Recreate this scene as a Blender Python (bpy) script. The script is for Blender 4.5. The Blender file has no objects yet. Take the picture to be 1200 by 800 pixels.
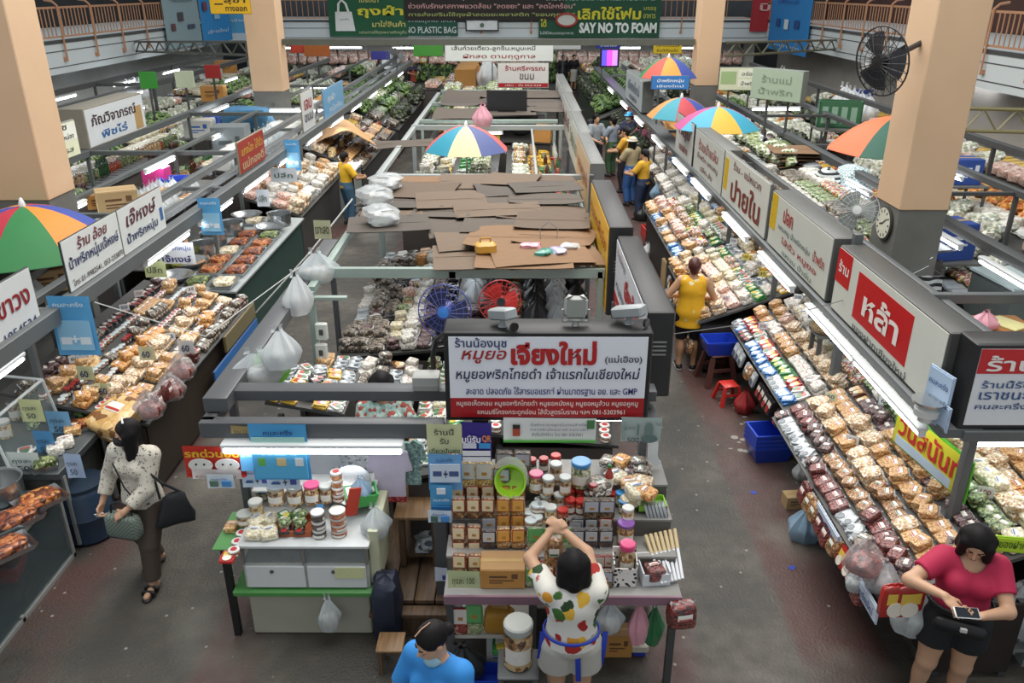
import bpy, math, random
import numpy as np
from mathutils import Vector, Matrix, Euler

# ------------------------------------------------------------------ camera, world, exposure
SC = bpy.context.scene
COL = SC.collection
CAM_Z, PITCH, YAW, FPX = 4.75, math.radians(23.5), math.radians(0.3), 955.0
cam_data = bpy.data.cameras.new('camera')
cam_data.sensor_width = 36.0
cam_data.lens = FPX / 1200.0 * 36.0
cam_data.clip_end = 200
cam = bpy.data.objects.new('camera', cam_data)
COL.objects.link(cam)
cam.location = (0, 0, CAM_Z)
cam.rotation_euler = (math.pi / 2 - PITCH, 0, YAW)
SC.camera = cam

world = bpy.data.worlds.new('market_sky')
SC.world = world
world.use_nodes = True
wb = world.node_tree.nodes['Background']
wb.inputs[0].default_value = (0.90, 0.96, 1.0, 1)
wb.inputs[1].default_value = 0.52
SC.view_settings.view_transform = 'Standard'
SC.view_settings.look = 'None'
SC.view_settings.exposure = 0.0
SC.view_settings.gamma = 1.0
SC.view_settings.use_curve_mapping = False
SC.cycles.max_bounces = 5
SC.cycles.transparent_max_bounces = 12
TUBE_E = 14.0

skylight = bpy.data.lights.new('skylight', 'AREA')
skylight.shape = 'RECTANGLE'; skylight.size = 9; skylight.size_y = 26; skylight.energy = 3300
skylight.color = (1.0, 0.97, 0.92)
so = bpy.data.objects.new('skylight', skylight); COL.objects.link(so)
so.location = (0.5, 15, 11)

# ------------------------------------------------------------------ rays from the camera
_Rz = Matrix.Rotation(YAW, 3, 'Z')
def _ray(u, v):
    f = Vector((0, math.cos(PITCH), -math.sin(PITCH))); up = Vector((0, math.sin(PITCH), math.cos(PITCH)))
    return _Rz @ (f + Vector((1, 0, 0)) * ((u - 600) / FPX) + up * ((400 - v) / FPX))
def P(u, v, z):
    d = _ray(u, v); t = (z - CAM_Z) / d.z
    return Vector((d.x * t, d.y * t, z))
def PY(u, v, y):
    d = _ray(u, v); t = y / d.y
    return Vector((d.x * t, y, CAM_Z + d.z * t))
def PX(u, v, x):
    d = _ray(u, v); t = x / d.x
    return Vector((x, d.y * t, CAM_Z + d.z * t))

# ------------------------------------------------------------------ materials
def lin(c):
    if isinstance(c, str):
        c = tuple(int(c[i:i + 2], 16) for i in (0, 2, 4))
    return tuple(((x / 255) / 12.92 if x / 255 <= 0.04045 else ((x / 255 + 0.055) / 1.055) ** 2.4) for x in c)
_M = {}
def _nodes(name):
    m = bpy.data.materials.new(name); m.use_nodes = True
    nt = m.node_tree
    return m, nt, nt.nodes['Principled BSDF']
def mix_rgb(nt, fac, a, b):
    n = nt.nodes.new('ShaderNodeMix'); n.data_type = 'RGBA'
    for s, val in ((n.inputs[0], fac), (n.inputs[6], a), (n.inputs[7], b)):
        if hasattr(val, 'links') or isinstance(val, bpy.types.NodeSocket): nt.links.new(val, s)
        elif isinstance(val, (int, float)): s.default_value = val
        else: s.default_value = (*val[:3], 1)
    return n.outputs[2]
def coords(nt, kind='Object'):
    return nt.nodes.new('ShaderNodeTexCoord').outputs[kind]
def noise(nt, vec, scale, detail=3):
    n = nt.nodes.new('ShaderNodeTexNoise'); n.inputs['Scale'].default_value = scale; n.inputs['Detail'].default_value = detail
    nt.links.new(vec, n.inputs['Vector']); return n.outputs['Fac']
def ramp(nt, fac, stops, interp='LINEAR'):
    r = nt.nodes.new('ShaderNodeValToRGB'); r.color_ramp.interpolation = interp
    e = r.color_ramp.elements
    while len(e) < len(stops): e.new(0.5)
    for i, (p, c) in enumerate(stops):
        e[i].position = p; e[i].color = (*c[:3], 1)
    nt.links.new(fac, r.inputs[0]); return r.outputs[0]
def mat(c, rough=0.55, metal=0.0, var=0.16, scale=6.0, coat=0.0, name=None, bump=0.0):
    """plain painted / plastic / metal surface with a little uneven wear"""
    key = ('m', c, rough, metal, var, scale, coat, bump)
    if key in _M: return _M[key]
    m, nt, b = _nodes(name or 'surface_' + (c if isinstance(c, str) else '%02x%02x%02x' % c))
    L = lin(c)
    if var > 0:
        f = noise(nt, coords(nt), scale)
        o = mix_rgb(nt, f, tuple(x * (1 - var) for x in L), tuple(min(1, x * (1 + var)) for x in L))
        nt.links.new(o, b.inputs['Base Color'])
        if bump:
            bp = nt.nodes.new('ShaderNodeBump'); bp.inputs['Strength'].default_value = bump; bp.inputs['Distance'].default_value = 0.02
            nt.links.new(f, bp.inputs['Height']); nt.links.new(bp.outputs[0], b.inputs['Normal'])
    else:
        b.inputs['Base Color'].default_value = (*L, 1)
    b.inputs['Roughness'].default_value = rough; b.inputs['Metallic'].default_value = metal
    b.inputs['Coat Weight'].default_value = coat; b.inputs['Coat Roughness'].default_value = 0.12
    _M[key] = m
    return m
def bits(cols, scale=45.0, rough=0.35, coat=0.55, name='contents', bump=0.6, obj=True):
    """small pieces (crackers, nuts, chillies ...) packed behind a clear film: cells of several colours"""
    key = ('b', tuple(cols), scale, coat)
    if key in _M: return _M[key]
    m, nt, b = _nodes('contents_' + cols[0])
    v = nt.nodes.new('ShaderNodeTexVoronoi'); v.inputs['Scale'].default_value = scale
    nt.links.new(coords(nt), v.inputs['Vector'])
    sep = nt.nodes.new('ShaderNodeSeparateColor'); nt.links.new(v.outputs['Color'], sep.inputs[0])
    st = [(i / len(cols), lin(c)) for i, c in enumerate(cols)]
    col = ramp(nt, sep.outputs[0], st, 'CONSTANT')
    edge = nt.nodes.new('ShaderNodeMath'); edge.operation = 'MULTIPLY'; edge.inputs[1].default_value = 1.0
    nt.links.new(v.outputs['Distance'], edge.inputs[0])
    nt.links.new(col, b.inputs['Base Color'])
    bp = nt.nodes.new('ShaderNodeBump'); bp.inputs['Strength'].default_value = bump; bp.inputs['Distance'].default_value = 0.012; bp.invert = True
    nt.links.new(v.outputs['Distance'], bp.inputs['Height']); nt.links.new(bp.outputs[0], b.inputs['Normal'])
    if coat > .4:
        cr = noise(nt, coords(nt), 26.0, 4)
        b2 = nt.nodes.new('ShaderNodeBump'); b2.inputs['Strength'].default_value = 0.9; b2.inputs['Distance'].default_value = 0.03
        nt.links.new(cr, b2.inputs['Height']); nt.links.new(b2.outputs[0], b.inputs['Coat Normal'])
        coat = 1.0
    b.inputs['Roughness'].default_value = rough; b.inputs['Coat Weight'].default_value = coat; b.inputs['Coat Roughness'].default_value = 0.1; b.inputs['Coat IOR'].default_value = 1.7
    _M[key] = m
    return m
def clear(c='e8eef0', alpha=0.35, rough=0.12, name='clear_film'):
    """thin see-through plastic film or glass pane"""
    key = ('c', c, alpha, rough)
    if key in _M: return _M[key]
    m, nt, b = _nodes(name)
    f = noise(nt, coords(nt), 9.0)
    lo, hi = max(0, alpha - 0.12), min(1, alpha + 0.12)
    mr = nt.nodes.new('ShaderNodeMapRange'); mr.inputs[3].default_value = lo; mr.inputs[4].default_value = hi
    nt.links.new(f, mr.inputs[0]); nt.links.new(mr.outputs[0], b.inputs['Alpha'])
    b.inputs['Base Color'].default_value = (*lin(c), 1); b.inputs['Roughness'].default_value = rough
    _M[key] = m
    return m
def glow(c, e, name='glow'):
    key = ('g', c, e)
    if key in _M: return _M[key]
    m, nt, b = _nodes(name)
    b.inputs['Base Color'].default_value = (*lin(c), 1)
    b.inputs['Emission Color'].default_value = (*lin(c), 1); b.inputs['Emission Strength'].default_value = e
    _M[key] = m
    return m
def wood(c1, c2, rough=0.6, sc=(1, 12, 12), name='wood'):
    key = ('w', c1, c2, sc)
    if key in _M: return _M[key]
    m, nt, b = _nodes(name)
    mp = nt.nodes.new('ShaderNodeMapping'); mp.inputs['Scale'].default_value = sc
    nt.links.new(coords(nt), mp.inputs['Vector'])
    f = noise(nt, mp.outputs[0], 4.0, 6)
    nt.links.new(ramp(nt, f, [(0.3, lin(c1)), (0.7, lin(c2))]), b.inputs['Base Color'])
    b.inputs['Roughness'].default_value = rough
    _M[key] = m
    return m
def leafy(cols, scale=30):
    return bits(cols, scale, rough=0.5, coat=0.2, name='leaves', bump=1.0)

# ------------------------------------------------------------------ mesh building
class MB:
    def __init__(s): s.v, s.f, s.m, s.k = [], [], [], 0
    def mat(s, k): s.k = k; return s
    def add(s, vs, fs):
        b = len(s.v); s.v += [tuple(x) for x in vs]
        for f in fs: s.f.append([b + i for i in f]); s.m.append(s.k)
        return s
    def box(s, x0, x1, y0, y1, z0, z1, bev=0.0, M=None):
        if bev > 0:
            b = min(bev, abs(x1 - x0) / 2.2, abs(y1 - y0) / 2.2, abs(z1 - z0) / 2.2)
            vs = []
            for (z, i) in ((z0, b), (z0 + b, 0), (z1 - b, 0), (z1, b)):
                X0, X1, Y0, Y1 = x0 + i, x1 - i, y0 + i, y1 - i; c = b
                vs += [(X0 + c, Y0, z), (X1 - c, Y0, z), (X1, Y0 + c, z), (X1, Y1 - c, z), (X1 - c, Y1, z), (X0 + c, Y1, z), (X0, Y1 - c, z), (X0, Y0 + c, z)]
            fs = [list(range(7, -1, -1)), list(range(24, 32))]
            for r in range(3):
                for i in range(8): fs.append([r * 8 + i, r * 8 + (i + 1) % 8, r * 8 + 8 + (i + 1) % 8, r * 8 + 8 + i])
        else:
            vs = [(x0, y0, z0), (x1, y0, z0), (x1, y1, z0), (x0, y1, z0), (x0, y0, z1), (x1, y0, z1), (x1, y1, z1), (x0, y1, z1)]
            fs = [[3, 2, 1, 0], [4, 5, 6, 7], [0, 1, 5, 4], [1, 2, 6, 5], [2, 3, 7, 6], [3, 0, 4, 7]]
        if M is not None: vs = [M @ Vector(v) for v in vs]
        return s.add(vs, fs)
    def lathe(s, prof, n=16, c=(0, 0, 0), sx=1, sy=1, M=None):
        """prof: [(radius, z)] from bottom to top"""
        vs, fs = [], []
        for r, z in prof:
            for i in range(n):
                a = 2 * math.pi * i / n; vs.append((c[0] + r * sx * math.cos(a), c[1] + r * sy * math.sin(a), c[2] + z))
        for k in range(len(prof) - 1):
            for i in range(n): fs.append([k * n + i, k * n + (i + 1) % n, k * n + n + (i + 1) % n, k * n + n + i])
        if prof[0][0] > 1e-5: fs.append(list(range(n - 1, -1, -1)))
        if prof[-1][0] > 1e-5: fs.append([(len(prof) - 1) * n + i for i in range(n)])
        if M is not None: vs = [M @ Vector(v) for v in vs]
        return s.add(vs, fs)
    def tube(s, pts, r, n=8, closed=False):
        pts = [Vector(p) for p in pts]; vs, fs = [], []
        N = len(pts); rr = r if isinstance(r, (list, tuple)) else [r] * N
        up = None
        for i, p in enumerate(pts):
            a = pts[(i - 1) % N] if (closed or i > 0) else p; b = pts[(i + 1) % N] if (closed or i < N - 1) else p
            t = (b - a).normalized()
            if up is None:
                up = Vector((0, 0, 1)) if abs(t.z) < 0.9 else Vector((1, 0, 0))
            x = t.cross(up).normalized(); y = x.cross(t).normalized(); up = y
            for k in range(n):
                g = 2 * math.pi * k / n; vs.append(p + x * (rr[i] * math.cos(g)) + y * (rr[i] * math.sin(g)))
        for i in range(N if closed else N - 1):
            j = (i + 1) % N
            for k in range(n): fs.append([i * n + k, i * n + (k + 1) % n, j * n + (k + 1) % n, j * n + k])
        if not closed: fs.append(list(range(n - 1, -1, -1))); fs.append([(N - 1) * n + k for k in range(n)])
        return s.add(vs, fs)
    def poly(s, pts, th, axis='y', M=None):
        """extruded outline: pts in the (x, z) plane, thickness th towards +y"""
        n = len(pts)
        vs = [(p[0], 0, p[1]) for p in pts] + [(p[0], th, p[1]) for p in pts]
        fs = [list(range(n)), list(range(2 * n - 1, n - 1, -1))] + [[i + n, (i + 1) % n + n, (i + 1) % n, i] for i in range(n)]
        if M is not None: vs = [M @ Vector(v) for v in vs]
        return s.add(vs, fs)
    def sheet(s, fn, nu, nv, closed_u=False):
        vs = [fn(i / nu, j / nv) for j in range(nv + 1) for i in range(nu + (0 if closed_u else 1))]
        w = nu if closed_u else nu + 1; fs = []
        for j in range(nv):
            for i in range(nu): fs.append([j * w + i, j * w + (i + 1) % w, (j + 1) * w + (i + 1) % w, (j + 1) * w + i])
        return s.add(vs, fs)
    def pillow(s, w, l, h, n=10, m=6, c=(0, 0, 0), seed=0, e=0.55, rough=0.06, M=None):
        """soft filled shape w x l x h resting on z = 0"""
        rnd = random.Random(seed); ph = [rnd.uniform(0, 6.3) for _ in range(6)]
        pw = lambda x: math.copysign(abs(x) ** e, x)
        vs, fs = [], []
        for j in range(m + 1):
            ph_ = -math.pi / 2 + math.pi * j / m
            for i in range(n):
                t = 2 * math.pi * i / n
                k = 1 + rough * (math.sin(3 * t + ph[0] + 2 * j) + math.sin(2 * t + ph[1] - j * 1.3))
                vs.append((c[0] + w / 2 * pw(math.cos(ph_)) * pw(math.cos(t)) * k, c[1] + l / 2 * pw(math.cos(ph_)) * pw(math.sin(t)) * k,
                           c[2] + h / 2 + h / 2 * pw(math.sin(ph_)) * (1 + rough * math.sin(t * 2 + ph[3]))))
        for j in range(m):
            for i in range(n): fs.append([j * n + i, j * n + (i + 1) % n, (j + 1) * n + (i + 1) % n, (j + 1) * n + i])
        if M is not None: vs = [M @ Vector(v) for v in vs]
        return s.add(vs, fs)
    def mesh(s, name, mats, smooth=True):
        me = bpy.data.meshes.new(name)
        me.from_pydata([tuple(v) for v in s.v], [], s.f)
        for m in (mats if isinstance(mats, (list, tuple)) else [mats]): me.materials.append(m)
        me.polygons.foreach_set('material_index', s.m)
        if smooth:
            me.polygons.foreach_set('use_smooth', [True] * len(s.f))
            try: me.set_sharp_from_angle(angle=math.radians(38))
            except Exception: pass
        me.update()
        return me
    def obj(s, name, mats, parent=None, smooth=True):
        o = bpy.data.objects.new(name, s.mesh(name, mats, smooth)); COL.objects.link(o)
        if parent is not None: o.parent = parent
        return o

def tag(o, label, cat, group=None, kind=None):
    o['label'] = label; o['category'] = cat
    if group: o['group'] = group
    if kind: o['kind'] = kind
    return o
def thing(name, label, cat, loc=(0, 0, 0), rz=0.0, group=None, rot=None, scale=None):
    o = bpy.data.objects.new(name, None); COL.objects.link(o)
    o.empty_display_size = 0.1
    o.location = loc; o.rotation_euler = rot if rot else (0, 0, rz)
    if scale: o.scale = (scale,) * 3 if isinstance(scale, (int, float)) else scale
    return tag(o, label, cat, group)
def struct(name, mb, m, label=None):
    o = mb.obj(name, m); o['kind'] = 'structure'
    if label: o['label'] = label
    return o
def link(name, me, parent=None, loc=(0, 0, 0), rot=(0, 0, 0), scale=None):
    o = bpy.data.objects.new(name, me); COL.objects.link(o)
    o.location = loc; o.rotation_euler = rot
    if scale: o.scale = (scale,) * 3 if isinstance(scale, (int, float)) else scale
    if parent is not None: o.parent = parent
    return o
ORD = ['zeroth', 'first', 'second', 'third', 'fourth', 'fifth', 'sixth', 'seventh', 'eighth', 'ninth', 'tenth', 'eleventh', 'twelfth', 'thirteenth',
       'fourteenth', 'fifteenth', 'sixteenth', 'seventeenth', 'eighteenth', 'nineteenth', 'twentieth']
ORD += ['twenty-' + ORD[i] for i in range(1, 10)] + ['thirtieth'] + ['thirty-' + ORD[i] for i in range(1, 10)] + ['fortieth'] + ['forty-' + ORD[i] for i in range(1, 10)]
ORD += ['fiftieth'] + ['fifty-' + ORD[i] for i in range(1, 10)]

# ------------------------------------------------------------------ lettering
_T = {}
def text_data(body, bold=0.0, shear=0.0):
    key = (body, bold, shear)
    if key in _T: return _T[key]
    c = bpy.data.curves.new('lettering', 'FONT'); c.body = body; c.size = 1; c.resolution_u = 2
    c.align_x = 'CENTER'; c.align_y = 'CENTER'; c.offset = bold; c.shear = shear
    o = bpy.data.objects.new('lettering_source', c); COL.objects.link(o)
    dg = bpy.context.evaluated_depsgraph_get()
    me = bpy.data.meshes.new_from_object(o.evaluated_get(dg))
    bpy.data.objects.remove(o)
    co = np.zeros(len(me.vertices) * 3); me.vertices.foreach_get('co', co); co = co.reshape(-1, 3)
    if len(co):
        mn, mx = co.min(0), co.max(0); co -= (mn + mx) / 2; co[:, 2] = 0
        dim = mx - mn
    else: dim = np.array([1, 1, 0])
    _T[key] = (co, [list(p.vertices) for p in me.polygons], dim)
    return _T[key]
def lettering(parent, body, c, x, z, w, h, y=-0.004, bold=0.012, shear=0.0, rough=0.5, name='lettering', stretch=True):
    """writing centred at (x, z) on a board's front, which faces local -y"""
    co, fs, dim = text_data(body, bold, shear)
    sx, sz = w / max(dim[0], 1e-3), h / max(dim[1], 1e-3)
    if not stretch: sx = sz = min(sx, sz)
    me = bpy.data.meshes.new(name)
    me.from_pydata([(p[0] * sx, 0, p[1] * sz) for p in co], [], fs)
    me.materials.append(mat(c, rough, var=0.05))
    o = bpy.data.objects.new(name, me); COL.objects.link(o); o.parent = parent; o.location = (x, y, z)
    return o
# ------------------------------------------------------------------ the hall: floor, columns, balconies
def floor_mat():
    m, nt, b = _nodes('worn_concrete')
    c = coords(nt)
    n1 = noise(nt, c, 0.9, 8); n2 = noise(nt, c, 7.0, 6); n3 = noise(nt, c, 0.5, 4); n4 = noise(nt, c, 40, 2)
    base = ramp(nt, n1, [(0.30, lin('2b2926')), (0.5, lin('47423a')), (0.70, lin('68625a'))])
    base = mix_rgb(nt, ramp(nt, n2, [(0.35, (0, 0, 0)), (0.65, (.55, .55, .55))]), base, lin('3b3a37'))
    sep = nt.nodes.new('ShaderNodeSeparateXYZ'); nt.links.new(c, sep.inputs[0])
    # old dark red paint left in strips along the stall fronts
    def band(x0, x1, soft):
        a = nt.nodes.new('ShaderNodeMapRange'); a.interpolation_type = 'SMOOTHSTEP'
        a.inputs[1].default_value = x0; a.inputs[2].default_value = x0 + soft; nt.links.new(sep.outputs[0], a.inputs[0])
        q = nt.nodes.new('ShaderNodeMapRange'); q.interpolation_type = 'SMOOTHSTEP'
        q.inputs[1].default_value = x1; q.inputs[2].default_value = x1 - soft; nt.links.new(sep.outputs[0], q.inputs[0])
        k = nt.nodes.new('ShaderNodeMath'); k.operation = 'MULTIPLY'
        nt.links.new(a.outputs[0], k.inputs[0]); nt.links.new(q.outputs[0], k.inputs[1]); return k.outputs[0]
    tot = None
    for bb in ((2.15, 2.95, .12), (0.9, 1.5, .2), (-2.5, -1.9, .15), (-4.2, -3.4, .3)):
        o = band(*bb)
        if tot is None: tot = o
        else:
            k = nt.nodes.new('ShaderNodeMath'); k.operation = 'MAXIMUM'; nt.links.new(tot, k.inputs[0]); nt.links.new(o, k.inputs[1]); tot = k.outputs[0]
    wear = ramp(nt, n1, [(0.36, (0, 0, 0)), (0.56, (.85, .85, .85))])
    k = nt.nodes.new('ShaderNodeMath'); k.operation = 'MULTIPLY'; nt.links.new(tot, k.inputs[0]); nt.links.new(wear, k.inputs[1])
    col = mix_rgb(nt, k.outputs[0], base, lin('4f322f'))
    pale = ramp(nt, n3, [(0.58, (0, 0, 0)), (0.7, (.6, .6, .6))])
    col = mix_rgb(nt, pale, col, lin('77746b'))
    vor = nt.nodes.new('ShaderNodeTexVoronoi'); vor.inputs['Scale'].default_value = 5.5; vor.feature = 'F1'
    nt.links.new(c, vor.inputs['Vector'])
    spots = ramp(nt, vor.outputs['Distance'], [(0.05, (1, 1, 1)), (0.09, (0, 0, 0))])
    col = mix_rgb(nt, spots, col, lin('8d8b84'))
    nt.links.new(col, b.inputs['Base Color'])
    rr = nt.nodes.new('ShaderNodeMapRange'); rr.inputs[3].default_value = 0.35; rr.inputs[4].default_value = 0.75
    nt.links.new(n2, rr.inputs[0]); nt.links.new(rr.outputs[0], b.inputs['Roughness'])
    bp = nt.nodes.new('ShaderNodeBump'); bp.inputs['Strength'].default_value = 0.35; bp.inputs['Distance'].default_value = 0.02
    nt.links.new(n4, bp.inputs['Height']); nt.links.new(bp.outputs[0], b.inputs['Normal'])
    return m
struct('floor', MB().box(-20, 20, 1, 52, -0.12, 0), floor_mat())

PEACH = mat('d4b391', 0.7, var=0.06, scale=2)
CONC = mat('6b6b66', 0.8, var=0.18, scale=5, bump=0.2)
WHITEWALL = mat('d0d8da', 0.7, var=0.05, scale=1)
RAILC = mat('b98a6a', 0.5, var=0.1)
DARK = mat('25272a', 0.8, var=0.2)
GREY = mat('6f7273', 0.5, var=0.12, scale=4)
DGREY = mat('4a4c4d', 0.5, var=0.15, scale=4)
LGREY = mat('9aa09f', 0.5, var=0.1, scale=4)
GREENGREY = mat('93a39c', 0.5, var=0.1)
BLACK = mat('1b1b1d', 0.45, var=0.15)
STEEL = mat('b9bcbd', 0.25, 0.9, var=0.08)
CREAMW = mat('d8dad2', 0.5, var=0.05, scale=3)
WHITE = mat('e6e8e8', 0.4, var=0.04)

def column(i, u_left, v_b, y, w=0.62, dpt=0.6, zpink=2.45):
    x0 = PY(u_left, v_b, y).x
    m = MB().mat(1).box(x0, x0 + w, y, y + dpt, 0, zpink)
    m.mat(0).box(x0 - .012, x0 + w + .012, y - .012, y + dpt + .012, zpink, 7.2, bev=0.012)
    return struct('column_%d' % i, m, [PEACH, CONC], 'square peach column with grey concrete foot')
xr = PY(1057, 233, 9.0).x
column(1, 1057, 233, 9.0, w=.53, dpt=.62)
c2 = PY(57, 235, 9.4).x - .62
struct('column_2', MB().mat(1).box(c2, c2 + .62, 9.4, 10, 0, 2.45).mat(0).box(c2 - .012, c2 + .632, 9.388, 10.012, 2.45, 7.2, bev=.012), [PEACH, CONC])
column(3, 815, 96, 21.6, w=.56, dpt=.6)
c4 = PY(331, 96, 21.6).x - .78
struct('column_4', MB().mat(1).box(c4, c4 + .78, 21.6, 22.2, 0, 2.3).mat(0).box(c4 - .012, c4 + .792, 21.588, 22.212, 2.3, 7.2, bev=.012), [PEACH, CONC])

XL, XR, YF = -13.7, 12.0, 42.0
def balcony(name, p0, p1, inward, z0=2.35, z1=3.3):
    """a white slab edge with a recessed dark upper floor behind it; p0 -> p1 along the edge"""
    d = (Vector(p1) - Vector(p0)); L = d.length; a = math.atan2(d.y, d.x)
    M = Matrix.Translation(Vector(p0)) @ Matrix.Rotation(a, 4, 'Z')
    s = inward
    mb = MB()
    lo, hi = (0, 4.5) if s > 0 else (-4.5, 0)
    mb.mat(0).box(0, L, lo, hi, z0, z1, M=M)
    e = -.012 if s > 0 else .0
    for zz in (z0 + .18, z0 + .62): mb.mat(1).box(0, L, (-.012 if s > 0 else 0), (0 if s > 0 else .012), zz, zz + .025, M=M)
    mb.mat(1).box(0, L, (-.03 if s > 0 else 0), (0 if s > 0 else .03), z1 - .1, z1, M=M)
    struct(name, mb, [WHITEWALL, DGREY])
    return M, L
def railing(name, label, M, L, side, step, zb=3.3, n_bal=9):
    t = thing(name, label, 'railing'); t.matrix_world = M
    y = -.03 * side
    MB().box(0, L, y - .02, y + .02, zb + .86, zb + .92).box(0, L, y - .02, y + .02, zb + .06, zb + .11).obj('rail', RAILC, t)
    n = int(L / step)
    bal = MB(); nb = 0
    for i in range(n):
        x0 = i * step
        post = MB()
        yy = -.09 * side
        post.tube([(x0, yy, zb - .62), (x0, yy, zb + .6), (x0, yy, zb + .95), (x0, yy + .12 * side, zb + 1.06), (x0, yy + .35 * side, zb + 1.1)], .035, 6)
        post.box(x0 - .06, x0 + .06, min(yy, 0), max(yy, 0), zb - .6, zb - .5)
        post.obj('post', RAILC, t)
        for j in range(1, n_bal):
            x = x0 + step * j / n_bal; nb += 1; (MB() if nb <= 100 else bal).box(x - .014, x + .014, y - .012, y + .012, zb + .1, zb + .87).obj('baluster', RAILC, t) if nb <= 100 else bal.box(x - .014, x + .014, y - .012, y + .012, zb + .1, zb + .87)
    if bal.v: bal.obj('baluster_grille', RAILC, t)['kind'] = 'stuff'
    return t
Mb, Lb = balcony('trim_left_balcony', (XL, 14, 0), (XL, YF, 0), 1)
railing('balcony_railing', 'peach steel railing along the balcony behind the umbrella stall side', Mb, Lb, 1, 2.0)
Mb, Lb = balcony('trim_right_balcony', (XR, 12, 0), (XR, YF, 0), -1)
railing('balcony_railing', 'peach steel railing along the balcony behind the big black wall fan', Mb, Lb, -1, 2.0)
Mb, Lb = balcony('trim_far_balcony', (XL, YF, 0), (XR, YF, 0), 1, z0=2.3)
railing('balcony_railing', 'peach steel railing along the far balcony above the green banners', Mb, Lb, 1, 2.4)
struct('wall_left', MB().box(XL - 4.7, XL - 4.5, 10, 48, 0, 7), mat('2d2d2e', .8, var=.3, scale=1.5))
struct('wall_right', MB().box(XR + 4.5, XR + 4.7, 10, 48, 0, 7), mat('54372f', .8, var=.3, scale=1.5))
struct('wall_far', MB().box(XL - 4.6, XR + 4.6, YF + 5, YF + 5.2, 0, 7), mat('4b4f52', .8, var=.3, scale=1.2))
struct('wall_under_far_balcony', MB().box(XL, XR, YF + 1.6, YF + 1.7, 0, 2.3), mat('c9cac6', .7, var=.12, scale=1.5))

struct('wall_under_left_balcony', MB().box(XL - 1.3, XL - 1.2, 12, YF + 1.6, 0, 2.35), mat('b9bcb8', .7, var=.15, scale=1.5))
struct('wall_under_right_balcony', MB().box(XR + 1.2, XR + 1.3, 10, YF + 1.6, 0, 2.35), mat('b5afa6', .7, var=.15, scale=1.5))
def truss(label, a, b, depth=.32, r=.025, panels=10, color=None):
    """a lattice girder between two points: two chords and a zigzag web"""
    a, b = Vector(a), Vector(b)
    t = thing('lattice_girder', label, 'girder', a)
    d = b - a
    for nm, dz in (('chord', 0), ('chord', -depth)):
        MB().tube([Vector((0, 0, dz)), d + Vector((0, 0, dz))], r * 1.5, 6).obj(nm, color, t)
    pts = [d * (i / (2 * panels)) + Vector((0, 0, 0 if i % 2 else -depth)) for i in range(2 * panels + 1)]
    MB().tube(pts, r, 5).obj('web_lattice', color, t)
    return t
OLIVE = mat('6d6a52', .5); TGREY = mat('55584f', .5)
truss('olive lattice girder between the balcony and the column by the blue posters', PX(158, 49, XL), (c4 - .09, 21.9, PY(300, 49, 21.9).z), color=TGREY, panels=9)
truss('olive lattice girder from the balcony to the column beside the striped umbrellas', (PY(852, 50, 21.9).x, 21.9, PY(846, 50, 21.9).z), PX(980, 47, XR), color=OLIVE, panels=8)
truss('yellowish lattice girder behind the peach column with the black wall fan', PY(1095, 126, 15.5), PY(1290, 131, 15.5), color=mat('8a835c', .5), depth=.4, panels=5)
zz = PY(334, 47, 21.9).z
t = thing('cross_girder', 'long dark girder spanning between the two far columns below the banners', 'girder', (0, 21.9, zz))
MB().box(c4 + .81, PY(815, 96, 21.6).x - .04, -.05, .05, -.12, .03).obj('beam_profile', TGREY, t)
# ------------------------------------------------------------------ signs, stall rails, lamps, umbrellas, fans
H90 = math.pi / 2
def sign(label, loc, rz, w, h, depth=0.02, face='e3e6e6', case='4a4c4d', texts=(), rects=(), group=None, name='shop_sign', vents=False, border=0.012, cat='sign', rot=None):
    t = thing(name, label, cat, loc, rz, group, rot=rot)
    b = border
    MB().box(-w / 2, w / 2, 0.0, max(depth, .012), 0, h, bev=min(.01, depth * .3)).obj('case' if depth > .05 else 'board', mat(case, .5, var=.12), t)
    MB().box(-w / 2 + b, w / 2 - b, -.006, 0.002, b, h - b).obj('face_panel', mat(face, .35, var=.05, scale=3), t)
    for i, (c, x0, x1, z0, z1) in enumerate(rects):
        MB().box(x0, x1, -.0085 - .0006 * i, -.005, z0, z1).obj('printed_band', mat(c, .4, var=.04), t)
    for tx in texts:
        body, c, x, z, tw, th = tx[:6]
        lettering(t, body, c, x, z, tw, th, y=-.013, bold=tx[6] if len(tx) > 6 else .012, shear=tx[7] if len(tx) > 7 else 0)
    if vents:
        m = MB()
        for k in range(4): m.box(-w / 2 - .004, -w / 2 + .002, depth * .25, depth * .75, h * .5 + k * .035, h * .5 + k * .035 + .012)
        for k in range(4): m.box(w / 2 - .002, w / 2 + .004, depth * .25, depth * .75, h * .5 + k * .035, h * .5 + k * .035 + .012)
        m.obj('vent_slats', mat('8a8c8a', .5), t)
    return t
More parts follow.
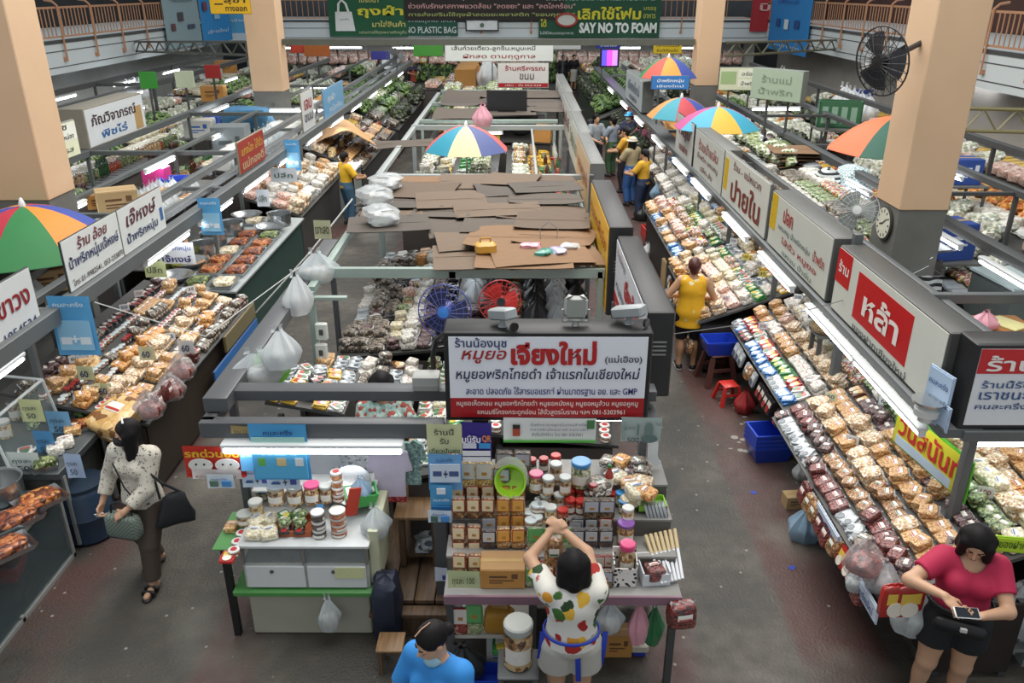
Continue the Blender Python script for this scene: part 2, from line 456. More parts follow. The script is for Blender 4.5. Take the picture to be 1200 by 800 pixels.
# the big sign on the middle stall's front
W, Hh = 1.46, .70
SGN = sign('big black-framed white sign with blue and red Thai words over the middle stall', (.225, 5.2, 1.86), 0, W, Hh, .26, 'e4e6ee', '141416', border=.035,
     rects=[('a3161c', -W / 2 + .035, W / 2 - .035, .035, .19)],
     texts=[('ร้านน้องนุช', '2b3468', -.47, .615, .36, .095, .016), ('หมูยอ', 'a31d20', -.45, .515, .32, .10, .014, .25), ('เจียงใหม่', 'b01317', .04, .545, .60, .185, .045),
            ('(แม่เฮือง)', '23233a', .53, .495, .26, .07, .012), ('หมูยอพริกไทยดำ เจ้าแรกในเชียงใหม่', '27304e', 0, .375, 1.30, .115, .012, .12),
            ('สะอาด ปลอดภัย ไร้สารบอแรกซ์ ผ่านมาตรฐาน อย. และ GMP', '2c2f72', .03, .245, 1.22, .075, .012),
            ('หมูยอเห็ดหอม หมูยอพริกไทยดำ หมูยอหนังหมู หมูยอหมูล้วน หมูยอหูหมู', 'f0dfd6', 0, .148, 1.30, .058, .008), ('แหนมซี่โครงกระดูกอ่อน ไส้อั่วสูตรโบราณ ฯลฯ 081-5303961', 'f0dfd6', .03, .078, 1.06, .058, .008)])
# sign boxes along the middle ridge, their faces turned to the covered stalls
XC = 1.0
t = sign('black sign box with red-lettered white face at the near end of the middle ridge', (XC, 6.77, 1.78), -H90, 2.06, .72, .21, 'dfe2e8', '29292a', vents=True, border=.03,
     rects=[('a3161c', -1.0, 1.0, .03, .17)],
     texts=[('ร้านน้องนุช', '2b3468', -.55, .60, .6, .1), ('เจียงใหม่', 'b01317', .2, .47, .9, .22, .04), ('หมูยอพริกไทยดำ', '27304e', 0, .29, 1.7, .11), ('หมูยอเห็ดหอม หมูยอหนังหมู', 'f0dfd6', 0, .1, 1.6, .07)])
sign('black sign box with yellow face and red writing behind the first ridge sign', (.93, 8.95, 1.62), -H90, 2.15, .95, .24, 'e8b21a', '29292a', vents=True, border=.03,
     texts=[('ร้านอาหารพื้นเมือง', '8e1b12', 0, .7, 1.8, .16), ('ไส้อั่ว แคบหมู น้ำพริก', '8e1b12', 0, .42, 1.8, .14), ('ของฝากเชียงใหม่', '3c2412', 0, .18, 1.5, .1)])
Y0 = 11.25
for k, (ln, fc, tx, tc, lb) in enumerate([(2.6, 'd9b893', 'แคบหมูแม่', 'a0442a', 'grey sign box with tan face, first of the grey ridge boxes'), (2.6, 'cfd3cc', 'น้ำพริกตาแดง', '486a4a', 'grey sign box with greenish writing, second of the grey ridge boxes'),
                                          (3.2, 'd8dad6', 'ร้านป้าศรี', '7a2020', 'grey sign box with dark red writing, third of the grey ridge boxes'), (4.2, 'd2d6d8', 'ผักสด', '2f4a6a', 'grey sign box with blue writing at the far end of the ridge')]):
    sign(lb, (1.02 + .03 * k, Y0 + ln / 2, 1.75), -H90, ln - .03, .78, .2, fc, '6a6c6a', border=.03, texts=[(tx, tc, 0, .42, ln * .7, .3)])
    Y0 += ln
# signs of the right-hand row, turned to the aisle
XR1 = 3.08
sign('grey sign box with red panel reading a white Thai word, nearest along the snack row', (XR1, 6.4, 1.87), -H90, 2.15, .64, .24, 'd6d8ce', '4a4a48', border=.02,
     rects=[('c41e22', -.55, .55, .12, .55), ('c41e22', -1.06, -.72, .30, .62)],
     texts=[('หล้า', 'efe6df', 0, .34, .72, .26, .03), ('ร้าน', 'efe6df', -.88, .47, .24, .12, .02), ('ของฝากเชียงใหม่', '5a5a5a', .05, .06, 1.1, .07)])
sign('metal sign box with faded red and green handwriting and a yellow tab, snack row', (XR1, 8.65, 1.87), -H90, 2.05, .66, .24, 'd3d5cb', '5b5c5a', border=.02, vents=True,
     rects=[('d8b321', -1.0, -.78, .22, .64)],
     texts=[('ปอก', 'b03a33', -.35, .49, .34, .18, .02), ('แคบหมู น้ำพริกหนุ่ม', '6d7f78', -.1, .32, 1.1, .09), ('ไส้อั่ว หมูยอ', 'a9433c', .1, .19, 1.2, .1), ('น้ำพริก', 'a9433c', .72, .34, .34, .12), ('แหนม ป้าย่น', '7b8a86', .1, .08, 1.0, .07)])
sign('white board with tall dark red Thai letters and yellow tab, snack row', (XR1, 10.95, 1.87), -H90, 2.3, .70, .04, 'd9d9cf', '6a6c6a',
     rects=[('d8b321', -1.1, -.88, .15, .6)], texts=[('ปายใน', '7a3326', .12, .27, 1.5, .36, .025), ('ร้าน - แม่หมวก', '7a4a4a', .1, .58, 1.4, .12)])
sign('grey vented sign box with pale face and faint red writing beside the umbrellas', (XR1, 13.2, 1.85), -H90, 2.1, .70, .26, 'd0d2ca', '5f615e', vents=True, border=.02,
     texts=[('ร้านป้าแจ่ม', 'a0524a', 0, .5, 1.4, .18), ('น้ำพริก แคบหมู', '86605a', 0, .3, 1.5, .12), ('ปลีก-ส่ง', '86605a', 0, .14, .9, .1)])
sign('thin white board with red marks just beyond the grey vented sign box', (XR1, 15.2, 1.85), -H90, 1.6, .72, .03, 'd2d2cc', '3a3030', texts=[('เจ๊ตุ้ม', '8a3a3a', 0, .45, 1.0, .25), ('ของฝาก', '8a3a3a', 0, .18, .8, .14)])
sign('far grey sign box with blue-grey lettering before the green umbrella', (XR1, 22.3, 1.9), -H90, 3.2, .74, .28, 'c4ccd0', '6c706e', vents=True, texts=[('เชียงใหม่', '5b6a7a', 0, .45, 2.2, .28), ('ของฝาก', '5b6a7a', 0, .17, 1.4, .14)])
# the front end of the right-hand block
sign('black-framed white shop sign with red corner, facing the passage behind the pink-shirted woman', (PY(1122, 500, 5.1).x + .62, 5.1, 1.86), 0, 1.24, .66, .24, 'dde0e4', '232325', border=.035,
     rects=[('c22026', -.585, .585, .44, .625), ('c22026', -.05, .585, .15, .36)],
     texts=[('ร้าน', 'f0e7e2', -.36, .52, .34, .12, .02), ('ร้านนี้รับ', '34568a', -.36, .36, .34, .06), ('เราชนะ', '34568a', -.36, .27, .34, .06), ('คนละครึ่ง', '34568a', -.36, .19, .36, .05), ('รถเข็น', '3a3a3a', .0, .09, .24, .06)])
# signs of the left-hand row
XL1 = -4.2
sign('white board with Thai words and phone number, nearer half of the double sign', (XL1, 7.78, 2.1), H90, 1.14, .50, .02, 'dcdfdd', '33322f', border=.008,
     texts=[('ร้าน อ้อย', '6d2b33', 0, .41, .62, .12, .015, .2), ('น้ำพริกหนุ่มเจ๊หงษ์', '27305f', 0, .25, 1.02, .15, .014), ('โทร 01-9982541, 053-233870', '3f2f2f', .02, .07, 1.05, .075, .01)])
sign('white board with Thai words and small crest, farther half of the double sign', (XL1, 8.93, 2.1), H90, 1.14, .50, .02, 'dcdfdd', '33322f', border=.008,
     rects=[('3f6aa0', .44, .52, .12, .27)], texts=[('เจ๊หงษ์', '5d2634', -.02, .36, .8, .17, .016, .2), ('น้ำพริกหนุ่ม', '27305f', -.06, .14, .8, .14, .014)])
sign('white board with big red letters cut by the picture edge above the glass showcases', (XL1, 6.02, 2.0), H90, 1.3, .55, .02, 'd9dcdc', '3a3a3a',
     texts=[('น้ำพริกขาวง', '8e1f22', -.02, .36, 1.15, .2, .02), ('โทร 053-5-1954534', '2c3466', 0, .10, 1.15, .1, .012)])
sign('small red sign with gold lettering on the rail before the grey cabinet', (XL1 + .02, 13.0, 2.12), H90, 1.35, .5, .03, 'a63a2e', '8c8472', border=.02, texts=[('แกงโฮะ ไส้อั่ว', 'd8a84a', 0, .34, 1.1, .15, .015), ('แม่ทองดี', 'c9b08a', 0, .14, 1.1, .15, .02)])
sign('small white sign with red and grey writing on the rail past the red one', (XL1, 16.9, 2.1), H90, 1.0, .75, .03, 'd6d8d8', '8c8472', texts=[('เจน', 'a03030', 0, .5, .6, .2, .02), ('ขนม', '4a4a50', 0, .25, .7, .15)])
sign('pale blue banner sign on the rail before the lit stalls', (XL1, 19.4, 2.05), H90, 2.2, .65, .03, '6fa6cf', '6d8ba0', texts=[('ถุงผ้า', 'dfe8ee', -.3, .4, .8, .2), ('ลดโลกร้อน', 'dfe8ee', .1, .18, 1.4, .14)])
XB = -7.8
sign('deep white sign box with black and blue brush writing on the second rail', (XB, 16.3, 2.02), H90, 2.5, .72, .5, 'cdd2d4', '8b8578', border=.03, rects=[('b09060', .75, 1.1, .05, .5)], texts=[('ภัณวิจาภรณ์', '3a2426', -.1, .48, 1.9, .2, .02), ('พืชไร่', '2f5f96', -.2, .2, 1.1, .16, .02)])
sign('pale green-yellow sign board with green bowl print beside the peach column', (XB, 13.95, 2.0), H90, 1.5, .62, .05, 'dfe2c2', '8b8f86', border=.02, rects=[('a9c08e', -.65, -.3, .25, .5), ('eceee2', -.2, .72, .3, .58)],
     texts=[('นุช', '3a3a2c', .25, .51, .35, .12, .02), ('หมอยหน่อง', '3a3a2c', .26, .37, .7, .1, .015), ('อร่อย', 'b04038', -.48, .15, .35, .1), ('มีรส', '66684f', .3, .15, .45, .1)])
# far signs over the middle rows
p = PY(613, 103, 23.6)
sign('white lightbox with red lettering and red foot band standing on the grey cardboard roof', (p.x, 23.6, p.z), 0, 1.42, .66, .12, 'd6d4d0', '77756f', rects=[('a6242a', -.69, .69, .02, .13)],
     texts=[('ร้านศรีพรรณ', '9c3030', .05, .53, 1.1, .14, .015), ('ขนม', '5a5048', .1, .3, .4, .16), ('ปลีก - ส่ง 053-234', 'e5d6ce', 0, .075, 1.0, .05)])
p = PY(585, 72, 31)
sign('wide white sign with black and red noodle and vegetable wording at the far end', (p.x, 31, p.z), 0, 3.9, .62, .1, 'dfe3df', '9aa09f', texts=[('เส้นก๋วยเตี๋ยว-ลูกชิ้น:หมูบะหมี่', '3a3c3a', -.2, .44, 3.0, .2, .012), ('ผักสด ตามฤดูกาล', '9a4040', 0, .16, 2.6, .2, .014)])
p = PY(785, 105, 19.2)
sign('bright blue and white shop sign under the green umbrella', (p.x, 19.2, p.z), 0, .86, .3, .06, '3b7fc4', '3d5f7d', texts=[('น้ำพริกหนุ่ม', 'e8eef4', 0, .19, .6, .1, .02), ('เชียงใหม่', 'e8eef4', 0, .08, .6, .06)])
p = PY(731, 63, 36)
sign('yellow sign with dark writing at the far end above the aisle goods', (PY(782, 63, 36).x, 36, p.z), 0, 1.2, .55, .05, 'e6c62c', '9c8420', texts=[('ตลาดวโรรส', '5a4a20', 0, .36, 1.0, .16), ('ยินดีต้อนรับ', '5a4a20', 0, .14, .9, .12)])
sign('small dark blue sign with white writing at the far end of the aisle', (PY(713, 56, 37).x, 37, PY(713, 57, 37).z), 0, 1.05, .3, .05, '2a3a9a', '22307a', texts=[('ร้านทอง', 'dfe3ee', 0, .15, .7, .13)])
p = PY(697, 82, 30)
sign('glowing magenta and blue screen sign above the far goods', (PY(714, 78, 30).x, 30, PY(714, 79, 30).z), 0, .62, .6, .08, '5a3ad0', '222230', name='lit_screen_sign', rects=[('d23ad0', -.2, .05, .1, .35), ('c890f0', .02, .22, .3, .5)], texts=[('OPEN', 'e8d8f8', 0, .3, .4, .12)]) if False else None
scr = thing('lit_screen', 'small screen glowing magenta and blue above the far goods', 'screen', (PY(714, 78, 30).x, 30, PY(714, 79, 30).z))
MB().box(-.34, .34, 0, .1, 0, .62, bev=.01).obj('case', BLACK, scr)
mb = MB(); rn = random.Random(4)
for k in range(9):
    x, z = -.27 + .18 * (k % 3), .06 + .17 * (k // 3); mb.mat(k % 3).box(x, x + .18, -.012, .0, z, z + .17)
mb.obj('display', [glow('4a3cf0', 2.0), glow('d83ad8', 2.2), glow('9a6cf4', 2.0)], scr)
# green light boxes of the right-hand hall side
p = PY(866, 106, 21)
sign('pale lit menu sign with green bowl behind the far column', (PY(866, 106, 21).x, 21, p.z), 0, 1.05, .55, .06, 'dfe3c4', '5d625a', rects=[('a7bf8a', -.48, -.1, .15, .45), ('eef0dc', -.05, .48, .3, .5), ('eef0dc', -.05, .48, .08, .26)], texts=[('อร่อย', '50543c', .2, .4, .35, .1), ('น้ำพริก', '50543c', .2, .17, .35, .1)])
p = PY(912, 122, 17.5)
sign('pale green lettered sign box on the rail before the green crates', (PY(907, 120, 17.5).x, 17.5, PY(907, 118, 17.5).z), -H90 * .55, 1.2, .62, .2, 'a3b39e', '777c76', texts=[('ร้านแม่', '7d8d7a', 0, .42, .7, .15), ('น้ำพริก', '7d8d7a', 0, .18, .8, .13)])

# green cloth banners on the far balcony
YB = YF - .25
def banner(label, u0, u1, v0, v1, col, texts, y=YB, rects=(), name='banner'):
    a, b = PY(u0, v1, y), PY(u1, v0, y)
    w, h = b.x - a.x, b.z - a.z
    t = thing(name, label, 'banner', ((a.x + b.x) / 2, y, a.z))
    MB().sheet(lambda i, j: (-w / 2 + w * i, .02 * math.sin(i * 14) * j, h * j), 24, 4).obj('cloth', mat(col, .7, var=.06), t)
    for (c, x0, x1, z0, z1) in rects: MB().box(w * (x0 - .5), w * (x1 - .5), -.05, -.04, h * z0, h * z1).obj('printed_band', mat(c, .6, var=.04), t)
    for (body, c, x, z, tw, th, bd) in texts: lettering(t, body, c, w * (x - .5), h * z, w * tw, h * th, y=-.055, bold=bd)
    return t, w, h
t, w, h = banner('dark green cloth banner with tote bag print and yellow Thai words', 387, 476, -14, 43, '1d5a3c', [('โปรดนำ', 'd8d27a', .52, .76, .25, .1, .012), ('ถุงผ้า', 'd8d23a', .66, .52, .58, .26, .03), ('มาใส่สินค้า', 'd8d27a', .76, .27, .42, .13, .014), ('แทนการใช้ถุงพลาสติกหูหิ้ว', 'b8c49a', .68, .09, .6, .09, .01)])
bag = MB().poly([(-w * .42, .12 * h), (-w * .17, .12 * h), (-w * .2, h * .52), (-w * .41, h * .52)], .01)
bag.tube([(-w * .37, 0, h * .5), (-w * .36, 0, h * .68), (-w * .32, 0, h * .76), (-w * .27, 0, h * .68), (-w * .24, 0, h * .5)], .06, 6)
o = bag.obj('printed_tote_bag', mat('e2e6e4', .6, var=.04), t); o.location = (0, -.06, 0)
lettering(t, 'ถุงผ้า', '7a8a84', -w * .30, h * .36, w * .12, h * .05, y=-.07)
banner('black cloth banner with white and pink lines between the two green ones', 474, 680, -14, 24, '2b2624', [('ร่วมกันงดใช้ถุงพลาสติก และโฟม ในตลาด', 'cfc9c2', .5, .72, .92, .2, .012), ('ช่วยกันรักษาสภาพแวดล้อม "ลดขยะ" และ "ลดโลกร้อน"', 'd9a8a4', .5, .46, .95, .17, .012), ('การส่งเสริมใช้ถุงผ้าลดขยะพลาสติก "ขอบคุณค่ะ"', 'a8b66a', .5, .18, .95, .17, .012)])
banner('dark green cloth banner reading no plastic bag, partly behind the black one', 474, 536, 10, 42, '1f5546', [('เลิกใช้ถุงพลาสติก', 'a8c8c0', .5, .56, .9, .22, .012), ('NO PLASTIC BAG', 'd3ddd8', .5, .22, .94, .24, .015)], y=YB + .1)
t, w, h = banner('dark green cloth banner with yellow Thai words and SAY NO TO FOAM', 631, 776, -14, 44, '1a5038', [('โครงการลดและเลิกใช้ภาชนะโฟม', '8fb0a4', .5, .80, .9, .1, .008), ('เลิกใช้โฟม', 'd6cf2e', .58, .50, .52, .26, .03), ('บรรจุ', 'b9bd52', .91, .58, .1, .09, .01), ('อาหาร', 'b9bd52', .91, .44, .1, .09, .01), ('SAY NO TO FOAM', 'e4ebe8', .655, .20, .64, .22, .05), ('ได้', 'd6cf2e', .04, .3, .05, .16, .02), ('ไม่ใช้โฟมบรรจุอาหาร', 'c8d6cf', .15, .09, .28, .08, .01)])
o = MB().lathe([(1.0, -.01), (1.0, .01)], 24).obj('printed_disc', mat('cfd4cc', .6), t); o.rotation_euler = (H90, 0, 0); o.location = (-w * .27, -.06, h * .36); o.scale = (h * .22, h * .13, 1)
o = MB().tube([(math.cos(a) * h * .22, 0, math.sin(a) * h * .13) for a in [k * math.pi / 12 for k in range(24)]], .06, 5, closed=True).obj('printed_ring', mat('a83a34', .6), t); o.location = (-w * .27, -.07, h * .36)
t, w, h = banner('white notice board with thin black frame and round emblem on the far balcony', 547, 583, 24, 35, 'e1e5e6', [], name='notice_board')
MB().box(-w / 2 - .06, w / 2 + .06, -.03, -.01, -.06, 0).box(-w / 2 - .06, w / 2 + .06, -.03, -.01, h, h + .06).box(-w / 2 - .06, -w / 2, -.03, -.01, 0, h).box(w / 2, w / 2 + .06, -.03, -.01, 0, h).obj('frame', BLACK, t)
o = MB().lathe([(.1, -.01), (.1, .01)], 16).obj('emblem', mat('58705a', .6), t); o.rotation_euler = (H90, 0, 0); o.location = (0, -.05, h * .5)
def side_banner(label, x, ya, yb, z0, z1, col, texts=(), rects=(), name='poster'):
    left = x < 0; w, h = yb - ya, z1 - z0
    t = thing(name, label, name, (x + (.14 if left else -.14), (ya + yb) / 2, z0), H90 if left else -H90)
    MB().sheet(lambda i, j: (-w / 2 + w * i, .02 * math.sin(i * 14) * j, h * j), 24, 4).obj('cloth', mat(col, .7, var=.06), t)
    for (c, x0, x1, q0, q1) in rects: MB().box(w * (x0 - .5), w * (x1 - .5), -.05, -.04, h * q0, h * q1).obj('printed_band', mat(c, .6, var=.04), t)
    for (body, c, x2, z, tw, th, bd) in texts: lettering(t, body, c, w * (x2 - .5), h * z, w * tw, h * th, y=-.055, bold=bd)
side_banner('grey-blue poster with photographs on the balcony end', XL, 33.6, 37.4, 2.5, 4.7, '8fa7ae', [('ยินดีต้อนรับ', '55636a', .5, .82, .6, .09, .01)], [('4a4650', .35, .5, .45, .6), ('6b3f46', .15, .25, .3, .42), ('3d4a66', .6, .8, .3, .38)])
side_banner('bright blue poster with emblem beside the grey-blue one', XL, 37.5, 41.4, 2.45, 4.9, '2f8fd2', [('ตลาด', 'd8e8f2', .5, .86, .5, .1, .02), ('เชียงใหม่', 'cfe2f0', .5, .2, .7, .07, .01)], [('9cc8e6', .42, .6, .4, .58), ('7a3f52', .1, .22, .55, .7)])
side_banner('bright blue standing poster with white bottle pictures', XR, 35.4, 41.0, 2.1, 4.8, '2583c8', [('หยุดเชื้อ', '2a5fae', .45, .86, .5, .07, .01), ('เพื่อชาติ', '2a5fae', .45, .77, .5, .06, .01), ('ใส่หน้ากาก', 'b9dcf0', .5, .1, .7, .05, .01)], [('d8e6ec', .42, .52, .35, .5), ('1d4a86', .2, .3, .38, .5), ('1d4a86', .66, .78, .38, .5)])
banner('paler blue poster tucked next to the peach column', 268, 298, 12, 50, '5aa9d6', [('หน้ากาก', 'e3eef4', .5, .7, .7, .1, .01)], y=YB, rects=[('d3e2ea', .05, .95, .05, .3)], name='poster')
banner('red cloth banner with white marks on the balcony beside the far column', 878, 914, -12, 37, 'a82a34', [('ปี', 'd8b8b4', .5, .6, .4, .2, .02)], y=YB)
p = PY(270, 10, 20.5)
sign('yellow hanging direction sign with black arrow near the peach column', (p.x, 20.5, p.z - .12), 0, .95, .42, .06, 'e3b21a', 'a8841c', texts=[('สุขา', '3a3320', .12, .27, .5, .12, .02), ('ทางออก', '3a3320', .14, .11, .5, .1, .02)], rects=[('2b2618', -.36, -.16, .2, .23)], name='direction_sign')

# ------------------------------------------------------------------ steel frames over the stalls
def frame(name, label, bars, m, posts=(), pm=None, cat='stall frame'):
    """bars: (x0,x1,y0,y1,z0,z1) boxes that belong to one welded stall frame; posts stand on the floor"""
    t = thing(name, label, cat, (0, 0, 0))
    for b in bars: MB().box(*b, bev=.006).obj('rail', m, t)
    for b in posts: MB().box(*b, bev=.004).obj('post', pm or m, t)
    return t
frame('stall_frame', 'grey steel frame of the middle stall that carries the big sign', [(-2.3, 1.06, 5.46, 5.6, 1.88, 1.97), (-2.3, -.52, 5.16, 5.26, 1.73, 1.86), (-2.3, -2.12, 5.3, 9.4, 1.87, 1.99), (-2.3, -2.2, 5.2, 5.5, 1.78, 1.86), (.98, 1.06, 5.2, 5.6, 1.72, 1.8)],
      mat('55575a', .45, var=.12, scale=3), [(-.63, -.53, 5.18, 5.26, 0, 1.75), (.96, 1.02, 5.5, 5.58, 0, 1.9), (-2.24, -2.18, 5.6, 5.66, 0, 1.9), (-2.24, -2.18, 9.3, 9.36, 0, 1.9), (.98, 1.04, 7.78, 7.84, 0, 1.8), (1.0, 1.06, 11.1, 11.16, 0, 2.4), (1.0, 1.06, 16.3, 16.36, 0, 1.8), (1.05, 1.11, 22.0, 22.06, 0, 1.8)])
frame('stall_frame', 'pale green-grey steel frame under the flattened cardboard roof', [(-2.08, .92, 8.0, 8.06, 1.98, 2.09), (-2.1, -2.02, 7.7, 12.2, 1.92, 2.0), (-.7, -.62, 8.0, 12.2, 1.98, 2.06), (.84, .9, 8.0, 12.2, 1.98, 2.06), (-2.08, .92, 12.1, 12.2, 1.98, 2.06), (-2.1, -1.7, 7.66, 7.72, 1.86, 1.9)], GREENGREY, [(-2.1, -2.03, 7.66, 7.73, 0, 1.95), (.85, .91, 8.0, 8.06, 0, 2.0), (-2.08, -2.02, 12.12, 12.18, 0, 2.0), (.85, .9, 12.12, 12.18, 0, 2.0)])
frame('stall_frame', 'grey steel frame over the open stall around the striped umbrella', [(-2.2, 1.0, 12.6, 12.7, 2.0, 2.08), (-2.2, 1.0, 17.4, 17.5, 2.0, 2.1), (-2.2, -2.1, 12.6, 23.4, 2.0, 2.08), (.3, .34, 12.6, 17.4, 2.0, 2.04)], LGREY, [(-2.2, -2.12, 12.6, 12.68, 0, 2), (-2.2, -2.12, 17.4, 17.48, 0, 2), (-2.2, -2.12, 23.3, 23.38, 0, 2), (.9, .96, 17.4, 17.46, 0, 2)])
frame('stall_frame', 'long grey steel frame carrying the double white sign and lamps of the chilli-paste row', [(-4.26, -4.12, 4.6, 34, 1.95, 2.1), (-4.62, -4.52, 4.6, 34, 1.98, 2.06), (-5.06, -4.96, 4.6, 34, 1.98, 2.08)] + [(-5.06, -4.2, y, y + .06, 1.96, 2.02) for y in (4.7, 7.0, 9.6, 12.0, 14.6, 17.5, 21, 25, 29, 33)],
      mat('646869', .45, var=.14, scale=3), [(-5.04, -4.98, y, y + .06, 0, 1.98) for y in (4.7, 9.6, 14.6, 21, 29)] + [(-4.62, -4.56, y, y + .06, 0, 1.98) for y in (7.0, 12.0, 17.5, 25, 33)])
frame('stall_frame', 'grey steel frame of the second row behind the chilli-paste stalls', [(XB - .14, XB, 9, 36, 1.9, 2.02), (-6.3, -6.22, 9, 36, 1.95, 2.02), (XB, -5.1, 10.6, 10.68, 1.92, 1.98), (XB, -5.1, 15.0, 15.1, 1.92, 2.0), (XB, -5.1, 20.0, 20.1, 1.92, 2.0), (XB, -5.1, 26.0, 26.1, 1.92, 2.0)], mat('565b5a', .45, var=.12, scale=3), [(XB - .1, XB - .04, y, y + .06, 0, 1.92) for y in (10.6, 15, 20, 26, 32)] + [(-6.29, -6.23, y, y + .06, 0, 1.95) for y in (10.6, 15, 20, 26, 32)])
frame('stall_frame', 'grey steel frame of the outermost row below the balcony, umbrella side', [(-11.2, -11.05, 14, 38, 1.95, 2.1), (-13.0, -12.9, 14, 38, 1.95, 2.1), (-13, -11.1, 20, 20.1, 1.95, 2.05), (-13, -11.1, 26, 26.1, 1.95, 2.05), (-13, -11.1, 32, 32.1, 1.95, 2.05)], DGREY, [(-11.2, -11.12, y, y + .08, 0, 2) for y in (14, 20, 26, 32)] + [(-13.0, -12.94, y, y + .08, 0, 2) for y in (14, 20, 26, 32)])
frame('stall_frame', 'grey steel frame carrying the sign boxes of the snack row', [(3.04, 3.34, 5.1, 34, 1.78, 1.86), (4.16, 4.24, 5.2, 34, 1.85, 1.95), (3.2, 4.9, 5.08, 5.2, 1.76, 1.85), (3.3, 5.6, 7.5, 7.58, 1.9, 2.0)] + [(3.3, 4.2, y, y + .06, 1.85, 1.92) for y in (9.8, 12.2, 14.4, 18, 22, 26, 30)],
      mat('5d6162', .45, var=.14, scale=3), [(3.22, 3.30, 7.5, 7.58, 0, 2.6), (3.28, 3.34, 5.12, 5.2, 0, 1.8)] + [(3.26, 3.32, y, y + .06, 0, 1.85) for y in (9.8, 12.2, 14.4, 18, 22, 26, 30)] + [(4.17, 4.23, y, y + .06, 0, 1.85) for y in (5.2, 7.2, 9.8, 12.2, 14.4, 18, 22, 26, 30)])
frame('stall_frame', 'grey steel frame of the row beyond the peach column with the wall fan', [(5.6, 5.75, 6, 34, 1.85, 1.97), (7.4, 7.5, 6, 34, 1.9, 2.0), (9.2, 9.35, 12, 34, 1.9, 2.02)] + [(5.7, 7.45, y, y + .06, 1.9, 1.96) for y in (8, 12, 16, 20, 26, 32)], DGREY, [(5.62, 5.7, y, y + .06, 0, 1.9) for y in (6.4, 12, 16, 20, 26, 32)] + [(9.22, 9.3, y, y + .06, 0, 1.9) for y in (12, 16, 20, 26, 32)] + [(7.42, 7.48, y, y + .06, 0, 1.9) for y in (8, 12, 20, 26, 32)])

for lb, key in (('wide white sign', 0), ('bright blue and white shop', 0), ('yellow sign with dark', 0), ('small dark blue sign', 0), ('pale lit menu', 0), ('pale green lettered', .1), ('small screen glowing', .05), ('yellow hanging', None)):
    for o in [q for q in COL.objects if str(q.get('label', '')).startswith(lb)]:
        if key is None: MB().tube([(0, .03, .4), (0, .03, 2.9)], .012, 6).obj('hanger_rod', DGREY, o)
        else:
            for sx in (-.25, .25): MB().box(sx - .02, sx + .02, .02 + key, .06 + key, -o.location.z, .02).obj('post', DGREY, o)
# fluorescent tubes
TUBE = glow('f4f8ff', TUBE_E, 'tube_light'); HOUSE = mat('dfe3e4', .4, var=.03)
def tube_light(label, c, L, rz=0.0, r=.022, shade=True):
    t = thing('fluorescent_tube', label, 'tube light', c, rz, None)
    if shade: MB().box(-L / 2 - .02, L / 2 + .02, -.045, .045, .025, .065, bev=.01).obj('housing', HOUSE, t)
    MB().lathe([(0, -L / 2), (r, -L / 2), (r, L / 2), (0, L / 2)], 10, M=Matrix.Rotation(H90, 4, 'Y')).obj('tube', TUBE, t)
    m = MB()
    for s in (-1, 1): m.box(s * L / 2 - .02, s * L / 2 + .02, -.025, .025, -.02, .03)
    m.obj('end_caps', HOUSE, t)
    return t
tube_light('bright tube lamp under the grey beam of the near small snack stall', (PY(366, 519, 5.12).x, 5.12, 1.665), 1.28, r=.034)
o = MB().box(-.66, .66, .05, .062, -.05, .09, bev=.004).obj('reflector', WHITE); o.parent = bpy.data.objects['fluorescent_tube']
tube_light('bright tube lamp end showing under the big middle sign', (.52, 5.5, 1.72), 1.0)
tube_light('tube lamp under the front end of the snack block beside the pink-shirted woman', (3.95, 5.2, 1.69), 1.2, r=.03)
yl = [5.4] + [9.35 + .0, 11.05, 12.9, 14.9, 17.0, 19.3, 21.8, 24.5, 27.5, 30.5]
for i, y in enumerate(yl):
    tube_light('tube lamp along the chilli-paste row rail, %s from the near end' % ORD[i + 1], (-4.16, y, 1.886), 1.25 if i else 1.6, H90, r=.028)
for i, y in enumerate([5.9, 7.2, 9.0, 10.9, 13.2, 15.0, 17.6, 20.5, 23.5, 27]):
    tube_light('tube lamp under the snack row signs, %s from the near end' % ORD[i + 1], (3.0, y, 1.72), 1.25, H90, r=.028)
for i, (x, y, z, L, rz) in enumerate([(-6.2, 10.9, 1.9, 1.2, H90), (-6.2, 14.2, 1.9, 1.2, H90), (-6.2, 17.5, 1.9, 1.2, H90), (-7.6, 21.5, 1.88, 1.2, H90), (-7.6, 25, 1.88, 1.2, H90), (-5.9, 21.0, 1.9, 1.3, 0), (-4.9, 21.1, 1.9, 1.3, 0), (-6.0, 26.2, 1.9, 1.3, 0), (-9.6, 21, 1.9, 1.2, H90), (-10.9, 24, 1.95, 1.2, H90), (-10.9, 19.5, 1.95, 1.2, H90), (-9.4, 28, 1.95, 1.2, H90)]):
    tube_light('tube lamp of the back rows on the umbrella side, %s counting outward' % ORD[i + 1], (x, y, z), L, rz, r=.028)
for i, (x, y, z, L, rz) in enumerate([(5.5, 8.6, 1.78, 1.3, H90), (5.5, 10.4, 1.78, 1.3, H90), (5.5, 13.2, 1.78, 1.3, H90), (5.2, 18.2, 1.8, 1.2, H90), (4.8, 19.9, 1.85, 1.2, H90), (7.3, 14.0, 1.85, 1.3, H90), (6.6, 21.4, 1.9, 1.2, 0), (7.3, 24, 1.9, 1.2, H90), (5.5, 25, 1.9, 1.2, H90)]):
    tube_light('tube lamp of the rows beyond the column with the wall fan, %s counting outward' % ORD[i + 1], (x, y, z), L, rz, r=.028)
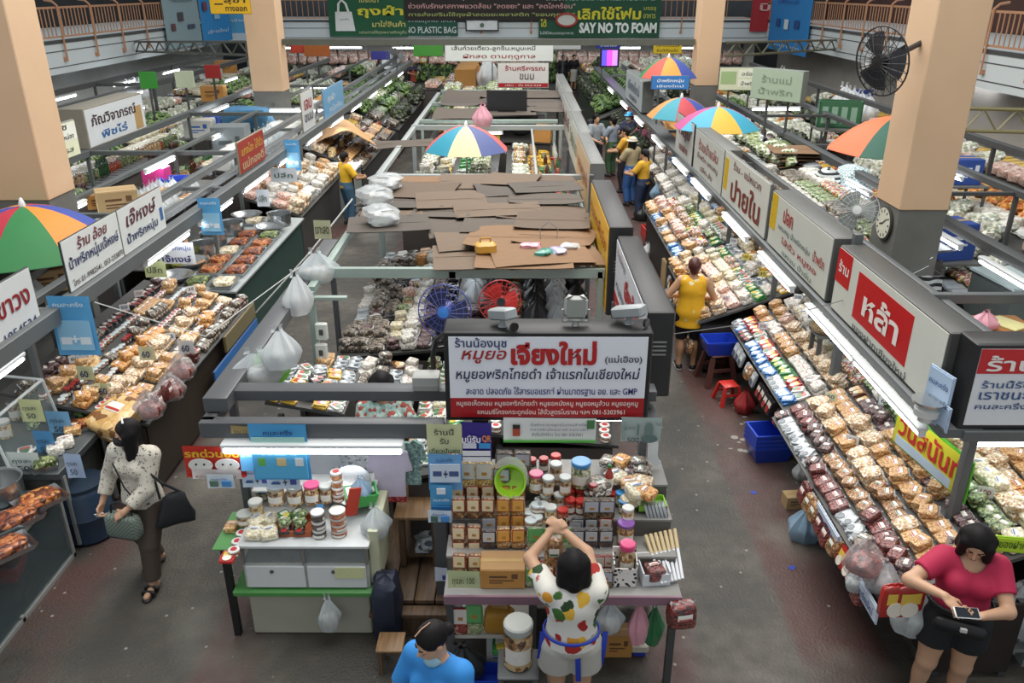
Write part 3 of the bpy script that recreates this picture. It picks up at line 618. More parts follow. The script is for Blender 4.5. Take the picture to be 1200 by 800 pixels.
for i, (x, y, z, rz) in enumerate([(-.66, 9.0, 1.915, H90), (-.66, 11.4, 1.915, H90), (-.66, 10.2, 1.915, H90), (-1.0, 12.65, 1.935, 0), (-.9, 17.45, 1.935, 0)]):  # lamps added only to brighten the interior under the roof
    tube_light('added tube lamp brightening the covered middle stalls, %s from the near end' % ORD[i + 1], (x, y, z), 1.2, rz)
for i, (x, y) in enumerate([(-11, 40.2), (-8, 40.4), (-5, 40.2), (-2.4, 40), (.4, 40), (5, 40.3), (8, 40.2)]):
    t = tube_light('tube lamp under the far balcony, %s from the poster side' % ORD[i + 1], (x, y, 2.15), 1.5, 0, r=.035); MB().box(-.03, .03, 0, 2.0, .04, .1).obj('bracket', DGREY, t)
for i, y in enumerate([17, 20.5, 24, 28, 32]):
    t = tube_light('tube lamp under the umbrella-side balcony, %s from the near end' % ORD[i + 1], (-12.95, y, 1.84), 1.5, H90, r=.035)
for i, y in enumerate([14, 17, 20.5, 24, 28, 32]):
    t = tube_light('tube lamp under the fan-side balcony, %s from the near end' % ORD[i + 1], (12.9, y, 2.24), 1.5, H90, r=.035)

# market umbrellas
def umbrella(label, c, r, drop, cols, z_floor=0.0, off=0.0, n=8):
    """canopy of n coloured panels on a pole; c = apex"""
    t = thing('market_umbrella', label, 'umbrella', (c[0], c[1], z_floor))
    za = c[2] - z_floor
    ms = [mat(x, .6, var=.06) for x in cols]
    m = MB(); K = 6; S = 5
    def q(a, k, th=0):
        rr = r * k / K; s = (1 - (k / K) ** 1.9 * 1.0)
        return (rr * math.cos(a), rr * math.sin(a), za - drop * (1 - s) - th)
    for i in range(n):
        m.mat(i % len(ms))
        for th in (0, .006):
            vs, fs = [], []
            for k in range(K + 1):
                for j in range(S + 1):
                    a = off + 2 * math.pi * (i + j / S) / n
                    x, y, z = q(a, k, th)
                    sag = 1 - .05 * math.sin(math.pi * j / S) * (k / K)
                    vs.append((x * sag, y * sag, z))
            for k in range(K):
                for j in range(S):
                    f = [k * (S + 1) + j, k * (S + 1) + j + 1, (k + 1) * (S + 1) + j + 1, (k + 1) * (S + 1) + j]
                    fs.append(f[::-1] if not th else f)
            m.add(vs, fs)
    m.obj('canopy', ms, t)
    for i in range(n):
        a = off + 2 * math.pi * i / n
        MB().tube([Vector(q(a, k)) - Vector((0, 0, .02)) for k in range(K + 1)], .007, 5).obj('rib', STEEL, t)
    MB().lathe([(.018, 0), (.018, za - .02)], 8).obj('pole', STEEL, t)
    MB().lathe([(.035, za - .02), (.035, za + .02), (.015, za + .08), (0, za + .09)], 8).obj('ferrule', mat('e4e4e4', .4), t)
    MB().lathe([(.2, 0), (.2, .06), (.05, .1)], 12).obj('base', CONC, t)
    return t
umbrella('large red, green, orange and blue umbrella behind the double white sign', tuple(PY(26, 241, 8.5)), 0.90, .46, ['b52f42', '2f7a44', 'd8862f', '31459a'], off=math.radians(-130))
umbrella('blue, cream, navy and coral umbrella standing in the open middle stall', tuple(PY(546, 147, 15.0)), .78, .42, ['d8cf9c', '4e5a8c', 'c9605c', '2f8fa8'], off=math.radians(-112))
umbrella('green, orange and navy umbrella by the far column', tuple(PY(784, 67, 20.3)), .70, .44, ['d8903a', '3f4f9c', '2f7a4c', 'c04a3c'], off=math.radians(-115))
umbrella('teal, red, navy and tan umbrella on the aisle side of the pair', tuple(PY(799, 114, 17.3)), .70, .38, ['b03a44', '3a4a94', 'c08a4c', '2b8b9c'], off=math.radians(-108))
umbrella('magenta, teal, white and yellow umbrella of the pair nearer the white box sign', tuple(PY(842, 125, 15.0)), .76, .36, ['dba63a', '3a9ab4', 'b04a84', '3f9ab8'], off=math.radians(-112))
umbrella('orange and dark green umbrella half hidden by the peach column', tuple(PY(1052, 136, 11.2)), .85, .44, ['e0683a', '1f5848', '1f5848', 'e0683a'], off=math.radians(-185))

# fans
def cage(m, r, d, spokes, wire, rings=4):
    for i in range(spokes):
        a = 2 * math.pi * i / spokes
        m.tube([(math.cos(a) * r * k / 5, -d * (1 - (k / 5) ** 2), math.sin(a) * r * k / 5) for k in range(1, 6)], wire, 4)
        m.tube([(math.cos(a) * r * k / 4, d * (1 - (k / 4) ** 2), math.sin(a) * r * k / 4) for k in range(1, 5)], wire, 4)
    for k in range(1, rings + 1):
        rr = r * k / rings
        m.tube([(math.cos(2 * math.pi * i / 28) * rr, -d * (1 - (k / rings) ** 2), math.sin(2 * math.pi * i / 28) * rr) for i in range(28)], wire * (2.2 if k == rings else 1), 5, closed=True)
def fan(name, label, c, r, rot, cage_c, blade_c, hub_c, stand=None, arm=None, cat='fan'):
    t = thing(name, label, cat, c, rot=rot)
    m = MB(); cage(m, r, r * .22, 22 if r > .15 else 14, r * .012); m.obj('cage_grille', mat(cage_c, .4), t)
    for i in range(3):
        a0 = 2 * math.pi * i / 3
        MB().sheet(lambda u, v: ((r * (.15 + .72 * v)) * math.cos(a0 + (u - .5) * (1.5 - .3 * v)), (u - .5) * .16 * r + .01, (r * (.15 + .72 * v)) * math.sin(a0 + (u - .5) * (1.5 - .3 * v))), 5, 5).obj('blade', mat(blade_c, .35), t)
    MB().lathe([(0, -.24 * r), (.2 * r, -.22 * r), (.24 * r, -.1 * r), (.2 * r, .1 * r)], 14, M=Matrix.Rotation(-H90, 4, 'X')).obj('hub', mat(hub_c, .4), t)
    MB().lathe([(.2 * r, 0), (.28 * r, .1 * r), (.28 * r, .5 * r), (.15 * r, .6 * r)], 14, M=Matrix.Rotation(-H90, 4, 'X')).obj('motor', mat(cage_c, .4), t)
    Mi = Euler(rot).to_matrix().to_4x4().inverted()
    if stand is not None:
        e = Vector((0, 0, stand - c[2]))
        MB().tube([Mi @ Vector((0, .04, -.1 * r)), Mi @ (e + Vector((0, .04, 0)))], .016, 8).obj('stand', mat(cage_c, .4), t)
        q = Mi @ (e + Vector((0, .04, 0)))
        MB().lathe([(r * .75, 0), (r * .75, .03), (.03, .06)], 18, M=Matrix.Translation(q) @ Mi.to_3x3().to_4x4()).obj('base', mat(cage_c, .4), t)
    if arm is not None:
        e = Mi @ (Vector(arm) - Vector(c))
        MB().tube([(0, .3 * r, 0), e * .6 + Vector((0, .1 * r, 0)), e], .03, 8).obj('wall_arm', mat(cage_c, .5), t)
    return t
pw = PY(1032, 66, 8.75)
fan('wall_fan', 'big black wire wall fan high on the peach column', (3.76, 8.86, PY(1030, 72, 8.86).z), .345, (math.radians(8), 0, math.radians(-66)), '26262a', '34353a', '1a1a1c', arm=(xr, 9.25, pw.z + .1))
fan('desk_fan', 'grey pedestal fan beside the wall clock behind the snack row signs', (3.66, 8.62, 2.55), .23, (math.radians(-15), 0, math.radians(-15)), 'a9adab', '8d9290', 'cfd2cf', stand=1.55)
fan('desk_fan', 'dark blue fan with bright blue hub inside the covered middle stall', tuple(PY(521, 365, 6.9)), .25, (math.radians(-8), 0, math.radians(-12)), '4b5296', '2c3358', '3f83d8', stand=.85)
fan('desk_fan', 'red-bladed fan with black hub inside the covered middle stall', tuple(PY(586, 353, 7.1)), .20, (math.radians(-8), 0, math.radians(14)), 'b9302c', 'c9302a', '26262a', stand=.85)
fan('desk_fan', 'dark grey fan far up the covered goods beside the blue crate', tuple(PY(464, 66, 27)), .3, (0, 0, .3), '55585a', '6a6c70', '3a3a3c', stand=1.2)
clk = thing('wall_clock', 'round white dial clock mounted on the grey foot of the peach column', 'clock', (xr + .001, 9.27, PX(1040, 262, xr).z), -H90)
MB().lathe([(.19, 0), (.2, .03), (.18, .04)], 24, M=Matrix.Rotation(H90, 4, 'X')).obj('rim', mat('3c3a36', .5), clk)
MB().lathe([(.178, .035), (.178, .042)], 24, M=Matrix.Rotation(H90, 4, 'X')).obj('dial', mat('dcdccb', .4), clk)
m = MB()
for k in range(12):
    a = k * math.pi / 6; m.box(-.008, .008, -.045, -.043, .125, .16, M=Matrix.Rotation(a, 4, 'Y'))
m.box(-.006, .006, -.048, -.046, -.01, .11, M=Matrix.Rotation(.9, 4, 'Y')).box(-.008, .008, -.048, -.046, -.01, .08, M=Matrix.Rotation(-1.9, 4, 'Y'))
m.obj('hands_and_marks', BLACK, clk)
# ------------------------------------------------------------------ kinds of goods: one mesh of each kind, copied below
PAPER = mat('eceae2', .5, var=.05); FILM = clear('eef2f4', .45, .1); FILM2 = clear('dfe6ea', .3, .08, 'clear_plastic')
REDP = mat('b8322c', .4, var=.1)
KIND = {}
COUNT = {}
def kind(key, name, cat, desc, size, root, parts=()):
    KIND[key] = dict(name=name, cat=cat, desc=desc, size=size, root=root, parts=list(parts))
def put(key, loc, rz=0.0, label=None, group=None, rot=None, scale=1.0, parts=True):
    """one more of a kind: its mesh and its parts, each an object of its own"""
    k = KIND[key]
    o = link(k['name'], k['root'], None, loc, rot if rot is not None else (0, 0, rz), scale)
    tag(o, label or k['desc'], k['cat'], group)
    if parts:
        for pn, me in k['parts']: link(pn, me, o)
    COUNT[k['name']] = COUNT.get(k['name'], 0) + 1
    return o
def bag_kind(key, name, desc, cols, w=.17, l=.23, h=.09, seed=1, scale=58, stripe='c03a34', lab=True):
    m = MB().pillow(w * .97, l * .88, h, 16, 7, (0, -.02 * l, 0), seed, .36, .035)
    m.mat(1)
    y0 = l * .38
    m.sheet(lambda i, j: (w * (.40 + .06 * j) * (2 * i - 1), y0 + l * .10 * j, h * (.55 - .1 * j) + .012 * math.sin(i * 19 + seed)), 10, 2)
    m.sheet(lambda i, j: (w * .42 * (2 * i - 1) * (1 - .1 * j), -y0 - l * .05 + -l * .04 * j + .01, h * .42 + .006 * math.sin(i * 17)), 8, 1)
    pil = lambda x, y: h * .5 + h * .5 * (max(0.0, 1 - abs(2 * x / w) ** 3.2 - abs(2 * (y + .02 * l) / (l * .86)) ** 3.2)) ** .5 + .006
    parts = []
    if lab:
        q = MB().sheet(lambda i, j: (w * .26 * (2 * i - 1), l * (.02 + .22 * j) - l * .05, pil(w * .26 * (2 * i - 1), l * (.02 + .22 * j) - l * .05)), 3, 3)
        q.mat(1).sheet(lambda i, j: (w * .22 * (2 * i - 1), l * (.045 + .05 * j) - l * .05, pil(w * .22 * (2 * i - 1), l * .05 - l * .05) + .003), 3, 1)
        parts.append(('label', q.mesh('label', [PAPER, mat(stripe, .5, var=.05)])))
    kind(key, name, 'snack bag', desc, (w, l, h), m.mesh(name, [bits(cols, scale), FILM]), parts)
bag_kind('cracker', 'cracker_bag', 'bag of tan crackers', ['c98f4e', 'e0b070', 'a86a34', 'edd0a0', 'd8a35c'], seed=1)
bag_kind('rind', 'pork_rind_bag', 'bag of pork rinds', ['d9b98a', 'efe0c4', 'c49a62', 'f4ead6', 'b07c46'], w=.2, l=.26, h=.11, seed=2, scale=46, stripe='d8b030')
bag_kind('chilli', 'chilli_bag', 'bag of red chillies', ['5a1616', '7a2420', '3c0e10', '8e3a2c'], w=.16, l=.22, h=.08, seed=3, scale=50)
bag_kind('nut', 'nut_bag', 'bag of mixed nuts', ['8a5a30', 'b98a54', '6a3e1e', 'd6b184', '9c6a3c'], w=.15, l=.2, h=.08, seed=4, scale=60, stripe='2f6a3a')
bag_kind('banana', 'banana_chip_bag', 'bag of orange chips', ['d08a3c', 'e8a850', 'b4662a', 'f0c070'], w=.18, l=.24, h=.1, seed=5, scale=50)
bag_kind('noodle', 'noodle_bag', 'bag of cream noodles', ['e8dfc0', 'f2ecd8', 'd4c494', 'cfc09a'], w=.18, l=.22, h=.09, seed=6, scale=46, stripe='3a6ab0')
bag_kind('white', 'rice_cake_bag', 'bag of white cakes', ['ece9e0', 'd9d4c6', 'f6f4ee', 'c9bfae'], w=.17, l=.22, h=.1, seed=7, scale=40)
bag_kind('plum', 'dried_fruit_bag', 'bag of dark plums', ['3c2226', '5a3034', '2a181c', '74484a', '8c6a60'], w=.15, l=.2, h=.08, seed=8, scale=48, stripe='d8d0c0')
bag_kind('green', 'pickle_bag', 'bag of green pickles', ['4c6a38', '8a9c5c', '2f4a28', 'b4bc88'], w=.16, l=.21, h=.08, seed=9, scale=40, stripe='d8d0c0')
bag_kind('prawn', 'prawn_cracker_bag', 'bag of pink crackers', ['dba894', 'eccabb', 'c4846c', 'f0ddd0'], w=.18, l=.24, h=.1, seed=10, scale=48)
bag_kind('mush', 'dried_mushroom_bag', 'bag of dried mushrooms', ['4a4038', '8a7a68', '2e2824', 'b8a890', '6a5c4c'], w=.17, l=.22, h=.09, seed=11, scale=44, stripe='3a6a4a')
bag_kind('mix', 'candy_bag', 'bag of mixed sweets', ['d8d4cc', 'c44a3c', 'e4c060', '5a8a4c', 'f0ece4', '8a4a6c'], w=.16, l=.2, h=.08, seed=12, scale=50, stripe='3a6ab0')

def packet_kind(key, name, desc, a, b2, c3, w=.14, l=.19, h=.035):
    m = MB().mat(0).pillow(w, l * .94, h, 14, 5, e=.3, rough=.02)
    m.mat(1)
    for s in (1, -1): m.sheet(lambda i, j: (w * .44 * (2 * i - 1), s * (l * .45 + l * .045 * j), h * .5 + .004 * math.sin(i * 22)), 8, 1)
    top = lambda x, y: h * .5 + h * .5 * (max(0.0, 1 - abs(2 * x / w) ** 4 - abs(2 * y / l) ** 4)) ** .5 + .004
    q = MB().sheet(lambda i, j: (w * .34 * (2 * i - 1), l * (-.05 + .32 * j), top(w * .34 * (2 * i - 1), l * (-.05 + .32 * j))), 3, 3)
    q.mat(1).lathe([(.3 * w, 0), (.3 * w, .003)], 12, (0, -l * .2, h + .003))
    kind(key, name, 'packet', desc, (w, l, h), m.mesh(name, [mat(a, .22, var=.12, coat=.5), mat(a, .3)]), [('printed_front', q.mesh('printed_front', [mat(b2, .3, coat=.4), mat(c3, .3, coat=.4)]))])
packet_kind('p_sil', 'foil_packet', 'silver foil packet', 'aab0b4', 'dfe2e4', '56606a')
packet_kind('p_red', 'red_packet', 'red snack packet', 'ad2f2a', 'e6c352', 'efe6d8')
packet_kind('p_grn', 'green_packet', 'green snack packet', '3f8a48', 'e8ebdc', 'd8c448')
packet_kind('p_blu', 'blue_packet', 'blue snack packet', '3572b0', 'e4eaee', 'b8d4ea')
packet_kind('p_brn', 'brown_packet', 'brown snack packet', '6a4026', 'd8b070', 'f0e2c4')
packet_kind('p_wht', 'white_packet', 'white paper packet', 'dcdcd6', 'c2503e', '4a7a4c')
packet_kind('p_yel', 'yellow_packet', 'yellow snack packet', 'd8b040', 'b84030', 'f0ead8')
packet_kind('p_blk', 'black_packet', 'black snack packet', '2a2628', 'd6d0c8', '9a2f2c')

def jar_kind(key, name, desc, cols, lid, r=.045, h=.12, lab='e8e4da', lidh=.022, cat='jar', wide=1.06, square=False, scale=60):
    n = 4 if square else 16
    rr = r * 1.25 if square else r
    prof = [(rr * .9, 0), (rr, .006), (rr, h * .8), (rr * .86, h * .9), (rr * .84, h)]
    m = MB().lathe(prof, n, M=Matrix.Rotation(math.pi / 4, 4, 'Z') if square else None)
    L = MB().lathe([(r * wide * .92, h - .004), (r * wide * .95, h), (r * wide * .95, h + lidh * .8), (r * wide * .86, h + lidh), (0, h + lidh)], 16)
    parts = [('lid', L.mesh('lid', [mat(lid, .35, var=.06, coat=.2)]))]
    if lab:
        q = MB().sheet(lambda i, j: ((r * 1.012 if not square else rr * .73) * math.cos(-2.6 + 2.0 * i) if not square else rr * .66 * (2 * i - 1), (r * 1.012) * math.sin(-2.6 + 2.0 * i) if not square else -rr * .715, h * (.22 + .4 * j)), 8, 1)
        parts.append(('label', q.mesh('label', [mat(lab, .45, var=.12, scale=60)])))
    kind(key, name, cat, desc, (2 * r * wide, 2 * r * wide, h + lidh), m.mesh(name, [bits(cols, scale, rough=.15, coat=.8)]), parts)
jar_kind('j_pink', 'spice_jar', 'pink-lidded jar', ['9a6a3c', 'c49a64', '6a4424', 'dcc090'], 'd8487c', .06, .15)
jar_kind('j_wht', 'cookie_jar', 'white-lidded jar', ['b08a50', 'd8b878', '8a6434', 'e4d0a0'], 'd5d6d0', .05, .13)
jar_kind('j_gry', 'nut_jar', 'clear-lidded nut jar', ['8a6238', 'b89060', '5a3c20', 'd0b080'], 'b9bcb6', .048, .13)
jar_kind('j_red', 'chilli_paste_jar', 'red-lidded chilli jar', ['8e2a1c', 'b0442a', '6a1c14', 'c86a3c'], 'c03028', .04, .1)
jar_kind('j_dk', 'shrimp_paste_jar', 'dark paste jar', ['3c1a16', '5a2a20', '2a1210'], 'a33030', .038, .095)
jar_kind('j_blu', 'pickle_jar', 'blue-lidded jar', ['7a8a5a', 'b4b48a', 'd8d4b8', '4c5c3c'], '3f92d0', .06, .15)
jar_kind('j_grn', 'tea_jar', 'green-lidded jar', ['6a7a4a', '3f5a38', 'a4a878'], '4a8a4c', .045, .12)
jar_kind('j_pur', 'peanut_jar', 'purple-lidded jar', ['9a6a3c', 'c49a64', '6a4424'], '8a5aa8', .06, .16)
jar_kind('t_wht', 'balm_tub', 'white-lidded small tub', ['c48a5c', 'd8b090', 'a8643c'], 'd8e2e4', .045, .045, cat='tub', lidh=.015)
jar_kind('t_red', 'sauce_tub', 'tub with red-dot lid', ['b06a3c', 'd09a60', '8a4a28'], 'e2e0da', .05, .05, cat='tub', lidh=.015)
jar_kind('t_ora', 'curry_tub', 'orange curry tub', ['b85a28', 'd8843c', '9a4420'], 'd8d4cc', .05, .055, cat='tub', lidh=.015)
jar_kind('t_blk', 'soy_tub', 'dark tub with white lid', ['2c1c18', '4a2c22', '1c1210'], 'dcdcd8', .045, .06, cat='tub', lidh=.015)
q = MB().lathe([(.028, 0), (.028, .002)], 14, (0, 0, .066)); KIND['t_red']['parts'].append(('lid_sticker', q.mesh('lid_sticker', [mat('c0343c', .4)])))
def bottle_kind(key, name, desc, c, cap, lab, r=.033, h=.22):
    m = MB().lathe([(r * .9, 0), (r, .01), (r, h * .62), (r * .75, h * .72), (r * .36, h * .84), (r * .34, h * .93)], 14)
    L = MB().lathe([(r * .4, h * .92), (r * .42, h), (0, h + .004)], 12)
    q = MB().lathe([(r * 1.015, h * .18), (r * 1.015, h * .52)], 14)
    kind(key, name, 'bottle', desc, (2 * r, 2 * r, h), m.mesh(name, [mat(c, .12, var=.1, coat=.6)]), [('cap', L.mesh('cap', [mat(cap, .35)])), ('label', q.mesh('label', [mat(lab, .4, var=.15, scale=50)]))])
bottle_kind('b_brn', 'sauce_bottle', 'brown sauce bottle', '4a2414', 'b03028', 'd8c48a')
bottle_kind('b_grn', 'green_bottle', 'green glass bottle', '2f5a34', 'd8b040', 'e4e0d0')
bottle_kind('b_red', 'red_sauce_bottle', 'red sauce bottle', '9c2a1c', '3f8a48', 'e8e0cc')
bottle_kind('b_clr', 'vinegar_bottle', 'pale vinegar bottle', 'c4ccc4', '3572b0', 'e4e6e2')
# things heaped further off
def bundle_kind(key, name, desc, cols, w=.3, l=.3, h=.2, seed=1, cat='produce'):
    rn = random.Random(seed); m = MB()
    for i in range(14):
        a, b3 = rn.uniform(-.32, .32) * w, rn.uniform(-.32, .32) * l
        s = rn.uniform(.3, .5)
        m.mat(i % 2).pillow(w * s, l * s, h * rn.uniform(.4, .6), 7, 4, (a, b3, h * rn.uniform(0, .42)), i, .8, .18)
    kind(key, name, cat, desc, (w, l, h), m.mesh(name, [leafy(cols, 34), leafy(cols[::-1], 24)]), [])
bundle_kind('g_leaf', 'leafy_bundle', 'bundle of green leaves', ['33552c', '5a7a3c', '24401f', '86a05a'], seed=3)
bundle_kind('g_pale', 'cabbage_bundle', 'bundle of pale cabbages', ['b4c08a', 'd8dcc0', '7a9058', 'eceade'], seed=4)
bundle_kind('g_dark', 'herb_bundle', 'bundle of dark herbs', ['22301e', '3c4c2c', '5a5c40', '141c12'], seed=5)
bundle_kind('g_ora', 'fruit_heap', 'heap of orange fruit', ['c8742c', 'd8943c', 'a85620', 'd8b060'], seed=6)
bundle_kind('g_mix', 'flower_bundle', 'bundle of white flowers', ['e8e6de', 'd8d2c0', 'c0c8b4', '9aa48a'], seed=7)
def plastic_bag_kind(key, name, desc, film, w=.3, l=.26, h=.34, seed=1, fill=None):
    rn = random.Random(seed); ph = [rn.uniform(0, 6) for _ in range(5)]
    def f(i, j):
        a = 2 * math.pi * i; t = j
        r = (.72 + .28 * math.sin(min(1, t * 2.6) * math.pi / 2)) if t < .42 else 1 - .84 * ((t - .42) / .58) ** 1.15
        r *= 1 + (.05 + .16 * t) * math.sin(7 * a + ph[0] + 3 * t) + .06 * math.sin(3 * a + ph[1] + 5 * t) + .07 * t * math.sin(13 * a + ph[2])
        return (w / 2 * r * math.cos(a) + w * .06 * t * math.sin(ph[3]), l / 2 * r * math.sin(a) + l * .06 * t * math.sin(ph[4]), h * .92 * t + h * .05 * math.sin(2 * a + ph[2]) * (t > .05) * (1 - t))
    m = MB().sheet(f, 40, 12, True)
    m.add([f(i / 40, 0) for i in range(40)], [list(range(39, -1, -1))])
    m.sheet(lambda i, j: (w * (-.12 + .04 * math.sin(3 * j)) + w * .09 * (i - .5), .02 * math.sin(5 * j), h * (.9 + .22 * j)), 3, 4)
    m.sheet(lambda i, j: (w * (.12 - .03 * math.sin(3 * j)) + w * .09 * (i - .5), .02 * math.sin(4 * j), h * (.9 + .2 * j)), 3, 4)
    parts = []
    if fill: parts.append(('contents', MB().pillow(w * .8, l * .8, h * .5, 12, 6, (0, 0, .006), seed, .7, .08).mesh('contents', [bits(fill, 26)])))
    kind(key, name, 'plastic bag', desc, (w, l, h * 1.1), m.mesh(name, [film]), parts)
plastic_bag_kind('pb_w', 'carrier_bag', 'white plastic carrier bag', clear('e6eaec', .82, .3, 'white_film'), seed=1)
plastic_bag_kind('pb_c', 'clear_carrier_bag', 'cloudy clear plastic bag', clear('d8e0e4', .55, .25, 'cloudy_film'), seed=2, fill=['b0b4b0', 'd8d8d2', '8a8c88', 'c8b8a0'])
plastic_bag_kind('pb_ch', 'chilli_carrier_bag', 'clear bag of dried red chillies', clear('d8d0d0', .3, .15, 'clear_bag_film'), seed=8, fill=['6a1a1a', '8e2a20', '4a1012', 'a84a3a'])
plastic_bag_kind('pb_p', 'pink_carrier_bag', 'pink striped carrier bag', clear('e0a4b4', .8, .3, 'pink_film'), seed=3)
plastic_bag_kind('pb_g', 'green_carrier_bag', 'green plastic bag', clear('3f8a5a', .9, .3, 'green_film'), seed=4)
plastic_bag_kind('pb_b', 'blue_carrier_bag', 'pale blue plastic bag', clear('9ab8d0', .8, .3, 'blue_film'), seed=5)
plastic_bag_kind('pb_k', 'black_carrier_bag', 'black plastic bag', clear('2a2c2e', .95, .3, 'black_film'), seed=6)
plastic_bag_kind('pb_r', 'red_carrier_bag', 'red plastic bag', clear('b03a3a', .9, .3, 'red_film'), seed=7)
def sack_kind(key, name, desc, film, fill, seed):
    m = MB().pillow(.52, .42, .24, 26, 10, seed=seed, e=.62, rough=.09)
    kind(key, name, 'sack', desc, (.52, .42, .26), m.mesh(name, [film]), [('contents', MB().pillow(.42, .32, .16, 16, 7, (0, 0, .01), seed + 1, .7, .12).mesh('contents', [bits(fill, 18)]))])
sack_kind('sk', 'plastic_sack', 'cloudy plastic sack', clear('cfd4d6', .5, .25, 'sack_film'), ['c8cac8', 'a8b0b4', 'd8d4d0', '9a98a4', 'b4c0b8'], 3)
def carton_kind(key, name, desc, c, w=.4, l=.3, h=.26, prn='6a4a30', tape=True):
    m = MB().box(-w / 2, w / 2, -l / 2, l / 2, 0, h, bev=.006)
    p = []
    f = MB().box(-w / 2 + .005, w / 2 - .005, -l / 2 + .004, -.002, h - .001, h + .006).box(-w / 2 + .005, w / 2 - .005, .002, l / 2 - .004, h - .001, h + .006)
    p.append(('flap', f.mesh('flap', [mat(c, .75, var=.12)])))
    if tape: p.append(('tape', MB().box(-w / 2 - .002, w / 2 + .002, -.025, .025, h + .004, h + .009).mesh('tape', [mat('b89a6a', .3)])))
    pr = MB()
    for k, (x0, x1, z0, z1) in enumerate([(-.3, .1, .6, .7), (-.3, .25, .42, .48), (-.3, .0, .3, .35), (.2, .34, .55, .8)]): pr.box(w * x0, w * x1, -l / 2 - .003, -l / 2 + .001, h * z0, h * z1)
    p.append(('print', pr.mesh('print', [mat(prn, .7)])))
    kind(key, name, 'box', desc, (w, l, h), m.mesh(name, [mat(c, .75, var=.12, scale=3)]), p)
carton_kind('c_brn', 'cardboard_carton', 'brown cardboard carton', 'a8845a')
carton_kind('c_tan', 'tan_carton', 'tan cardboard carton', 'b59a70', .5, .34, .3)
carton_kind('c_wht', 'white_carton', 'white printed carton', 'd8d8d2', .42, .3, .26, '3a6ab0')
carton_kind('c_blu', 'blue_carton', 'dark blue printed carton', '2c4a94', .4, .32, .34, 'd8dce4')
carton_kind('c_gry', 'grey_cabinet', 'grey metal cabinet', '6f7678', .6, .55, .75, '3c4244', tape=False)
def basket_kind(key, name, desc, c, w=.34, l=.26, h=.16):
    m = MB()
    n = 4
    def ring(s, z): return [(-w / 2 * s, -l / 2 * s, z), (w / 2 * s, -l / 2 * s, z), (w / 2 * s, l / 2 * s, z), (-w / 2 * s, l / 2 * s, z)]
    vs = ring(.82, 0) + ring(1, h) + ring(1.06, h) + ring(1.06, h - .02) + ring(.95, h - .001) + ring(.78, .012)
    fs = [[3, 2, 1, 0], [20, 21, 22, 23]]
    for a, b4 in ((0, 1), (3, 2), (1, 4), (4, 5)):
        pass
    for i in range(4):
        j = (i + 1) % 4
        fs += [[i, j, 12 + j, 12 + i], [12 + i, 12 + j, 8 + j, 8 + i], [8 + i, 8 + j, 16 + j, 16 + i], [16 + i, 16 + j, 20 + j, 20 + i]]
    m.add(vs, fs)
    kind(key, name, 'basket', desc, (w * 1.06, l * 1.06, h), m.mesh(name, [mat(c, .35, var=.05, coat=.2)], smooth=False), [])
basket_kind('k_blu', 'blue_basket', 'blue plastic basket', '2344b8'); basket_kind('k_red', 'red_basket', 'red plastic basket', 'c22a28'); basket_kind('k_grn', 'green_basket', 'green plastic basket', '3aa048'); basket_kind('k_wht', 'white_tray', 'white plastic tray', 'd8dcde', .3, .22, .07)
m = MB().lathe([(.1, 0), (.19, .05), (.24, .1), (.26, .105), (.235, .09), (.18, .045), (.09, .008), (0, .008)], 24)
kind('bowl', 'metal_bowl', 'bowl', 'shiny steel bowl', (.52, .52, .11), m.mesh('metal_bowl', [STEEL]), [])
m = MB().lathe([(.17, 0), (.19, .02), (.19, .2), (.205, .205), (.185, .19), (.17, .02), (0, .02)], 22)
kind('pot', 'steel_pot', 'pot', 'round steel cooking pot', (.41, .41, .2), m.mesh('steel_pot', [STEEL]), [])
def tray_kind(key, name, desc, cols, w=.4, l=.3):
    m = MB()
    vs = [(-w / 2 + .03, -l / 2 + .03, 0), (w / 2 - .03, -l / 2 + .03, 0), (w / 2 - .03, l / 2 - .03, 0), (-w / 2 + .03, l / 2 - .03, 0), (-w / 2, -l / 2, .06), (w / 2, -l / 2, .06), (w / 2, l / 2, .06), (-w / 2, l / 2, .06)]
    m.add(vs, [[3, 2, 1, 0]] + [[i, (i + 1) % 4, 4 + (i + 1) % 4, 4 + i] for i in range(4)])
    f = MB().pillow(w * .84, l * .82, .09, 16, 6, (0, 0, .012), 3, .5, .06)
    fo = f.mesh('food', [bits(cols, 28, rough=.4, coat=.3, bump=1.0)])
    kind(key, name, 'food tray', desc, (w, l, .1), m.mesh(name, [STEEL]), [('food', fo)])
tray_kind('y_sau', 'sausage_tray', 'tray of browned sausages', ['6a3018', '8e4a24', '4a2010', 'b06a38'])
tray_kind('y_cur', 'curry_tray', 'tray of orange curry', ['a85a28', '7a3a18', 'c88a4a', '5a2c14'])
tray_kind('y_ric', 'rice_tray', 'tray of pale dumplings', ['d8ccb0', 'ece4d0', 'b8a47c', 'c8bca0'])
tray_kind('y_grn', 'greens_tray', 'tray of cooked greens', ['4a5a2c', '6a7a40', '2f3c1c', '9aa068'])

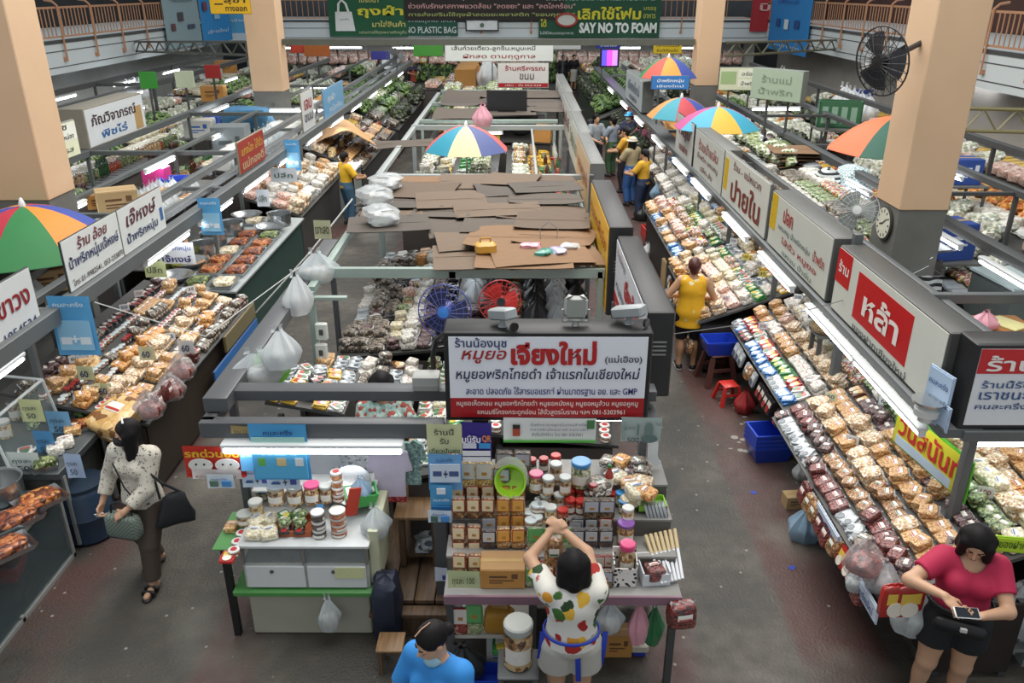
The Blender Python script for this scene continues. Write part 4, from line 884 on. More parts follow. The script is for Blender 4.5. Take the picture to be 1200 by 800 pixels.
# ------------------------------------------------------------------ counters and rows of goods on them
def rowframe(xf, xb, ya, yb, zf, zb):
    """sloping counter top along the hall: front edge (xf, zf), back edge (xb, zb), from ya (near) to yb (far)"""
    t = Vector((xb - xf, 0, zb - zf)); D = t.length; t.normalize()
    s = Vector((0, -1, 0)) if xb > xf else Vector((0, 1, 0))
    n = s.cross(t)
    o = Vector((xf, yb if xb > xf else ya, zf))
    M = Matrix(((s.x, t.x, n.x, o.x), (s.y, t.y, n.y, o.y), (s.z, t.z, n.z, o.z), (0, 0, 0, 1)))
    return M, abs(yb - ya), D, xb > xf
def counter(label, xf, xb, ya, yb, zf, zb, top='4a4a48', apron='3a302a', apron_h=None, name='display_counter', legs=True, group=None, back=.05):  # default top colour is darkened so gaps between goods read as shadow
    M, L, D, rev = rowframe(xf, xb, ya, yb, zf, zb)
    t = thing(name, label, 'counter', (0, 0, 0), group=group)
    MB().box(0, L, 0, D, -.03, -.001, M=M).obj('counter_top', mat(top, .5, var=.12), t)
    lo, hi = min(xf, xb), max(xf, xb)
    sgn = 1 if xb > xf else -1
    ah = zf - .05 - (0.08 if apron_h is None else zf - apron_h)
    z0 = .06 if apron_h is None else apron_h
    xa, xb2 = xf + sgn * back, xf + sgn * (back + .03)
    MB().box(min(xa, xb2), max(xa, xb2), min(ya, yb) + .02, max(ya, yb) - .02, z0, zf - .045).obj('front_panel', mat(apron, .6, var=.2, scale=4), t)
    for yy in (min(ya, yb) + .03, max(ya, yb) - .05):
        MB().box(min(xa, xb - sgn * .08), max(xa, xb - sgn * .08), yy - .012, yy + .012, z0, zf - .045).obj('side_panel', mat(apron, .6, var=.2, scale=4), t)
    for yy in (min(ya, yb) + .06, max(ya, yb) - .06):
        for xx in (xf + sgn * (back + .05), xb - sgn * .1): MB().box(xx - .025, xx + .025, yy - .025, yy + .025, 0, zf - .04).obj('leg', DGREY, t)
    return M, L, D, rev
SPARE = [k for k in KIND if KIND[k]['cat'] in ('snack bag', 'packet') and k != 'ring']
def fill(F, rows, where, seed=0, sc=1.0, gap=.95, jit=.10, second=0.0, parts=True, run=(1, 4), skip=0.02, mx=285, t0=.02, ends='near end', rowword='row'):
    """rows: one list of kinds for each row, from the front edge up; runs of one kind stand side by side"""
    M, L, D, rev = F
    rn = random.Random(seed); t = t0
    Q = M.to_3x3().to_4x4()
    for ri in range(14):
        ks = rows[ri % len(rows)]
        rl = max(KIND[k]['size'][1] for k in ks) * sc * gap
        if t + rl > D + .04: break
        items = []; x = .01; k = None; left = 0
        while True:
            if left <= 0:
                k = rn.choice(ks); left = rn.randint(*run)
                tries = 0
                while COUNT.get(KIND[k]['name'], 0) > mx and tries < 60:
                    k = rn.choice(ks if tries < 8 else SPARE); tries += 1
                if tries > 7: left = 1
            w = KIND[k]['size'][0] * sc * gap
            if x + w > L: break
            if rn.random() > skip and COUNT.get(KIND[k]['name'], 0) <= mx: items.append((k, x + w / 2)); COUNT[KIND[k]['name']] = COUNT.get(KIND[k]['name'], 0)
            x += w; left -= 1
        if rev: items = items[::-1]
        for i, (k, xx) in enumerate(items):
            short = lambda q: q if len(q.split()) <= 16 else q.replace(' from near end', '')
            kd = KIND[k]
            s = sc * rn.uniform(.93, 1.02)
            yy = t + rl / 2 + rn.uniform(-.01, .01)
            R = Q @ Matrix.Rotation(rn.uniform(-jit, jit), 4, 'Z')
            if kd['cat'] in ('jar', 'tub', 'bottle', 'plastic bag'): R = Matrix.Rotation(rn.uniform(-.5, .5), 4, 'Z'); 
            loc = M @ Vector((xx, yy, .001))
            lab = '%s %s from near end, %s row, %s' % (ORD[min(i + 1, 59)], kd['desc'], ORD[ri + 1], where)
            lab = short(lab)
            put(k, loc, label=lab, group='%ss on the %s' % (kd['name'].replace('_', ' '), where.replace('on the ', '').replace('under the ', 'counter under the ')), rot=R.to_euler(), scale=s, parts=parts)
            if second and rn.random() < second and kd['cat'] in ('snack bag', 'packet'):
                k2 = k
                loc = M @ Vector((xx, yy, .002 + kd['size'][2] * s * .98))
                R = Q @ Matrix.Rotation(rn.uniform(-.9, .9), 4, 'Z')
                lab = '%s atop the %s one, %s row, %s' % (kd['desc'], ORD[min(i + 1, 59)], ORD[ri + 1], where)
                put(k2, loc, label=lab, group='bags lying on top, ' + where, rot=R.to_euler(), scale=s * .9, parts=parts)
        t += rl
    return t
FR = []
# --- the snack row on the aisle's far side (front edge towards the aisle)
BR = ['cracker', 'rind', 'banana', 'prawn', 'nut']
F = counter('long sloping counter of bagged crackers nearest the pink-shirted woman', 2.6, 3.75, 4.6, 7.3, .74, 1.24, apron='2e2623', back=.5)
fill(F, [['chilli', 'plum', 'mush', 'p_sil'], ['chilli', 'nut', 'plum'], ['cracker', 'nut', 'rind'], ['cracker', 'banana', 'rind'], ['p_brn', 'cracker', 'plum'], ['noodle', 'white', 'green'], ['rind', 'p_wht', 'noodle']], 'under the nearest row signs', 1, sc=.8, second=.55); FR.append((F, 7, 'under the nearest row signs'))
F = counter('sloping counter of cracker bags at the end of the snack block', 3.86, 5.1, 4.3, 6.4, .82, 1.2, apron='2e2623')
fill(F, [['cracker', 'rind'], ['rind', 'banana', 'cracker'], ['rind', 'noodle', 'cracker'], ['noodle', 'rind', 'prawn'], ['cracker', 'noodle']], 'on the block end counter', 2, sc=.8, second=.55); FR.append((F, 5, 'at the snack block end'))
F = counter('sloping counter of bread and sweets bags before the metal sign box', 2.76, 3.85, 7.4, 9.75, .74, 1.22, apron='2c2826', back=.3)
fill(F, [['p_sil', 'p_blk', 'p_blu'], ['p_wht', 'p_grn', 'p_red', 'mix'], ['cracker', 'rind', 'white'], ['rind', 'prawn', 'cracker'], ['white', 'mix', 'noodle'], ['p_sil', 'mush', 'p_red'], ['p_wht', 'noodle', 'b_brn']], 'under the metal sign box', 3, sc=.8, second=.55); FR.append((F, 6, 'under the metal sign box'))
F = counter('sloping counter of golden snack bags before the tall-lettered sign', 2.38, 3.7, 9.85, 12.2, .74, 1.22, apron='2c2826')
fill(F, [['cracker', 'banana', 'p_brn'], ['rind', 'cracker'], ['rind', 'white', 'prawn'], ['white', 'noodle'], ['p_wht', 'mix', 'p_grn'], ['white', 'p_sil'], ['noodle', 'p_wht', 'p_yel']], 'under the tall-lettered sign', 4, sc=.8, second=.55); FR.append((F, 6, 'under the tall-lettered sign'))
F = counter('sloping counter of mixed bags before the grey vented sign', 2.5, 3.75, 12.4, 15.6, .76, 1.24, apron='2c2826')
fill(F, [['p_blu', 'p_sil', 'cracker'], ['prawn', 'cracker', 'nut'], ['p_grn', 'mix', 'p_red'], ['green', 'p_grn', 'white'], ['white', 'noodle', 'p_wht']], 'under the vented sign', 5, sc=.95, second=.5); FR.append((F, 6, 'under the vented sign'))
F = counter('sloping counter piled with wrapped goods where the shoppers gather', 3.02, 4.15, 15.8, 20.3, .8, 1.3, apron='2c2826')
fill(F, [['p_sil', 'white', 'mush'], ['white', 'prawn', 'p_wht'], ['p_blu', 'white', 'mix'], ['noodle', 'cracker', 'p_yel'], ['p_brn', 'noodle', 'cracker']], 'where the shoppers gather', 6, sc=1.3, second=.45, parts=False)
F = counter('long sloping counter of dark greens and jars at the far end of the aisle', 3.02, 4.3, 20.6, 27.0, .8, 1.5, apron='3a4a3c')
fill(F, [['g_dark', 'mush'], ['j_wht', 'j_red', 'plum'], ['j_gry', 'j_dk', 'nut'], ['g_leaf', 'mush', 'g_dark'], ['mush', 'green']], 'beyond the shoppers', 7, sc=1.7, parts=False)
F = counter('farthest sloping counter of green bundles along the aisle', 2.7, 4.7, 27.3, 37.5, .8, 1.6, apron='3a4a3c')
fill(F, [['g_dark', 'g_leaf', 'mush'], ['g_leaf', 'g_pale', 'green'], ['g_dark', 'g_leaf'], ['p_sil', 'g_leaf', 'g_pale'], ['green', 'g_dark', 'mush']], 'at the aisle far end', 8, sc=2.0, parts=False, jit=.6)
# --- the chilli-paste row on the other aisle
F = counter('long sloping counter of fried snacks and chilli pastes under the double sign', -3.58, -4.95, 6.95, 10.25, .84, 1.18, apron='33291f')
fill(F, [['t_red', 'mush', 'chilli'], ['cracker', 'banana', 'rind', 't_ora'], ['cracker', 'rind', 't_red'], ['banana', 'cracker', 't_blk', 't_red'], ['mush', 'cracker', 'j_dk', 't_wht'], ['t_wht', 't_red', 'cracker'], ['mush', 'p_blk', 'plum'], ['rind', 'mush', 'noodle'], ['j_gry', 'b_brn', 'j_red']], 'under the double sign', 11, sc=.8, second=.55); FR.append((F, 7, 'under the double sign'))
FD = counter('flat counter of cooked dishes with a green tiled front', -3.84, -5.0, 10.5, 14.4, .92, .96, apron='27423c', top='9aa0a0')
F2 = counter('sloping counter of wrapped snacks where the yellow-vested seller stands', -3.95, -5.1, 14.7, 18.6, .86, 1.24, apron='3c3a38')
fill(F2, [['white', 'rind', 'p_sil'], ['white', 'cracker', 'prawn'], ['rind', 'white', 'p_wht'], ['cracker', 'nut', 'prawn'], ['banana', 'rind', 'p_red']], 'beside the yellow-vested seller', 12, sc=1.25, second=.45, parts=False)
F3 = counter('sloping counter of jars and packets past the yellow-vested seller', -3.55, -4.95, 19.0, 24.5, .84, 1.35, apron='3c3a38')
fill(F3, [['j_dk', 'mush', 'nut'], ['nut', 'cracker', 'j_red'], ['mush', 'j_wht', 'p_brn'], ['p_yel', 'rind', 'nut'], ['mush', 'green', 'p_sil']], 'past the pale blue sign', 13, sc=1.5, parts=False)
F4 = counter('farthest sloping counter of greens along the chilli-paste row', -3.5, -5.6, 24.8, 34.5, .84, 1.6, apron='3c3a38')
fill(F4, [['mush', 'g_dark', 'p_sil'], ['g_leaf', 'mush', 'green'], ['p_sil', 'g_pale', 'g_leaf'], ['g_leaf', 'g_dark', 'p_wht'], ['mush', 'g_leaf', 'g_mix']], 'at the chilli row far end', 14, sc=1.9, parts=False, jit=.6)
# goods hung down the counter fronts, and little price cards
def hung(xf, ya, yb, zlo, zhi, rows, where, seed, sc=1.0, lean=.07):
    Mh, Lh, Dh, rv = rowframe(xf, xf + lean, ya, yb, zlo, zhi)
    fill((Mh, Lh, Dh, rv), rows, where, seed, sc=sc, jit=.06, run=(1, 3), skip=.12)
hung(2.57, 4.62, 6.2, .5, .73, [['p_red', 'p_sil', 'nut', 'chilli'], ['p_yel', 'p_sil', 'chilli', 'plum']], 'on the nearest front', 61)
hung(2.73, 7.45, 9.5, .48, .72, [['p_sil', 'p_blk', 'nut'], ['p_yel', 'p_blk', 'plum', 'p_brn']], 'hung before metal box', 62)
hung(2.35, 9.9, 12.1, .22, .72, [['p_blk', 'p_sil', 'nut'], ['p_brn', 'p_sil', 'cracker']], 'hung before tall letters', 63)
def cards(F, n, where, seed):
    M, L, D, rev = F; rn = random.Random(seed)
    for i in range(n):
        q = M @ Vector((L * (i + .5) / n, D * rn.uniform(.25, .85), .08))
        c = rn.choice(['e4e6e4', 'd8d9b4', 'e8d46a', 'dfe4ea'])
        t = thing('price_card', 'small handwritten price card, %s along the counter %s' % (ORD[i + 1], where), 'price card', q, (-.5 if rev else .5) + rn.uniform(-.3, .3))
        MB().box(-.055, .055, -.002, .002, 0, .085).obj('card', mat(c, .5, var=.04), t); MB().box(-.004, .004, .003, .006, -.07, .05).obj('stick', mat('a88a5c', .6), t)
        lettering(t, rn.choice(['60', '100', '3/100', '50', '35']), rn.choice(['2c3a6a', 'a03030', '2a2a2a']), 0, .045, .07, .04)
for Fq, n, w in FR: cards(Fq, n, w, n)
def facing(x0, x1, y, z0, z1, rows, where, seed, sc=1.0, lean=.25, **k):
    t_ = Vector((0, lean, 1)).normalized(); n_ = Vector((1, 0, 0)).cross(t_)
    Mv = Matrix(((1, t_.x, n_.x, x0), (0, t_.y, n_.y, y), (0, t_.z, n_.z, z0), (0, 0, 0, 1)))
    fill((Mv, x1 - x0, (z1 - z0) / t_.z, False), rows, where, seed, sc=sc, **k)
    return Mv
# cooked dishes
M, L, D, rev = FD
rn = random.Random(21)
for i, (k, s, t_) in enumerate([('y_ric', .22, .22), ('y_grn', .22, .58), ('bowl', .3, .95), ('y_sau', .75, .22), ('y_cur', .75, .58), ('y_sau', 1.2, .22), ('y_cur', 1.2, .6), ('y_sau', 1.65, .24), ('y_ric', 1.65, .62), ('y_cur', 2.1, .24), ('y_sau', 2.1, .6), ('y_grn', 2.55, .24), ('y_sau', 2.55, .6), ('pot', 2.1, 1.0), ('bowl', 2.95, .34), ('pot', 2.75, .92), ('pot', 1.55, .95), ('bowl', .95, .98), ('pot', 3.4, .3), ('y_ric', 3.4, .75), ('bowl', 3.65, .95)]):
    put(k, M @ Vector((s, t_, .001)), rz=H90, label='%s on the green-fronted counter, %s along in %s row' % (KIND[k]['desc'], ORD[1 + int(s / .45)], ORD[1 + int(t_ > .4) + int(t_ > .8)]), group='cooked dishes', scale=1.05)
# ------------------------------------------------------------------ rows of stalls further out, and the covered middle stalls
def flat(label, x0, x1, ya, yb, z, rows, where, seed, sc=1.5, top='3e3e3c', side=1, parts=False, second=0.0, jit=.3, apron='4a4440', **kw):  # dark default top again imitates shadow between the goods
    xf, xb = (x0, x1) if side > 0 else (x1, x0)
    Fq = counter(label, xf, xb, ya, yb, z, z + .12, top=top, apron=apron)
    fill(Fq, rows, where, seed, sc=sc, second=second, jit=jit, parts=parts, **kw)
    return Fq
MIXD = ['mush', 'p_blk', 'p_sil', 'j_dk', 'green']; MIXL = ['p_sil', 'p_wht', 'white', 'noodle', 'mix']; MIXG = ['g_leaf', 'g_pale', 'g_dark', 'green', 'g_mix']; MIXJ = ['j_wht', 'j_gry', 'j_red', 'b_brn', 'b_grn', 'j_grn']
flat('counter of jars and packets in the second row behind the cooked dishes', -7.6, -6.35, 12.2, 16.2, .9, [MIXD, MIXJ, MIXL, MIXD], 'behind the cooked dishes', 31, sc=1.4, side=-1)
flat('counter of dark packets in the second row behind the grey cabinet', -7.6, -6.3, 16.5, 21.5, .9, [MIXD, MIXL, MIXJ, MIXD], 'behind the grey cabinet', 32, sc=1.6, side=-1)
flat('counter of bottles and packets in the second row by the far column', -7.7, -6.3, 22.4, 29.0, .9, [MIXL, MIXJ, MIXD, MIXG], 'by the umbrella-side far column', 33, sc=1.9, side=-1)
flat('counter of jars in the outer row beneath the umbrella-side balcony', -10.9, -8.9, 15, 21, .9, [MIXJ, MIXD, MIXL, MIXG, MIXD], 'in the outer row', 34, sc=1.8, side=-1)
flat('counter of greens in the outer row toward the posters', -10.9, -8.8, 21.5, 29, .9, [MIXG, MIXD, MIXL, MIXG, MIXD], 'toward the blue posters', 35, sc=2.1, side=-1)
flat('counter of greens behind the far column on the umbrella side', -9.0, -5.8, 29.6, 36, .9, [MIXG, MIXL, MIXD, MIXG], 'behind the umbrella-side far column', 36, sc=2.4, side=-1)
flat('counter of wrapped goods behind the snack row signs near the column', 4.3, 5.5, 9.9, 14.5, 1.6, [MIXL, MIXD, MIXL], 'behind the snack row signs', 37, sc=1.6)
flat('counter of wrapped goods behind the snack row past the umbrellas', 4.4, 5.6, 14.8, 20.5, 1.6, [MIXL, MIXG, MIXD, MIXJ], 'behind the umbrella pair', 38, sc=1.7)
flat('counter of snacks in the row beyond the big column', 5.9, 7.2, 7.6, 12.6, .9, [MIXL, ['mix', 'p_red', 'p_grn', 'nut'], MIXD, MIXG], 'beyond the wall fan column', 39, sc=1.4)
flat('counter of bags in the row beyond the big column, farther half', 5.9, 7.2, 13.0, 20.0, .9, [MIXD, MIXL, ['mix', 'p_yel', 'g_ora'], MIXG], 'in the farther column row', 40, sc=1.8)
flat('counter of fruit in the outer row under the fan-side balcony', 7.7, 9.6, 12.5, 19, .9, [['g_ora', 'g_mix', 'p_yel'], MIXL, ['g_ora', 'p_yel'], MIXG], 'under the fan-side balcony', 41, sc=2.0)
flat('counter of fruit and flowers in the far outer row, fan side', 6.2, 9.8, 21, 30, .9, [['g_ora', 'g_mix', 'p_yel', 'p_red'], MIXG, ['g_mix', 'g_ora'], MIXL, MIXG], 'in the far outer row', 42, sc=2.3)
flat('counter of mixed goods under the far balcony on the fan side', 4.9, 10.5, 31, 37, .9, [['g_ora', 'g_mix', 'p_yel'], MIXG, MIXD, ['g_mix', 'g_ora', 'p_red']], 'below the red banner', 43, sc=2.6)
# covered middle stalls seen from above
flat('table of fermented sausages and dried goods under the grey beam', -2.06, -1.0, 6.95, 7.95, 1.02, [['p_sil', 'mush', 'white'], ['p_sil', 'mush', 'p_brn', 'p_sil'], ['cracker', 'mush', 'p_sil'], ['white', 'p_sil', 'mush'], ['p_sil', 'mush'], ['p_wht', 'p_sil'], ['mush', 'plum', 'cracker']], 'beside the grey beam', 51, sc=.72, side=-1, parts=True, second=.7)
flat('table of dried goods just inside the beam corner', -2.12, -1.46, 6.1, 6.9, 1.42, [['p_wht', 'p_yel', 'p_sil'], ['p_sil', 'p_yel', 'mush'], ['p_blk', 'p_sil', 'white']], 'inside the beam corner', 49, sc=.68, side=-1, parts=True, second=.7)
flat('table with wrapped parcels by the seller inside the middle stall', -.95, -.4, 5.75, 7.95, 1.0, [['p_wht', 'p_sil', 'green', 'b_brn'], ['p_sil', 'p_wht', 'noodle'], ['mush', 'p_grn', 'p_wht']], 'beside the seated seller', 52, sc=.75, side=1, parts=True, second=.6)
flat('table of bags under the cardboard roof edge', -2.0, -.75, 8.15, 11.9, 1.0, [['mush', 'white', 'p_sil'], ['plum', 'mush', 'p_wht'], ['mush', 'p_sil', 'p_blk'], ['p_sil', 'mush']], 'under the cardboard roof', 53, sc=.85, side=1, second=.5)
flat('table of bottles and household things behind the big sign', -.25, .92, 6.3, 7.95, 1.0, [['b_clr', 't_red', 't_ora', 'p_wht'], ['j_blu', 'p_wht', 'j_red', 'p_blu', 'b_red'], ['p_wht', 'b_brn', 'p_red', 'mush'], ['p_sil', 'b_clr', 'j_wht'], ['pb_c', 'p_wht', 'mush']], 'behind the big sign', 54, sc=1.0, side=-1, parts=True, second=.4)
flat('rack of pots and dark bags under the cardboard roof, ridge side', -.7, .85, 8.3, 11.9, 1.2, [['pb_k', 'mush', 'p_blk'], ['pb_c', 'mush', 'plum'], ['p_blk', 'pb_k', 'mush'], ['mush', 'p_sil']], 'under the roof, ridge side', 50, sc=1.0, side=-1, second=.4)
flat('table of white flowers and wrapped goods under the striped umbrella', -1.95, -.35, 13.2, 17.9, 1.35, [['g_mix', 'white'], ['white', 'noodle', 'g_mix', 'p_yel'], ['g_mix', 'p_grn', 'p_wht'], ['g_pale', 'p_wht', 'white'], ['white', 'mix', 'p_wht'], ['g_mix', 'white']], 'under the striped umbrella', 55, sc=1.25, side=1, second=.4)
flat('table of colourful bottles and packs behind the striped umbrella pole', -.2, .95, 13.2, 17.9, 1.4, [['b_grn', 'p_red', 'b_clr', 'j_red'], ['p_yel', 'j_grn', 'b_brn', 'p_grn'], ['p_grn', 'p_wht', 'j_pink', 'p_yel'], ['p_wht', 'mix', 'g_mix']], 'beside the ridge boxes', 56, sc=1.3, side=-1, second=.4)
flat('table of cartons and pans past the open middle stall', -1.9, .8, 18.15, 19.6, 1.6, [['c_brn', 'pb_r', 'p_blk'], ['c_brn', 'pb_p', 'g_ora', 'bowl'], ['p_yel', 'j_dk', 'pb_k', 'pot'], ['c_tan', 'p_red', 'bowl']], 'past the umbrella stall', 57, sc=1.3, side=-1)
struct('floor_added_shade_boards', MB().box(-2.05, .95, 6.25, 24, 0.002, .05), wood('2b2622', '3d362f', .7, (8, 1, 1), 'shade_dark_boards'))  # dark boards added to deepen the shade inside the middle stalls
flat('table of greens at the far end of the middle block', -2.6, .9, 24.6, 31.5, 1.2, [MIXG, MIXL, MIXD, ['g_pale', 'p_sil', 'white'], MIXG], 'at the middle block far end', 58, sc=2.2)

KX = ['c_wht', 'pb_c', 'p_sil', 'mush', 'c_brn', 'white', 'p_wht', 'mix']; KB = ['p_wht', 'white', 'noodle', 'mix', 'p_yel', 'pb_w', 'g_mix', 'prawn']
flat('shelf of cartons and bags between the two rails, past the grey cabinet', -6.15, -5.15, 15.6, 20.7, 1.45, [KX, KX, MIXL, KX], 'past the grey cabinet', 70, sc=1.15, side=-1)
flat('shelf of cartons and bags between the two rails near the far column', -6.1, -5.15, 22.4, 29, 1.3, [MIXL, KX, MIXJ, KB], 'between the far rails', 71, sc=1.5, side=-1)
flat('shelf of bags behind the double sign rail', -6.2, -5.75, 7.0, 9.2, 1.78, [['pb_c', 'c_brn', 'mush', 'p_sil'], ['c_tan', 'pb_c', 'white']], 'behind the double sign rail', 72, sc=1.0, side=-1)
flat('counter of jars deep in the second row beside the yellow-green sign', -9.0, -7.95, 12.5, 20.5, 1.2, [MIXD, MIXJ, MIXL], 'deep in the second row', 73, sc=1.7, side=-1)
flat('counter of bright goods below the posters and balcony', -13.2, -11.3, 18, 29, 1.1, [KB, MIXL, KB, MIXG], 'below the posters', 74, sc=2.2, side=-1)
flat('counter of bright goods at the very end, umbrella side', -12.5, -9.4, 30, 39, 1.1, [KB, MIXG, KB, MIXL, MIXG], 'at the umbrella-side end', 75, sc=2.7, side=-1)
flat('counter of packed goods at the very end of the covered aisle', -8.6, -5.2, 36.4, 41.5, 1.1, [KB, MIXL, MIXG, KB], 'at the covered aisle end', 76, sc=2.8, side=-1)
flat('counter of packed goods at the very end of the middle block', -3.6, .6, 32, 36, 1.2, [KB, MIXL, KX, KB, MIXL], 'at the very end of the middle', 77, sc=2.6)
flat('counter of bright goods at the very end of the shopping aisle', 2.9, 9.5, 38, 41.5, 1.2, [KB, MIXG, KB, MIXL], 'at the shopping aisle end', 78, sc=2.8)
flat('shelf of bags above the snack row near the big column', 3.5, 4.1, 9.9, 14.6, 1.5, [KX, MIXL], 'above the snack row', 79, sc=1.1)
flat('shelf of bags above the snack row before the umbrellas', 3.6, 4.2, 15.0, 20.3, 1.5, [KX, MIXL], 'above the far snack row', 80, sc=1.3)
flat('counter of bright packs beyond the big column, outer side', 7.7, 9.0, 8.5, 12.2, 1.0, [KB, MIXG, KB, MIXL], 'outside the column row', 81, sc=1.8)
flat('counter of bright packs in the outermost fan-side row', 9.9, 11.6, 14, 30, 1.1, [KB, ['g_ora', 'p_yel'], KB, MIXG], 'in the outermost fan-side row', 82, sc=2.4)
for i, (u, v0, v1, w, c, lb) in enumerate([(502, 53, 66, 34, '5ab04a', 'bright green slatted panel at the far end of the middle rows'), (372, 53, 66, 30, 'c4703a', 'orange-red board beyond the peach far column'), (349, 48, 62, 16, 'd8503a', 'small red lit board beyond the peach far column'), (446, 60, 70, 22, '3a3a8c', 'dark blue crate front up the covered goods'), (175, 84, 104, 20, '3f9a3a', 'green board in the outermost row under the posters'), (178, 83, 103, 22, 'd8e2c4', 'pale green board in the outermost row under the posters'), (250, 76, 92, 18, 'b0302c', 'red board in the outermost row by the lamps'), (660, 52, 58, 40, 'e4e6e2', 'white lit board at the far end of the ridge'), (1140, 560, 580, 30, 'd8d4c4', 'x')][:8]):
    y = [37.5, 38, 38.2, 33, 24, 25, 26, 40][i]
    sheet_at0 = PY(u, v1, y); h = PY(u, v0, y).z - sheet_at0.z; wm = w * y * .97 / FPX
    sign(lb, (sheet_at0.x + (0 if i != 5 else 1.0), y, sheet_at0.z), 0, wm, h, .05, c, c, name='coloured_board', cat='board')
    MB().box(-.03, .03, .01, .04, -sheet_at0.z, .02).obj('post', DGREY, bpy.data.objects['coloured_board' if i == 0 else 'coloured_board.%03d' % i])

facing(-12.5, 11.5, 43.0, .3, 2.2, [MIXL + MIXG, MIXL + ['prawn'], MIXL + ['g_ora']], 'stacked below the far balcony', 90, sc=3.0, jit=.3)
MB().box(-12.6, 11.6, 43.05, 43.4, 0, .3).obj('shelf_plinth', mat('6a6c6a', .6)); tag(bpy.data.objects['shelf_plinth'], 'long low plinth of the stacked goods below the far balcony', 'plinth')
for i in range(8): MB().box(-12.5 + 3.4 * i, -12.42 + 3.4 * i, 43.5, 43.58, 0, 2.25).obj('post', DGREY, bpy.data.objects['shelf_plinth'])
# flattened cardboard laid over the stalls as a roof
def card_mat(c):
    return wood(c[0], c[1], .8, (1.5, 40, 1), 'corrugated_card')
CARDS = [card_mat(c) for c in (('58493d', '6b5a4b'), ('635345', '766452'), ('51473f', '5f564d'), ('775a40', '8a6b4e'), ('4d4640', '5a534c'))]
rn = random.Random(5)
def card(x, y, z, w, l, a, mi, label, curl=.02, tilt=(0, 0)):
    ph = rn.uniform(0, 6)
    f = lambda u, v: (w * (u - .5), l * (v - .5), curl * (abs(2 * u - 1) ** 3) * math.sin(ph + 3 * v) + .3 * curl * math.sin(6 * v + ph))
    m = MB().sheet(f, 8, 6).sheet(lambda u, v: tuple(Vector(f(1 - u, v)) - Vector((0, 0, .008))), 8, 6)
    m.box(-w / 2 + .02, w / 2 - .02, -.003, .003, .0, .003)
    o = m.obj('cardboard_sheet', [CARDS[mi]])
    o.location = (x, y, z); o.rotation_euler = (tilt[0], tilt[1], a)
    tag(o, label, 'cardboard', 'flattened cardboard roof sheets')
k = 0
for r in range(7):
    yy = 8.32 + r * .6
    for c in range(4):
        x = (-1.5 if r > 1 else -.4) + c * (.7 if r > 1 else .36) + rn.uniform(-.14, .14)
        w, l = rn.uniform(.75, 1.15), rn.uniform(.62, .95)
        x = min(x, .88 - w / 2)
        k += 1
        card(x, yy + rn.uniform(-.05, .05), 2.112 + .022 * ((r + c) % 3) + .01 * c, w, l, rn.uniform(-.22, .22), rn.choice([0, 0, 1, 1, 2, 2, 3, 4]) if r > 1 else rn.choice([3, 3, 1]),
             'flattened carton, %s across in the %s row of the cardboard roof' % (ORD[c + 1], ORD[r + 1]), curl=rn.uniform(.01, .035))
for c in range(3):
    card(-1.25 + c * 1.05, 18.9 + .3 * c, 2.15 + .02 * c, 1.2, 1.6, .05 * c, 2, 'grey weathered card sheet, %s from the chilli row on the farther roof' % ORD[c + 1], .05)
for r in range(2):
    for c in range(3): card(-1.3 + c * .95, 20.6 + 1.5 * r, 2.17 + .02 * ((c + r) % 2), 1.15, 1.7, .04 * (c - r), 2 if r else 4, 'grey weathered card on the farther roof, %s back, %s across' % (ORD[r + 2], ORD[c + 1]), .06)
frame('stall_frame', 'grey steel frame under the weathered grey card roof', [(-2.1, .9, 18.1, 18.2, 2.03, 2.11), (-2.1, .9, 20.9, 21.0, 2.03, 2.12), (-2.1, .9, 23.5, 23.6, 2.05, 2.13)], GREENGREY, [(x, x + .06, y, y + .06, 0, 2.05) for x in (-2.08, .8) for y in (18.1, 23.5)])
p = P(476, 167, 2.1); card(p.x, p.y, 2.09, 1.1, .7, .25, 2, 'pale flat card flap jutting out beside the striped umbrella', .04)
# things lying on the cardboard roof
o = put('sk', P(447, 262, 2.16), label='cloudy plastic sack slumped low on the cardboard roof edge', scale=(.75, 1.0, .9), group='sacks on the cardboard roof'); o.rotation_euler = (.05, .05, .4)
put('sk', P(440, 240, 2.16), label='cloudy plastic sack in the middle of the three on the cardboard roof', scale=(.78, 1.1, 1.0), rz=.5, group='sacks on the cardboard roof')
put('sk', P(452, 222, 2.15), label='whitish plastic sack farthest of the three on the cardboard roof', scale=(.85, 1.1, .9), rz=-.2, group='sacks on the cardboard roof')
jc = MB().box(-.11, .11, -.08, .08, 0, .13, bev=.03).mat(1).tube([(-.06, 0, .12), (-.05, 0, .17), (.05, 0, .17), (.06, 0, .12)], .012, 6)
o = jc.obj('jerry_can', [mat('c9973a', .35, coat=.3), mat('b5842c', .4)]); o.location = P(569, 297, 2.15); o.rotation_euler = (0, 0, .2); tag(o, 'small amber plastic can lying on the front edge of the cardboard roof', 'can')
for i, (u, v, c, l) in enumerate([(622, 291, 'd89aa8', 'pink'), (638, 299, '3f8a7a', 'teal'), (655, 297, 'b0a8c8', 'lilac'), (668, 292, 'd8cfae', 'cream')]):
    m = MB().pillow(.2, .16, .06, 12, 5, seed=i, rough=.15)
    o = m.obj('plastic_scrap', [clear('d8dcdc', .75) if i == 3 else mat(c, .3, coat=.3)]); o.location = P(u, v, 2.16); o.rotation_euler = (0, 0, i); tag(o, l + ' scrap of plastic wrap in the litter by the yellow sign box', 'plastic wrap', 'plastic litter on the cardboard roof')
m = MB().tube([(-.09, 0, 0), (-.1, .02, .12), (0, .03, .2), (.1, .02, .12), (.09, 0, 0)], .005, 5); o = m.obj('wire_hoop', [STEEL]); o.location = P(643, 281, 2.15); tag(o, 'thin wire hoop standing in the plastic litter', 'wire')
